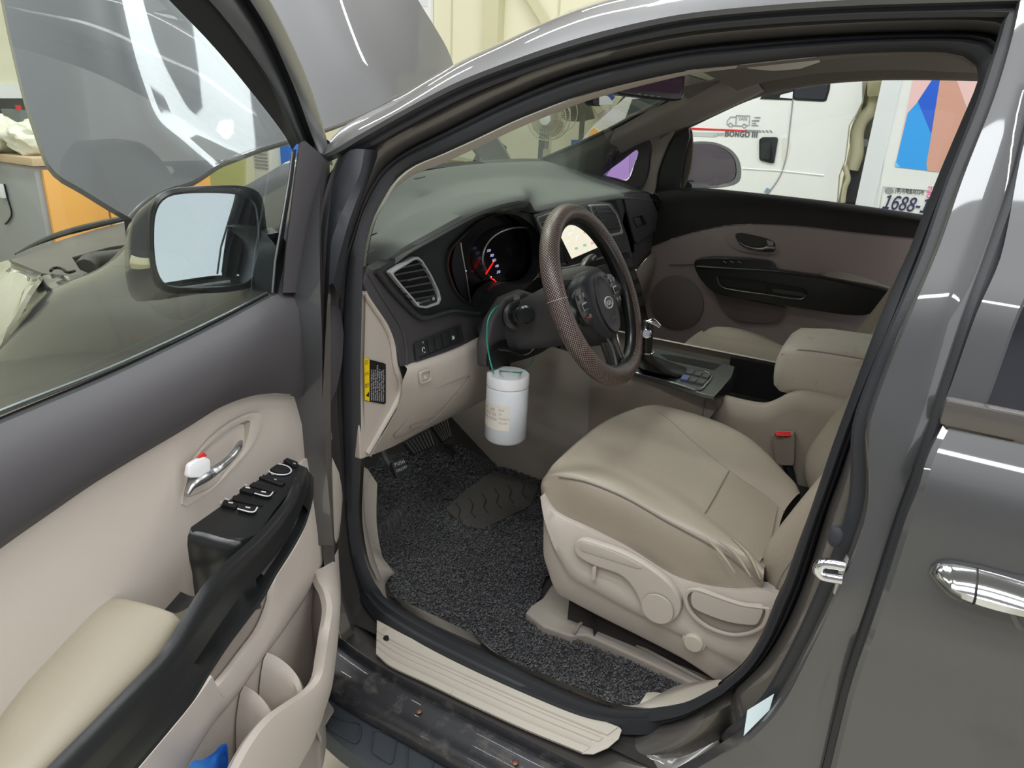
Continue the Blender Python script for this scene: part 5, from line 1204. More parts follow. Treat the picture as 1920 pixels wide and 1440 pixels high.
# tunnel / console side wall facing the driver
con = thing('centre_console', 'beige centre console with silver shifter plate and open dark tray', 'console', (1.0, .5, .45))
cx0 = .875
c_top = [(1110,706),(1150,700),(1180,697),(1240,712),(1320,738),(1352,748),(1390,758),(1430,764),(1452,757),(1475,745),(1500,740),(1560,750),(1620,765)]
def xc(o): return ('x', cx0 + o)
ct = on(xc(.0), c_top)
lowr = [V((cx0 + .01, p.y, .62)) for p in ct]; lowest = [V((cx0 + .035, p.y, .40)) for p in ct]
mk('console_side', grid_bm(loftR([[p + V((.03, 0, .003)) for p in ct], [p + V((.008, 0, .004)) for p in ct], ct, [p + V((-.010, 0, -.04)) for p in ct], lowr, lowest], 70)), M['console'], con, angle=60)
tube('console_joint', on(xc(-.010), [(1323,742),(1320,760),(1314,800)]), .0015, M['beige_dark'], con, seg=6)
# flowing tunnel panel ahead of the console
tp_ = [[V((.88, 1.44, .95)), V((.87, 1.2, .93)), V((.87, 1.0, .90)), V((.872, .80, .88)), V((.875, .66, .86))], [V((.90, 1.44, .7)), V((.885, 1.2, .68)), V((.88, 1.0, .66)), V((.88, .80, .64)), V((.885, .66, .62))], [V((.97, 1.44, .45)), V((.95, 1.2, .40)), V((.94, 1.0, .39)), V((.93, .80, .39)), V((.91, .66, .39))]]
loft('tunnel_side', tp_, M['beige'], con, nu=40, nv=20)
loft('lower_dash_side', [on(('y', .90), [(905,690),(935,725),(965,712),(1010,700),(1060,680),(1110,690)]), on(('y', 1.02), [(905,730),(935,740),(965,740),(1010,735),(1060,720),(1110,710)])], M['beige_dark'], con, nu=24)
# shifter plate
sp_o = [(1178,694),(1195,672),(1222,652),(1245,656),(1280,664),(1320,672),(1350,678),(1378,687),(1372,705),(1352,730),(1340,742),(1320,738),(1280,726),(1240,713),(1205,702)]
pzc = ('z', .868)
plate('shifter_plate', pzc, sp_o, .012, M['silver_dark'], con, bv=.003, seg=3)
tube('plate_trim', on(('z', .871), [(1182,697),(1240,712),(1280,724),(1308,731),(1322,722),(1334,704),(1322,697)]), .003, M['satin'], con, n=30, seg=8)
plate('gate_well', pzc, [(1192,690),(1200,672),(1225,668),(1288,690),(1274,708),(1240,704)], .004, M['gloss_black'], con, off=.0015)
plate('cubby', pzc, [(1238,664),(1270,668),(1352,684),(1338,694),(1322,690),(1252,675)], .004, M['black'], con, off=.0012)
bx_ = rnd([(1296,692),(1334,700),(1320,724),(1276,714)], .1, 3)
plate('switch_field', pzc, bx_, .004, M['silver_dark'], con, off=.003, bv=.001)
for r in range(2):
    for c in range(3):
        x_, y_ = 1281 + r * 9 + c * 15, 706 - r * 11 + c * 3.4
        plate('console_switch', pzc, rnd([(x_,y_),(x_+13,y_+3),(x_+7,y_+11),(x_-6,y_+8)], .12, 2), .006, mat('switch_blue', (96, 110, 150), .5) if (r == 0 and c == 0) else M['silver_dark'], con, off=.007, bv=.001)
for i, q in enumerate(((1198,690),(1224,696),(1238,700),(1252,703))): 
    plate('gear_mark', pzc, [(q[0]-2,q[1]-1.5),(q[0]+2,q[1]-.5),(q[0]+1,q[1]+1.5),(q[0]-3,q[1]+.5)], .0004, M['red'] if i == 0 else M['print_grey'], con, off=.003)
# leather gaiter and lever
gb = cr(on(('z', .872), [(1198,688),(1206,672),(1228,672),(1286,690),(1272,707),(1240,704)]), 28, True)
gt_c = at(('z', .955), (1212,660)); gt = [gt_c + V((math.cos(a) * .015, math.sin(a) * .015, 0)) for a in [i * 2 * PI / 28 + 2.6 for i in range(28)]]
gt = sorted(gt, key=lambda p: 0) 
best = min(range(28), key=lambda s: sum((gb[i] - gt[(i + s) % 28]).length for i in range(28))); g1 = [gt[(i + best) % 28] for i in range(28)]
best2 = min(range(28), key=lambda s: sum((gb[i] - gt[(s - i) % 28]).length for i in range(28))); g2 = [gt[(best2 - i) % 28] for i in range(28)]
gt = g1 if sum((a - b).length for a, b in zip(gb, g1)) < sum((a - b).length for a, b in zip(gb, g2)) else g2
rows_ = []
for k in range(13):
    t = k / 12; w = 1 - (1 - t) ** 1.6
    rows_.append([a.lerp(b, w) + V((0, 0, .0)) + (a - gt_c).normalized() * (.004 * math.sin(t * 14) * (1 - t)) for a, b in zip(gb, gt)])
    for p, a in zip(rows_[-1], gb): p.z = .872 + (.955 - .872) * (t ** 1.15)
mk('gear_gaiter', grid_bm(rows_, closed_u=True), mat('gaiter_leather', (40, 40, 41), .35, bump=.4, bscale=120), con)
tube('shifter_ring', [gt_c + V((math.cos(a) * .017, math.sin(a) * .017, .001)) for a in [i * 2 * PI / 24 for i in range(24)]], .0028, M['chrome'], con, closed=True, seg=8)
kt = at(('x', gt_c.x), (1211,612))
tube('gear_lever', [gt_c, gt_c.lerp(kt, .4), gt_c.lerp(kt, .75), kt + V((0, 0, .0)), kt + V((0, -.004, .012))], [.014, .015, .017, .020, .010], mat('lever_black', (24, 21, 22), .35, coat=.2), con, n=26, seg=16)
lathe('lever_button', kt + V((-.012, -.008, -.014)), (-.9, -.35, .15), [(0, 0), (.013, 0), (.013, .006), (.010, .010), (0, .011)], M['chrome'], con, seg=20)
tube('knob_cap', [kt + V((0, .004, .006)), kt + V((.012, -.012, .010)), kt + V((.02, -.028, .0))], [.006, .010, .006], M['chrome'], con, n=12, seg=10)
# tray between plate and armrest
plate('tray_floor', ('z', .76), [(1335,745),(1375,690),(1480,712),(1530,745),(1450,790),(1400,775)], .01, M['black'], con)
loft('tray_far_wall', [[V((1.165, y, .862)) for y in (.40, .3, .2, .0)], [V((1.155, y, .74)) for y in (.40, .3, .2, .0)]], M['black'], con, nu=12)
loft('tray_front_face', [on(('z', .866), [(1342,742),(1358,724),(1372,700),(1380,686)]), [p + V((0, -.01, -.03)) for p in on(('z', .866), [(1342,742),(1358,724),(1372,700),(1380,686)])], [p + V((0, .03, -.11)) for p in on(('z', .866), [(1342,742),(1358,724),(1372,700),(1380,686)])]], M['gloss_black'], con, nu=14)
loft('console_far_rim', [[V((1.17, y, .87)) for y in (1.0, .7, .4, .1)], [V((1.20, y, .865)) for y in (1.0, .7, .4, .1)], [V((1.22, y, .6)) for y in (1.0, .7, .4, .1)], [V((1.22, y, .4)) for y in (1.0, .7, .4, .1)]], M['beige'], con, nu=12)
loft('tray_near_wall', [[p + V((.03, 0, .003)) for p in ct[4:]], [V((cx0 + .035, p.y, .74)) for p in ct[4:]]], M['black'], con, nu=24)
# armrest
arm = thing('console_armrest', 'worn pale leather armrest on the centre console', 'armrest', (1.0, .1, .86))
def arow(y, w, zt_, zb, dx=0): 
    X0, X1 = .905 + dx, 1.13 - dx; pts = []
    return [V((X0 + .01, y, zb)), V((X0, y, zb + .02)), V((X0 - .004, y, (zt_ + zb) / 2)), V((X0 + .004, y, zt_ - .012)), V((X0 + .016, y, zt_)), V(((X0 + X1) / 2, y, zt_ + .006)), V((X1 - .016, y, zt_)), V((X1 + .004, y, (zt_ + zb) / 2)), V((X1 - .01, y, zb))]
ys = [(.245, .955, .905, .03), (.238, .98, .89, .010), (.22, .995, .88, .0), (.15, 1.005, .875, 0), (.0, 1.01, .875, 0), (-.35, 1.01, .875, 0)]
rows_ = [arow(y, 0, zt_, zb, dx) for y, zt_, zb, dx in ys]
R = [cr(r, 40) for r in rows_]
bm = grid_bm(R); bm.faces.new(bm.verts[:40]) if False else None
bm.verts.ensure_lookup_table(); bm.faces.new([bm.verts[i] for i in range(40)])
mk('armrest_pad', bm, M['leather_white'], arm, angle=60)
tube('armrest_piping', [V((.916, .232, .972)), V((.914, .20, .992)), V((.913, .1, .999)), V((.913, -.1, 1.0))], .0022, M['beige_dark'], arm, n=16, seg=6)

# ------------------------------------------------------------------ seats
def seat(name, lab, mirror, dyy=0.0, belts=True):
    MX = (lambda p: V((1.98 - p.x, p.y + dyy, p.z))) if mirror else (lambda p: V(p))
    t = thing(name, lab, 'car seat', MX(V((.6, .3, .40))))
    zz = lambda L: [MX(p) for p in L]
    W0 = on(('x', .325), [(1018,925),(1040,962),(1107,994),(1173,1028),(1260,1081),(1320,1100),(1379,1107),(1414,1108)])
    W1 = [at(('x', .330 + .0 * i), p) for i, p in enumerate([(1019,905),(1048,893),(1100,903),(1170,931),(1250,976),(1330,1019),(1388,1058),(1428,1100)])]
    W2 = onz([(1024,892,.79),(1075,868,.80),(1140,878,.805),(1215,912,.80),(1290,958,.79),(1350,1000,.775),(1400,1040,.76),(1432,1080,.745)])
    W3 = onz([(1040,868,.80),(1100,840,.808),(1170,862,.80),(1245,900,.788),(1310,945,.775),(1360,990,.765),(1405,1025,.752),(1434,1062,.742)])
    W4 = onz([(1130,792,.812),(1170,790,.815),(1230,815,.802),(1290,855,.785),(1335,900,.77),(1380,950,.757),(1420,995,.748),(1450,1030,.74)])
    W5 = onz([(1190,766,.815),(1238,775,.815),(1300,828,.797),(1366,880,.775),(1400,905,.765),(1430,925,.755),(1450,940,.75),(1470,960,.745)])
    W6 = onz([(1228,761,.815),(1290,772,.818),(1350,792,.812),(1400,818,.80),(1440,852,.785),(1468,882,.77),(1490,905,.76),(1500,925,.75)])
    W7 = [V((p.x + .03, p.y, p.z - .06)) for p in W6]; W8 = [V((p.x + .03, p.y, .58)) for p in W6]
    RW_ = [W0, W1, W2, W3, W4, W5, W6, W7, W8]
    for r, k in zip(RW_, (.04, .2, .6, 1, 1, 1, 1, 1, 1)):      # wrap the nose of the cushion downwards
        f = r[0]; r.insert(0, V((f.x, f.y + .018 * k, f.z - .05 * k))); r.insert(0, V((f.x, f.y - .01 * k, f.z - .15 * k)))
    RW_ = [zz(r) for r in RW_]
    mk('cushion', grid_bm(loftR(RW_, 70, 70)), M['leather'], t, angle=80)
    # stitched seams and perforated centre
    sea = lambda L, dz=.0015: [p + V((0, 0, dz)) for p in zz(L)]
    cen = [W4[4:], W5[4:]]
    tube('cushion_seam', sea([p for p in W5[2:]], .0), .0022, M['beige_dark'], t, n=40, seg=6)
    tube('cushion_welt', sea([p + V((-.002, 0, .0)) for p in W1[3:]], .002), .0028, M['beige_dark'], t, n=50, seg=6)
    a3 = [W3[6] + V((0, 0, .002)), W4[6] + V((0, 0, .003)), W5[5] + V((0, 0, .002))]
    a3 = onz([(1306,985,.777),(1335,938,.777),(1366,882,.780)])
    tube('cross_seam', sea(a3, .0), .0020, M['beige_dark'], t, n=16, seg=6)
    ip = cr(zz(W3)[2:], 60); iq = cr(zz(W4)[2:], 60); ir = cr(zz(W5)[2:], 60)
    ii = lambda L: L[27:]
    ins = [onz(L) for L in ([(1306,985,.776),(1350,1008,.768),(1396,1033,.758),(1424,1054,.750)], [(1335,938,.775),(1378,975,.764),(1416,1008,.755),(1440,1030,.748)], [(1366,882,.779),(1402,908,.768),(1434,930,.758),(1458,950,.751)])]
    mk('cushion_insert', grid_bm(loftR([zz(r) for r in ins], 24, 20)), M['seatfab'], t)
    # backrest: bolstered slab leaning back
    def brow_(z, yc, hw, dep, fx):
        P = []
        for u, d in ((-1.0, -.12), (-1.0, -.02), (-.97, .045), (-.88, .070), (-.74, .055), (-.62, .018), (-.3, .004), (0, 0), (.3, .004), (.62, .018), (.74, .055), (.88, .070), (.97, .045), (1.0, -.02), (1.0, -.12)):
            P.append(V((.60 + u * hw, yc + d * fx, z)))
        return P
    bk_ = [brow_(.66, .03, .24, 0, .5), brow_(.70, .055, .265, 0, .8), brow_(.76, .055, .275, 0, 1.0), brow_(.86, .02, .28, 0, 1.05), brow_(1.0, -.035, .275, 0, 1.0), brow_(1.15, -.09, .25, 0, .9), brow_(1.27, -.13, .22, 0, .6), brow_(1.32, -.15, .18, 0, .3), brow_(1.335, -.19, .12, 0, .1)]
    mk('backrest', grid_bm(loftR([zz(r) for r in bk_], 60, 44)), M['leather'], t, angle=80)
    mk('backrest_rear', grid_bm([zz([r[0], r[-1]]) for r in bk_]), M['beige_dark'], t)
    sm_ = [cr(r, 60)[9] + V((-.0, .004, 0)) for r in bk_[:7]]
    tube('backrest_seam', zz(sm_), .0016, M['beige_dark'], t, n=30, seg=6)
    # side shield
    sh_px = [(1018,927),(1040,960),(1107,993),(1173,1027),(1260,1081),(1320,1100),(1379,1107),(1440,1108),(1462,1122),(1475,1130),(1470,1200),(1420,1290),(1345,1285),(1280,1242),(1200,1200),(1120,1160),(1060,1128),(1040,1116),(1024,1072),(1015,1046),(1016,985)]
    A = cr(on(('x', .318), sh_px[:10]), 50); Bq = cr(on(('x', .318), [sh_px[0], (1016,985), (1015,1046), (1022,1070), (1040,1116), (1060,1128), (1120,1160), (1200,1200), (1280,1242), (1345,1285), (1420,1330), (1480,1340)]), 50)
    rws = [[p + V((.03, 0, 0)) for p in A], A]
    for s, dx in ((.04, -.004), (.5, -.010), (.60, -.012), (.66, -.004), (.74, .0), (.95, .004)): rws.append([a.lerp(b, s) + V((dx, 0, 0)) for a, b in zip(A, Bq)])
    rws += [[p + V((.01, 0, 0)) for p in Bq], [p + V((.05, 0, 0)) for p in Bq]]
    mk('side_shield', grid_bm([zz(r) for r in rws]), M['beige'], t, angle=50)
    mk('seat_base', grid_bm([zz([V((.36, y, .70)), V((.36, y, .42))]) for y in (.5, .0)]), M['dark_carpet'], t)
    mk('seat_base_far', grid_bm([zz([V((.84, y, .68)), V((.84, y, .42))]) for y in (.5, .0)]), M['dark_carpet'], t)
    mk('seat_base_front', grid_bm([zz([V((x, .5, .70)), V((x, .42, .42))]) for x in (.34, .86)]), M['dark_carpet'], t)
    if not mirror:
        for cz in ([(1345,1012,.777),(1380,1040,.769),(1408,1082,.752)], [(1372,1008,.772),(1405,1042,.762),(1426,1086,.748)], [(1325,1010,.778),(1352,1038,.770),(1378,1074,.752)]): tube('leather_crease', onz(cz), [.001,.0035,.001], M['leather'], t, n=16, seg=8)
        lv = [(1075,1030),(1080,1015),(1092,1012),(1120,1020),(1165,1036),(1210,1060),(1250,1090),(1270,1115),(1277,1138),(1270,1158),(1255,1168),(1238,1168),(1220,1158),(1205,1145),(1195,1120),(1180,1095),(1160,1078),(1115,1062),(1085,1046)]
        S = ('x', .296)
        plate('height_lever', S, smooth2(lv, 70), .018, M['beige'], t, bv=.005, seg=4, angle=60)
        plate('lever_inlay', ('x', .2945), smooth2([(1087,1020),(1092,1017),(1125,1026),(1165,1042),(1205,1064),(1195,1066),(1150,1052),(1100,1036),(1088,1031)], 40), .002, M['beige'], t, bv=.0006)
        c = at(('x', .293), (1233,1141)); c2 = at(('x', .293), (1262,1141)); 
        lathe('lever_pivot', c, (-1, 0, 0), [(0, 0), ((c2 - c).length * 1.0, 0), ((c2 - c).length * .98, .003), (0, .004)], M['beige'], t, seg=36)
        plate('lever_notch', ('x', .300), [(1112,1062),(1119,1060),(1117,1088),(1109,1086)], .004, M['beige'], t, off=.003, bv=.001)
        tub = smooth2([(1290,1118),(1296,1108),(1310,1106),(1350,1120),(1390,1133),(1425,1138),(1436,1140),(1434,1155),(1425,1172),(1400,1184),(1370,1186),(1335,1175),(1310,1158),(1296,1140)], 60)
        ring('lever_recess', ('x', .303), shrink(tub, 1.10), tub, .006, M['beige'], t, off=.006, bv=.002)
        plate('recess_floor', ('x', .312), tub, .004, M['beige_dark'], t, off=.006)
        plate('recline_lever', ('x', .298), smooth2([(1297,1112),(1303,1106),(1315,1108),(1350,1122),(1390,1135),(1428,1139),(1431,1145),(1422,1168),(1415,1173),(1370,1168),(1330,1155),(1300,1140),(1295,1125)], 60), .012, M['beige'], t, bv=.004, seg=4, angle=60)
        c = at(('x', .308), (1301,1203)); r0_ = (at(('x', .308), (1319,1203)) - c).length
        lathe('shield_cap', c, (-1, 0, 0), [(r0_ * 1.15, 0), (r0_ * 1.15, .001), (r0_, .001), (r0_, .006), (r0_ * .85, .009), (0, .010)], M['leather_white'], t, seg=30)
    return t
ds = seat('leather_seat', 'worn beige leather seat nearest the open doorway, with side levers', False)
ps = seat('leather_seat', 'beige leather passenger seat beyond the centre console', True, .03)
bk = thing('seatbelt_buckle', 'taupe seatbelt buckle with red button beside the driver seat', 'buckle', at(('x', .85), (1470,875)))
bxl = ('x', .845)
plate('buckle_body', bxl, rnd([(1446,818),(1452,812),(1486,813),(1490,820),(1489,874),(1462,873),(1454,868)], .15, 3), .022, mat('buckle_taupe', (142, 132, 120), .5), bk, bv=.003, seg=3)
plate('buckle_button', (at(('x', .845), (1468,812)), V((-.6, -.1, .8))), rnd([(1451,810),(1484,811),(1482,819),(1456,818)], .1, 2), .004, M['red'], bk, off=.003, bv=.001)
tube('buckle_stalk', [at(('x', .86), (1476,872)), at(('x', .86), (1482,890)), at(('x', .86), (1488,915))], .012, M['black'], bk, seg=8)

# ------------------------------------------------------------------ far side: pillar, door, window
far = thing('far_side_frame', 'taupe far-side pillar trim and roof lining around the passenger window', 'car frame', (1.8, .5, .5))
XF = 1.80
pil_a = [(1025,302),(1047,293),(1090,275),(1170,238),(1235,203),(1280,183),(1340,152),(1378,133),(1400,126)]
pil_b = [(1085,335),(1128,310),(1160,290),(1192,272),(1225,258),(1280,238),(1330,217),(1400,185),(1432,170)]
fa, fb = on(('x', 1.66), pil_a), on(('x', 1.78), pil_b)
loft('far_pillar_trim', [[p + V((.0, .05, .0)) for p in fa], fa, [a.lerp(b, .3) + V((-.02, -.01, .0)) for a, b in zip(fa, fb)], [a.lerp(b, .75) + V((-.008, 0, 0)) for a, b in zip(fa, fb)], fb, [p + V((.03, 0, 0)) for p in fb]], M['beige_dark'], far, nu=40, nv=20)
tube('windshield_edge', [p + V((-.004, .03, 0)) for p in on(('x', 1.65), [(960,305),(1000,303),(1022,303),(1045,294),(1090,275),(1170,238),(1235,203),(1280,183),(1378,133)])], .007, M['black'], far, n=50, seg=8)
# quarter window region: dark trim with purple triangular pane
fo = opn([(1085,336),(1128,300),(1190,262),(1262,238),(1296,240),(1282,352),(1225,380),(1180,372),(1085,338)], 40)[:-1]; fi = opn([(1120,332),(1133,319),(1165,297),(1193,279),(1200,283),(1192,308),(1177,340),(1150,336),(1121,333)], 40)[:-1]
ring('quarter_frame', ('x', 1.835), fo, fi, .01, M['lining'], far)
plate('quarter_pane', ('x', 1.80), rnd([(1122,331),(1135,320),(1193,280),(1198,284),(1176,338)], .1, 2), .004, M['glass_purple'], far)
ring('quarter_trim', ('x', 1.785), opn([(1108,332),(1140,300),(1190,268),(1215,262),(1216,290),(1206,345),(1180,352),(1120,345),(1095,335)], 40)[:-1], opn([(1124,331),(1135,322),(1165,300),(1190,281),(1197,284),(1190,306),(1176,338),(1150,334),(1125,331)], 40)[:-1], .02, M['char'], far, off=.0)
ring('quarter_pillar', ('x', 1.80), opn([(1085,330),(1128,300),(1180,265),(1262,238),(1250,270),(1232,320),(1220,372),(1180,368),(1130,350),(1088,336)], 40)[:-1], opn([(1100,332),(1140,300),(1190,270),(1220,260),(1221,290),(1209,343),(1180,350),(1120,343),(1100,334)], 40)[:-1], .02, M['beige_dark'], far, off=-.002)
# roof side lining above the far window
top_in = [(1236,262),(1262,246),(1290,236),(1340,212),(1400,185),(1460,167),(1530,155),(1600,149),(1660,146),(1760,146),(1860,148)]
top_out = [(1290,185),(1340,158),(1385,135),(1400,126),(1440,128),(1480,130),(1540,124),(1620,118),(1700,112),(1800,108),(1900,104)]
ti, to = on(('x', 1.80), top_in), on(('x', 1.66), top_out)
loft('roof_side_lining', [[p + V((-.5, .05, .06)) for p in to], [p + V((-.1, .03, .03)) for p in to], to, [a.lerp(b, .6) + V((.0, -.0, .015)) for a, b in zip(to, ti)], ti, [p + V((.04, 0, -.005)) for p in ti]], M['lining'], far, nu=40)
plate('sun_visor', (at(('x', 1.2), (1430,125)), V((-.1, -.6, -1))), [(1385,122),(1440,112),(1540,108),(1552,112),(1500,130),(1450,134),(1405,130)], .015, M['beige'], far, bv=.004)
pd = thing('passenger_door', 'closed passenger door with dark armrest under a clear window', 'car door', (1.82, .4, .45))
plate('passenger_window', ('x', 1.86), [(1180,400),(1180,250),(1290,210),(1500,130),(1900,120),(1760,440)], .004, M['glass'], pd)
# black front sail and sill
plate('sail_trim', ('x', 1.815), [(1224,378),(1236,322),(1250,285),(1262,262),(1282,248),(1291,240),(1293,256),(1283,300),(1277,340),(1276,354)], .02, M['gloss_black'], pd, bv=.003)
usill = [(1215,362),(1250,354),(1285,352),(1340,354),(1440,364),(1560,378),(1735,402),(1900,430)]
lsill = [(1215,465),(1262,447),(1310,433),(1370,422),(1420,420),(1500,424),(1600,435),(1720,447),(1900,465)]
uA, lA = on(('x', 1.83), usill), on(('x', 1.79), lsill)
loft('upper_trim', [[p + V((.03, 0, -.01)) for p in uA], uA, [p + V((-.035, 0, -.012)) for p in uA], [a.lerp(b, .5) + V((-.015, 0, 0)) for a, b in zip(uA, lA)], lA], mat('upper_black', (42, 40, 42), .6, bump=.15, bscale=600), pd, nu=40, nv=16)
mA = on(('x', 1.795), lsill); mB = [V((1.80, p.y, .95)) for p in mA]; mC = [V((1.81, p.y, .42)) for p in mA]
m_pd = mat('passenger_trim_taupe', (172, 159, 158), .6, bump=.12, bscale=700)
loft('middle_trim', [mA, [p + V((-.006, 0, -.01)) for p in mA], mB, mC], m_pd, pd, nu=30)
plate('release_bezel', ('x', 1.792), smooth2([(1357,440),(1365,436),(1400,438),(1445,446),(1460,455),(1459,472),(1445,477),(1400,473),(1370,462)], 40), .004, m_pd, pd, off=.004, bv=.001)
plate('release_bowl', ('x', 1.788), smooth2([(1380,438),(1410,440),(1448,451),(1454,460),(1451,472),(1420,470),(1392,462),(1382,450)], 40), .003, mat('bowl_dark', (72, 66, 66), .5), pd, off=.002)
tube('release_lever', on(('x', 1.778), [(1386,453),(1395,460),(1415,466),(1430,467),(1440,464),(1453,465)]), [.003,.004,.004,.006,.008,.006], M['satin'], pd, n=24, seg=10)
plate('lock_tab', ('x', 1.780), [(1437,450),(1450,453),(1450,462),(1440,460)], .004, M['satin'], pd)
# dark armrest pod
ap = [(1301,492),(1306,486),(1335,483),(1400,486),(1440,491),(1449,498),(1449,507),(1470,510),(1560,522),(1640,537),(1668,545),(1664,560),(1640,585),(1620,592),(1580,590),(1500,578),(1420,565),(1350,553),(1330,543),(1312,522),(1303,505)]
plate('armrest_pod', ('x', 1.745), rnd(ap, .25, 2), .05, M['gloss_black'], pd, bv=.008, seg=3)
tube('armrest_highlight_edge', on(('x', 1.742), [(1306,500),(1360,503),(1449,508),(1560,524),(1662,547)]), .005, M['gloss_black'], pd, n=30, seg=8)
gr = rnd([(1343,517),(1360,519),(1420,527),(1510,541),(1513,552),(1506,561),(1440,553),(1360,541),(1350,536)], .15, 2)
plate('grip_recess', ('x', 1.742), gr, .003, M['black'], pd, off=.001)
tube('grip_trim', on(('x', 1.738), [(1344,519),(1349,534),(1360,541),(1440,553),(1504,561),(1511,552)]), .0028, M['silver_dark'], pd, n=30, seg=6)
plate('grip_panel', ('x', 1.741), [(1448,541),(1508,549),(1506,556),(1450,548)], .002, M['char'], pd, off=.001)
plate('grip_panel', ('x', 1.741), [(1352,523),(1436,533),(1436,546),(1362,536)], .002, mat('grip_black', (34, 30, 32), .5), pd, off=.001)
plate('window_switch', ('x', 1.742), [(1350,487),(1362,487),(1362,495),(1350,495)], .003, M['black'], pd, off=.002)
for k in range(3): tube('switch_mark', on(('x', 1.738), [(1356 + 14 * k, 490), (1362 + 14 * k, 493)]), .0015, M['print_grey'], pd, seg=5)
cA = [[(1532,521),(1540,510),(1570,508),(1620,520),(1670,538)], [(1534,521),(1560,518),(1610,528),(1640,536),(1672,546)], [(1538,524),(1570,530),(1620,540),(1650,545),(1674,550)]]
loft('armrest_cushion', [on(('x', 1.795), cA[0]), on(('x', 1.77), cA[1]), on(('x', 1.745), cA[2])], M['beige_dark'], pd, nu=20, nv=10)
lp = [[(1335,545),(1350,575),(1365,595),(1385,603),(1430,606),(1455,605),(1470,590),(1475,578)]]
plate('map_pocket', ('x', 1.79), [(1338,547),(1475,578),(1468,592),(1455,604),(1420,605),(1385,602),(1365,592),(1350,574)], .01, mat('pocket_dark', (124, 112, 112), .6), pd, off=.004, bv=.002)
c = at(('x', 1.795), (1268,568)); lathe('speaker_grille', c, (-1, 0, 0), [(0, 0), (.105, 0), (.10, .004), (0, .006)], mat('grille_taupe', (132, 121, 121), .7, bump=.5, bscale=900), pd, seg=40)
tube('trim_seam', on(('x', 1.792), [(1255,497),(1280,497),(1302,496)]), .0015, M['char'], pd, seg=5)
# far outside mirror
fmn = V((-.35, -.93, 0)).normalized(); fc = at(('x', 2.06), (1330,310))
fmr = thing('passenger_side_mirror', 'dark passenger side mirror beyond the far window', 'mirror', fc + V((0, 0, -.12)))
mo = smooth2([(1278,345),(1270,310),(1275,275),(1300,266),(1340,267),(1370,280),(1386,300),(1390,325),(1385,342),(1360,351),(1320,353)], 50)
mi = smooth2([(1280,342),(1276,312),(1280,280),(1302,270),(1338,271),(1364,283),(1378,300),(1381,325),(1376,337),(1356,345),(1320,348)], 50)
A_, B_ = on((fc, fmn), mo), on((fc, fmn), mi); ce = sum(B_, V()) / 50
bm = bmesh.new(); add_plate(bm, [p - fmn * .002 for p in B_], fmn, .002); mk('mirror_glass', bm, M['mirror_dark'], fmr)
bm = grid_bm([B_, A_, [p - fmn * .02 for p in A_], [p.lerp(ce, .1) - fmn * .06 for p in A_], [p.lerp(ce, .4) - fmn * .1 for p in A_]], closed_u=True); bm.faces.new([v for v in bm.verts][-50:])
mk('mirror_housing', bm, M['paint'], fmr)
tube('mirror_arm', [at(('x', 1.90), (1290,352)), at(('x', 2.0), (1320,350))], .02, M['gloss_black'], fmr, seg=8)
# interior mirror
im = thing('rear_view_mirror', 'dark interior rear view mirror under the roof header', 'mirror', at(('x', 1.05), (1225,190)))
imn = V((-.62, -.77, .12)).normalized(); ic = at(('x', 1.05), (1220,165)); IP = (ic, imn)
io = rnd([(1155,160),(1200,132),(1285,128),(1285,178),(1278,187),(1205,180),(1160,176)], .2, 3)
plate('mirror_housing', IP, [(1156,162),(1158,174),(1165,177),(1200,181),(1270,188),(1279,187),(1284,178),(1286,130),(1282,118),(1190,125)], .03, M['gloss_black'], im, bv=.006, seg=3)
plate('mirror_glass', IP, [(1178,168),(1205,171),(1260,176),(1273,175),(1277,168),(1279,135),(1276,124),(1192,131)], .002, mat('mirror_purple', (176, 150, 190), .02, 1.0), im, off=.0022)
tube('mirror_stem', [ic + V((.02, .03, .02)), ic + V((.05, .10, .10))], .012, M['gloss_black'], im, seg=8)
for q in ((1198,176),(1210,178),(1222,180),(1234,181)): plate('mirror_button', IP, [(q[0]-3,q[1]-1.2),(q[0]+3,q[1]-.6),(q[0]+3,q[1]+1.6),(q[0]-3,q[1]+1)], .002, M['print_grey'], im, off=.002)
tc_ = thing('toll_unit', 'small black dash unit with blue and white card on windshield', 'device', at(('x', 1.0), (1135,185)))
plate('unit_body', ('y', .95), rnd([(1112,182),(1124,176),(1126,199),(1118,199),(1112,193)], .1, 2), .03, M['black'], tc_, bv=.002)
plate('unit_card', ('y', .948), [(1124,177),(1152,168),(1148,196),(1124,197)], .004, M['white'], tc_)
plate('unit_card_blue', ('y', .9475), smooth2([(1126,178),(1152,169),(1149,188),(1140,180)], 20), .001, mat('card_blue', (60, 90, 190), .5), tc_)
# ------------------------------------------------------------------ workshop hall
m_wall = mat('cream_wall_panel', (232, 230, 204), .6, var=.02, vscale=2)
m_ceil = mat('ceiling_sheet', (128, 128, 132), .7)
def st(o): o['kind'] = 'structure'; return o
m_floor = mat('painted_floor', (186, 181, 164), .4, coat=.15, var=.10, vscale=4, dirt=((132, 128, 106), .42, 3))
fl = st(box('floor', (2.0, 1.5, -.05), (26, 24, .1), m_floor))
wf = st(box('wall_front', (2.0, 9.05, 2.6), (20, .1, 5.2), m_wall)); wr = st(box('wall_right', (7.45, 1.5, 2.6), (.1, 15, 5.2), m_wall))
st(box('ceiling', (2.0, 1.5, 5.25), (22, 15, .1), m_ceil))
st(box('wall_left', (-6.05, 1.5, 2.6), (.1, 15, 5.2), mat('lavender_grey_wall', (128, 128, 136), .7)))
wx = ('x', 7.39)
def trim(name, pts, s, d, mt, **k): return st(plate(name, s, pts, d, mt, **k))
m_trim = mat('cream_steel', (206, 204, 172), .5)
cA_, cB_ = at(wx, (918, 60)), at(wx, (944, 60))
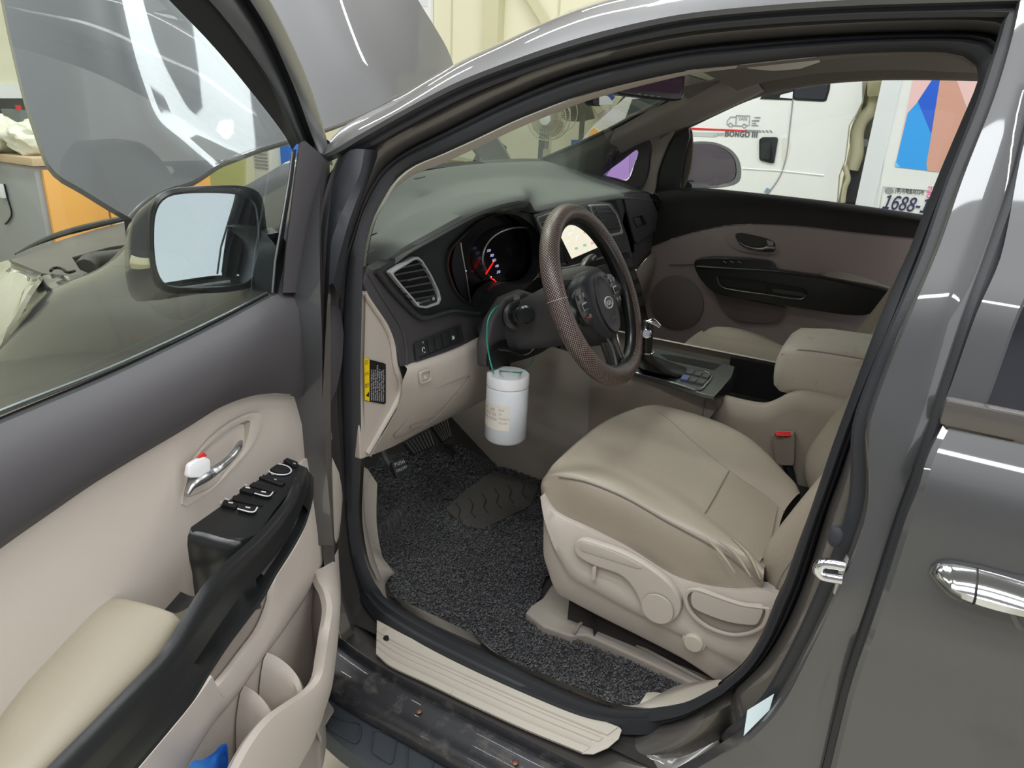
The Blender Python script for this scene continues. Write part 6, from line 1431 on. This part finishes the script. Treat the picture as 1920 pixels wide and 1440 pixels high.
st(box('trim_1', (7.33, (cA_.y + cB_.y) / 2, 2.6), (.16, abs(cA_.y - cB_.y), 5.2), m_trim))
br0, br1 = at(('x', 7.3), (985, -20)), at(('x', 7.3), (1026, 46)); dv_ = (br1 - br0).normalized()
st(box('trim_2', (br0 + br1) / 2 + dv_ * .5, (1.9, .08, .08), m_trim, ax=(dv_, V((1, 0, 0)), dv_.cross(V((1, 0, 0))))))
for i in range(14): 
    y = 8.4 - i * .9; o = box('panel_joint', (7.395, y, 2.6), (.012, .012, 5.2), m_trim, wr) if False else None
w1 = thing('window_1', 'white framed window high on the cream wall', 'window', at(wx, (795, 60))); w1['kind'] = 'structure'
plate('window_frame', wx, [(768,-20),(812,-20),(812,66),(768,66)], .05, M['white'], w1, off=.05)
plate('pane', wx, [(774,-20),(808,-20),(807,14),(792,12),(774,8)], .01, mat('pane_bright', (225, 232, 240), .05, coat=1), w1, off=.056)
# joints of the wall panels, seen through the windshield
for i in range(16):
    y = 8.7 - i * .75; st(box('trim_%d' % (i + 3), (7.394, y, 2.6), (.012, .02, 5.2), m_trim))

# ------------------------------------------------------------------ lamps (tube lights under the roof) and the bright shed opening
def tubes():
    for x in (-3.4, -1.2, 1.0, 3.2, 5.4):
        for y in (-3.6, -.4, 2.8, 6.0):
            area('ceiling_lamp', (x, y, 4.9), (.14, 2.4), 36 if x < 2 else 30, (0, 0, 0), (1, .99, .97))
tubes()
# roof skylights: bright translucent sheets set in the ceiling
for i, (x, y, sx_, sy_) in enumerate(((1.0, 2.6, .5, 2.2), (3.4, 1.2, .6, 2.6), (-2.2, .2, .6, 2.6))):
    area('skylight', (x, y, 5.1), (sx_, sy_), 60, (0, 0, 0), (.93, .97, 1))

# ------------------------------------------------------------------ white van beside the car
XV = 3.5; vp = ('x', XV)
m_van = mat('van_white', (238, 238, 234), .3, coat=.6)
van = thing('white_van', 'white cab-over van parked beyond the passenger window', 'van', (XV + .8, 1.3, 0))
yz = lambda L, x=XV: [V((x, a, b)) for a, b in L]
rear_e = [(p.y, p.z) for p in on(vp, [(1617,140),(1617,190),(1605,215),(1592,235),(1584,300),(1573,330),(1569,384)])]
sidep = [(.44, 2.05), (1.45, 2.05), (1.62, 1.70), (1.93, 1.43), (2.03, 1.30), (2.06, .45), (.50, .45)] + rear_e[::-1]
wplate('side_panel', yz(sidep), (-1, 0, 0), .06, m_van, van, bv=.008)
wplate('roof_panel', [V((XV, .44, 2.05)), V((XV, 1.45, 2.05)), V((XV + 1.6, 1.45, 2.05)), V((XV + 1.6, .44, 2.05))], (0, 0, 1), .04, m_van, van)
wplate('front_panel', [V((XV + .03, 2.02, .45)), V((XV + .03, 2.02, 1.30)), V((XV + 1.6, 2.02, 1.30)), V((XV + 1.6, 2.02, .45))], (0, 1, 0), .04, m_van, van)
wplate('van_windshield', [V((XV + .03, 1.98, 1.32)), V((XV + .03, 1.45, 2.0)), V((XV + 1.6, 1.45, 2.0)), V((XV + 1.6, 1.98, 1.32))], (0, .8, .6), .02, M['tint'], van)
plate('side_window', vp, rnd([(1492,150),(1553,150),(1552,165),(1546,187),(1490,184)], .15, 3), .02, M['tint'], van, off=.006)
plate('window_surround', vp, rnd([(1488,146),(1558,146),(1556,168),(1549,191),(1486,188)], .15, 3), .02, M['black'], van, off=.003)
plate('side_window', vp, [(1425,186),(1487,188),(1490,140),(1450,140)], .02, M['black'], van, off=.003)
plate('quarter_glass', vp, [(1462,183),(1486,185),(1487,172),(1464,178)], .004, M['white'], van, off=.006)
plate('front_side_window', vp, [(1186,186),(1240,180),(1262,190),(1240,212),(1200,228),(1171,227)], .02, mat('van_glass_grey', (78, 88, 86), .1, coat=1), van, off=.004)
plate('corner_lamp', vp, smooth2([(1105,262),(1108,246),(1116,240),(1122,246),(1121,262),(1112,270)], 20), .02, mat('lamp_amber', (245, 190, 110), .2, emit=.3), van, off=.01)
tube('door_gap', [p + V((-.003, 0, 0)) for p in on(vp, [(1487,186),(1481,240),(1475,290),(1465,325),(1450,350),(1428,374)])], .0035, M['print_grey'], van, n=30, seg=5)
tube('body_crease', [p + V((-.002, 0, 0)) for p in on(vp, [(1392,316),(1460,320),(1545,329)])], .004, m_van, van, seg=5)
plate('red_stripe', vp, [(1290,239),(1400,244),(1400,247),(1290,243)], .002, M['red'], van, off=.003)
plate('grey_stripe', vp, [(1398,243),(1425,244),(1429,248),(1398,248)], .002, M['print_grey'], van, off=.003)
plate('silver_stripe', vp, [(1290,247),(1360,249),(1340,257),(1290,255)], .002, M['silver_dark'] if False else mat('stripe_silver', (196, 198, 200), .4), van, off=.003)
for x in (1428, 1435, 1442): plate('stripe_tick', vp, [(x,244),(x+4,244.3),(x+7,248.6),(x+3,248.3)], .002, M['print_grey'], van, off=.003)
text('model_text', 'BONGO III', vp, (1359, 255.5), (1420, 257.5), mat('print_mid', (96, 98, 102), .5), van, off=.004, height=.030, bold=.015)
text('model_text', '1.2TON', vp, (1338, 255), (1357, 255.6), M['print_grey'], van, off=.004, height=.018)
text('badge_text', 'VAN', vp, (1384, 225.5), (1400, 226.5), mat('print_mid2', (110, 112, 114), .5), van, off=.004, height=.022, bold=.0)
def ln(L, r=.0022): tube('badge_line', [p + V((-.004, 0, 0)) for p in on(vp, L)], r, M['print_grey'], van, seg=4)
ln([(1381,216),(1406,217),(1405,235),(1400,235)]); ln([(1381,216),(1380,234)]); ln([(1380,219),(1370,219),(1364,226),(1363,233),(1366,234)]); ln([(1373,235),(1391,236)])
for c in ((1370,234),(1396,236)): tube('badge_wheel', [at(vp, (c[0] + 3.6 * math.cos(a), c[1] + 3.6 * math.sin(a))) + V((-.004, 0, 0)) for a in [i * PI / 8 for i in range(16)]], .002, M['print_grey'], van, seg=4, closed=True)
ln([(1410,226),(1424,226)], .003); ln([(1410,231),(1418,231)]); ln([(1409,235),(1422,235)]); ln([(1415,220),(1426,220)], .003)
plate('door_handle', vp, rnd([(1424,262),(1430,257),(1460,257),(1452,306),(1446,306),(1424,300)], .15, 3), .03, M['gloss_black'], van, off=.012, bv=.004)
plate('handle_recess', vp, rnd([(1428,262),(1446,260),(1444,300),(1427,296)], .2, 3), .01, M['fascia'], van, off=.016)
plate('handle_dimple_shade', vp, rnd([(1466,257),(1480,259),(1483,272),(1476,303),(1466,303)], .3, 3), .004, mat('van_shade', (222, 218, 208), .4), van, off=.002)  # shade of the indentation painted as a flat, slightly darker plate
plate('blue_sticker', vp, [(1438,352),(1447,356),(1441,365),(1433,360)], .001, mat('sticker_blue', (120, 150, 170), .5), van, off=.004)
m_cb = mat('cab_back_beige', (186, 180, 150), .5)
wplate('cab_rear_wall', [V((XV + .06, .42, z)) for z in (.5, 2.05)] + [V((XV + 1.6, .42, z)) for z in (2.05, .5)], (0, -1, 0), .02, m_cb, van)
tube('air_duct', on(('x', XV + .08), [(1640,150),(1642,180),(1634,205),(1616,225),(1607,250),(1606,290),(1597,318)]), .035, m_cb, van, n=30, seg=12)
plate('duct_lamp', ('x', XV + .0), rnd([(1626,150),(1650,150),(1648,180),(1626,182)], .15, 2), .03, mat('duct_olive', (150, 144, 112), .4), van, bv=.004)
box('chassis_parts', (XV + .35, .36, .85), (.5, .14, .9), M['black'], van, bv=.03)
tube('rust_hose', on(('x', XV + .03), [(1583,310),(1590,335),(1584,352),(1580,380)]), .014, m_cb, van, n=20, seg=8)
lathe('chassis_bolt', at(('x', XV + .1), (1622,268)), (-1, 0, 0), [(0, 0), (.02, 0), (.02, .02), (0, .02)], M['satin'], van, seg=10)
# cargo box of the truck
XB = 3.42; bp_ = ('x', XB)
trk = thing('box_truck', 'white box truck body with blue poster and phone number behind the van', 'truck', (XB + 1, -.8, 0))
e_t, e_b = at(bp_, (1650,150)), at(bp_, (1607,385))
yb = (e_t.y + e_b.y) / 2
box('cargo_box', (XB + 1.0, yb - 2.0, 1.55), (2.0, 4.0, 2.3), m_van, trk, bv=.01)
box('corner_post', (XB + .02, yb - .045, 1.55), (.07, .09, 2.32), mat('post_white', (224, 226, 228), .35), trk, bv=.01)
fp = ('x', XB - .004)
plate('face_panel', fp, [(1688,100),(1950,100),(1950,440),(1637,440)], .01, m_van, trk)
plate('poster', fp, [(1714,140),(1838,140),(1780,324),(1678,313)], .002, mat('poster_pink', (240, 198, 196), .5), trk, off=.002)
plate('poster_light_blue', fp, [(1702,212),(1722,190),(1746,252),(1741,305),(1739,320),(1678,313)], .001, mat('poster_blue', (46, 160, 240), .5), trk, off=.003)
plate('poster_dark_blue', fp, [(1721,190),(1754,140),(1764,140),(1746,251)], .001, mat('poster_dark_blue', (36, 96, 214), .5), trk, off=.0034)
plate('poster_tan', fp, [(1766,140),(1790,140),(1812,200),(1780,324),(1739,320),(1737,306),(1745,262),(1752,215)], .001, mat('poster_tan', (214, 160, 142), .5), trk, off=.0038)
plate('poster_corner', fp, [(1679,302),(1688,313),(1678,313)], .001, mat('poster_cyan', (120, 205, 240), .5), trk, off=.004)
m_nv = mat('navy_print', (40, 44, 84), .5); m_pk = mat('pink_print', (226, 60, 130), .5)
text('phone_number', '1688-1', fp, (1654, 390), (1737, 399), m_nv, trk, off=.006, height=.070, bold=.008, shear=.2)
text('company_name', '(주)이팩트미디어', fp, (1678, 361), (1731, 365), M['print_black'], trk, off=.006, kind='cjk', height=.024, bold=.01)
text('company_name', '광', fp, (1735, 369), (1749, 370), m_pk, trk, off=.006, kind='cjk', height=.055)
plate('company_mark', fp, smooth2([(1659,355),(1668,352),(1674,354),(1676,360),(1668,363),(1660,361)], 16), .001, M['print_grey'], trk, off=.004)
tube('notice_border', [p + V((-.004, 0, 0)) for p in on(fp, [(1649,392),(1656,350),(1740,357)])], .0015, M['print_grey'], trk, seg=4)

# ------------------------------------------------------------------ things beyond the windshield
XFN = 5.5
fan = thing('standing_fan', 'tall standing fan with wire grille and three blades by cream wall', 'fan', at(('x', XFN), (1005,420)) * 1)
fan.location.z = 0
fc_ = at(('x', XFN), (1028,222)); fax = (CAM - fc_).normalized(); fax = V((fax.x, fax.y + .35, -.05)).normalized()
u_, w_, a_f = frame_of(fax); Rf = (at(('x', XFN), (1028,222)) - at(('x', XFN), (986,222))).length * .80
m_gr = mat('fan_grille', (196, 188, 160), .4); m_bl = mat('fan_blade', (176, 166, 140), .4, var=.05)
for d in (-.07, .05):
    for rr_ in (1.0, .66, .33):
        tube('grille_ring', [fc_ + fax * (d * (1 - .3 * (1 - rr_)) + (.05 if d > 0 else -.03) * (1 - rr_)) + (u_ * math.cos(a) + w_ * math.sin(a)) * Rf * rr_ for a in [i * 2 * PI / 40 for i in range(40)]], .006 if rr_ == 1 else .003, m_gr, fan, seg=5, closed=True)
bm = bmesh.new()
for k in range(48):
    a = k * 2 * PI / 48; dr = u_ * math.cos(a) + w_ * math.sin(a)
    add_tube(bm, [fc_ + fax * .085 + dr * .05, fc_ + fax * .065 + dr * Rf * .6, fc_ + fax * .05 + dr * Rf], .0018, 4)
    add_tube(bm, [fc_ - fax * .085 + dr * .05, fc_ - fax * .08 + dr * Rf * .6, fc_ - fax * .07 + dr * Rf], .0018, 4)
o = mk('grille_wires', bm, m_gr, fan, kind='stuff')
lathe('grille_badge', fc_ + fax * .085, fax, [(.0, 0), (.055, 0), (.055, .012), (.02, .02), (0, .02)], M['white'], fan, seg=20)
for k in range(3):
    a0_ = k * 2 * PI / 3 + .5; R0 = []
    for s in range(7):
        aa = a0_ + s / 6 * 1.5; R0.append([fc_ + (u_ * math.cos(aa) + w_ * math.sin(aa)) * (Rf * q * (.85 if s in (0, 6) else .95)) + fax * (-.03 + .06 * s / 6) for q in (.12, .5, .95)])
    mk('fan_blade', grid_bm(R0), m_bl, fan)
lathe('motor', fc_ - fax * .08, -fax, [(0, 0), (.07, 0), (.07, .10), (.04, .15), (0, .15)], m_gr, fan, seg=16)
bp0 = V((fc_.x + .12, fc_.y + .06, 0)); tube('pole', [bp0, V((bp0.x, bp0.y, fc_.z - .05)), fc_ - fax * .1], .022, M['print_grey'], fan, seg=10)
lathe('pole_joint', V((bp0.x, bp0.y, fc_.z - .38)), (0, 0, 1), [(0, 0), (.035, 0), (.035, .10), (0, .10)], m_gr, fan, seg=12)
lathe('fan_base', V((bp0.x, bp0.y, 0)), (0, 0, 1), [(0, 0), (.25, 0), (.25, .03), (.05, .06), (0, .06)], M['print_grey'], fan, seg=20)
f2 = thing('wall_fan', 'second fan head with dark bracket half hidden behind the standing fan', 'fan', at(('x', 6.6), (1052,205)))
g2 = at(('x', 6.6), (1050,212)); 
for rr_ in (1, .6): tube('grille_ring', [g2 + (u_ * math.cos(a) + w_ * math.sin(a)) * .2 * rr_ for a in [i * 2 * PI / 30 for i in range(30)]], .006, m_gr, f2, seg=5, closed=True)
lathe('fan_hub', g2, fax, [(0, 0), (.04, 0), (.04, .05), (0, .05)], m_gr, f2, seg=14)
loft('fan_shroud', [on(('x', 6.65), [(1046,214),(1062,186),(1100,180)]), on(('x', 6.65), [(1060,226),(1085,228),(1112,222)])], mat('olive_cloth', (92, 92, 70), .8), f2, nu=14, thick=.05)
plate('fan_bracket', ('x', 6.7), [(1012,232),(1026,230),(1024,300),(1008,300)], .06, mat('slate_bracket', (74, 82, 84), .5), f2)
so = box('steel_post', (at(('x', 6.2), (1090,250))), (.04, .04, 1.0), mat('post_grey', (92, 96, 84), .5)); so.location.z = .5 * 0; tag(so, 'thin grey steel post beside the blue box', 'post')
so.scale.z = 1.5; so.location.z = 0
bb0, bb1 = at(('x', 6.0), (1070,269)), at(('x', 6.0), (1098,296))
bbx = box('blue_box', ((bb0 + bb1) / 2) + V((.15, 0, -.15)), (.3, abs(bb0.y - bb1.y), .5), mat('box_blue', (40, 84, 150), .5), bv=.01); tag(bbx, 'small blue box standing behind the windshield base', 'box')
hc = thing('parked_car', 'another dark car with raised glossy panel seen through the windshield', 'car', at(('x', 4.2), (900,300)))
hcp = ('x', 4.2)
loft('raised_panel', [on(hcp, [(878,270),(890,258),(905,246),(922,248)]), on(hcp, [(890,280),(905,272),(920,262),(930,258)]), on(hcp, [(905,300),(930,292),(942,285),(945,280)]), on(hcp, [(930,310),(950,306),(955,304),(957,302)])], M['paint'], hc, nu=20, nv=16, thick=.03)
box('lower_body', at(('x', 4.45), (905,330)) * 1 - V((0, 0, .47)), (.3, .9, 1.0), M['paint'], hc, bv=.03)
plate('dark_body', ('x', 4.3), [(878,272),(905,262),(925,290),(935,330),(870,330),(885,305),(892,290)], .05, M['black'], hc)
plate('body_seal', ('x', 4.28), [(925,250),(938,268),(948,275),(946,290),(955,300),(945,300),(930,270)], .02, M['rubber'], hc)
tube('strut', on(('x', 4.24), [(902,300),(906,282),(912,285),(914,300)]), .012, M['satin'], hc, seg=8, n=14)
tr = thing('tool_trolley', 'dim tool trolley with orange and brown items far past windshield', 'trolley', at(('x', 5.6), (810,330)))
tr.location.z = 0
p0_, p1_ = at(('x', 5.6), (838,286)), at(('x', 5.6), (780,330))
box('trolley_body', V((5.75, (p0_.y + p1_.y) / 2, p0_.z / 2 - .05)), (.4, abs(p1_.y - p0_.y), p0_.z - .1), mat('trolley_olive', (120, 116, 84), .6), tr, bv=.01)
for q, c in (((802,302),(214,150,50)), ((812,306),(120,84,50)), ((795,312),(80,70,60)), ((824,298),(60,60,56))):
    p = at(('x', 5.5), q); lathe('tool_can', p - V((0, 0, .08)), (0, 0, 1), [(0, 0), (.06, 0), (.06, .12), (.03, .15), (0, .15)], mat('can_%d' % q[0], c, .5), tr, seg=14)

# ------------------------------------------------------------------ cabinet, shelf goods and cooler behind the bonnet
YC = 5.0; cp = ('y', YC)
a_, b_, c_ = at(cp, (65,307)), at(cp, (85,455)), at(cp, (395,345))
topz = a_.z; xl, xr = a_.x, c_.x
cabn = thing('storage_cabinet', 'grey and orange storage cabinet behind the raised bonnet', 'cabinet', ((xl + xr) / 2, YC + .4, 0))
box('cabinet_body', ((xl + xr) / 2, YC + .42, topz / 2), (xr - xl, .80, topz - .04), mat('cabinet_grey', (158, 160, 160), .5), cabn, bv=.004)
box('cabinet_top', ((xl + xr) / 2, YC + .42, topz + .01), (xr - xl + .04, .86, .05), mat('cabinet_top_wood', (200, 176, 140), .5), cabn, bv=.006)
m_or = mat('orange_laminate', (238, 176, 92), .45, var=.04)
xd = at(cp, (203,400)).x
box('cabinet_door', ((xl + .03 + xd) / 2, YC - .0, topz / 2), (xd - xl - .04, .03, topz - .08), m_or, cabn, bv=.003)
box('cabinet_door', ((xr + xd) / 2, YC - .0, topz / 2), (xr - xd - .02, .03, topz - .08), m_or, cabn, bv=.003)
tube('cabinet_cable', [at(('x', xl - .01), q) for q in [(8,345),(14,370),(22,400),(16,414),(10,420)]], .006, M['black'], cabn, n=20, seg=6)
box('plug_socket', at(('x', xl - .02), (4,358)), (.03, .05, .09), M['white'], cabn, bv=.004)
sh_ = thing('plastic_bag_pile', 'crumpled translucent plastic bags piled on the grey cabinet', 'bags', (xl + .3, YC + .4, topz + .035))
def lump(nm, c, r, mt, par, seed, sq=(1, 1, 1), cr_=.25):
    bm = bmesh.new(); bmesh.ops.create_icosphere(bm, subdivisions=4, radius=1)
    for v in bm.verts:
        n_ = noise.noise(v.co * 2.2 + V((seed, 0, 0))) * cr_ + noise.noise(v.co * 6 + V((0, seed, 0))) * cr_ * .4
        v.co = V(c) + V((v.co.x * sq[0], v.co.y * sq[1], v.co.z * sq[2])) * r * (1 + n_)
    return mk(nm, bm, mt, par)
m_bag = mat('bag_plastic', (226, 226, 206), .35, bump=.3, bscale=30)
lump('bag', (xl + .22, YC + .25, topz + .14), .16, m_bag, sh_, 1.3, (1.5, 1.1, .75)); lump('bag', (xl + .0, YC + .5, topz + .15), .17, m_bag, sh_, 4.1, (1.2, 1, .8)); lump('bag', (xl + .45, YC + .45, topz + .13), .14, m_bag, sh_, 7.7, (1.3, 1.1, .7))
w2 = thing('window_2', 'dark workshop window with white sill on the front wall', 'window', at(('y', 8.9), (0, 240))); w2['kind'] = 'structure'
plate('window_frame', ('y', 8.98), [(-200,150),(60,160),(60,184),(-200,184)], .08, M['white'], w2, off=.04)
plate('pane', ('y', 8.98), [(-200,184),(130,184),(130,250),(-200,250)], .02, mat('pane_dark', (46, 50, 48), .1, coat=.6), w2, off=.02)
cr_b = thing('plastic_crate', 'grey plastic crate with red clip in front of the dark window', 'crate', at(('y', 7.5), (45,238)))
cc0, cc1 = at(('y', 7.5), (31,206)), at(('y', 7.5), (56,238)); cw_ = cc1.x - cc0.x
bm = bmesh.new(); hw = cw_ / 2; ccx = (cc0.x + cc1.x) / 2
P1_ = [V((ccx + a * hw, 7.6 + b * .15, cc0.z)) for a, b in ((-1, -1), (1, -1), (1, 1), (-1, 1))]; P0_ = [V((ccx + a * hw * .85, 7.6 + b * .13, cc1.z)) for a, b in ((-1, -1), (1, -1), (1, 1), (-1, 1))]
bm = grid_bm([[p * 1 for p in P1_], P0_], closed_u=True); bm.verts.ensure_lookup_table(); bm.faces.new([bm.verts[i] for i in (4, 5, 6, 7)]); thicken(bm, .008)
mk('crate_shell', bm, mat('crate_grey', (120, 128, 130), .5), cr_b)
box('crate_clip', (ccx - .05, 7.45, cc0.z + .02), (.04, .02, .04), M['red'], cr_b)
wb_ = thing('work_shelf', 'pale work shelf along the front wall carrying the grey crate', 'shelf', (ccx, 7.7, 0))
zsh = cc1.z
box('shelf_board', (ccx - .2, 7.7, zsh - .02), (3.2, .7, .04), mat('shelf_pale', (214, 212, 190), .5), wb_)
for dx in (-1.6, 1.2): box('leg', (ccx + dx, 7.7, (zsh - .04) / 2), (.06, .6, zsh - .04), M['print_grey'], wb_)
ch = thing('white_container', 'white round container at the foot of the orange cabinet', 'container', at(('y', 4.4), (236,420)))
lathe('container_body', at(('y', 4.4), (238,424)) - V((0, 0, .1)), (0, 0, 1), [(0, 0), (.05, 0), (.06, .12), (.04, .16), (0, .16)], M['white'], ch, seg=20)
ccp = at(('y', 4.4), (238,424)); box('container_stand', (ccp.x, ccp.y, (ccp.z - .1) / 2), (.2, .2, ccp.z - .1), M['print_grey'], ch)
ac = thing('air_cooler', 'beige louvred air cooler between the bonnet and the door frame', 'cooler', at(('x', 4.6), (490,340)))
acp = ('x', 4.6); q0, q1 = at(acp, (472,268)), at(acp, (508,330))
box('cooler_body', V((4.8, (q0.y + q1.y) / 2, (q0.z + q1.z) / 2 - .2)), (.4, abs(q0.y - q1.y), abs(q0.z - q1.z) + .4), mat('cooler_beige', (206, 204, 192), .5), ac, bv=.01)
for i in range(7):
    z = q0.z - .03 - i * .035; box('louvre', (4.595, (q0.y + q1.y) / 2, z), (.012, abs(q0.y - q1.y) * .8, .014), M['print_grey'], ac)
bxb = box('blue_bin', at(('x', 4.9), (540,285)) + V((0, 0, -.1)), (.3, .35, .4), mat('bin_blue', (50, 110, 200), .5), bv=.01); tag(bxb, 'bright blue bin beside the beige air cooler', 'bin')
pb_ = box('dark_post', V((4.7, at(('x', 4.7), (511,300)).y, .65)), (.05, .06, 1.3), mat('post_dark', (80, 78, 74), .5)); tag(pb_, 'dark upright post between air cooler and blue bin', 'post')
ga = tag(plate('green_board', ('x', 5.6), [(360,345),(400,322),(458,296),(458,400),(360,400)], .03, mat('board_olive', (206, 206, 140), .6)), 'pale olive green board under the bonnet edge', 'board')
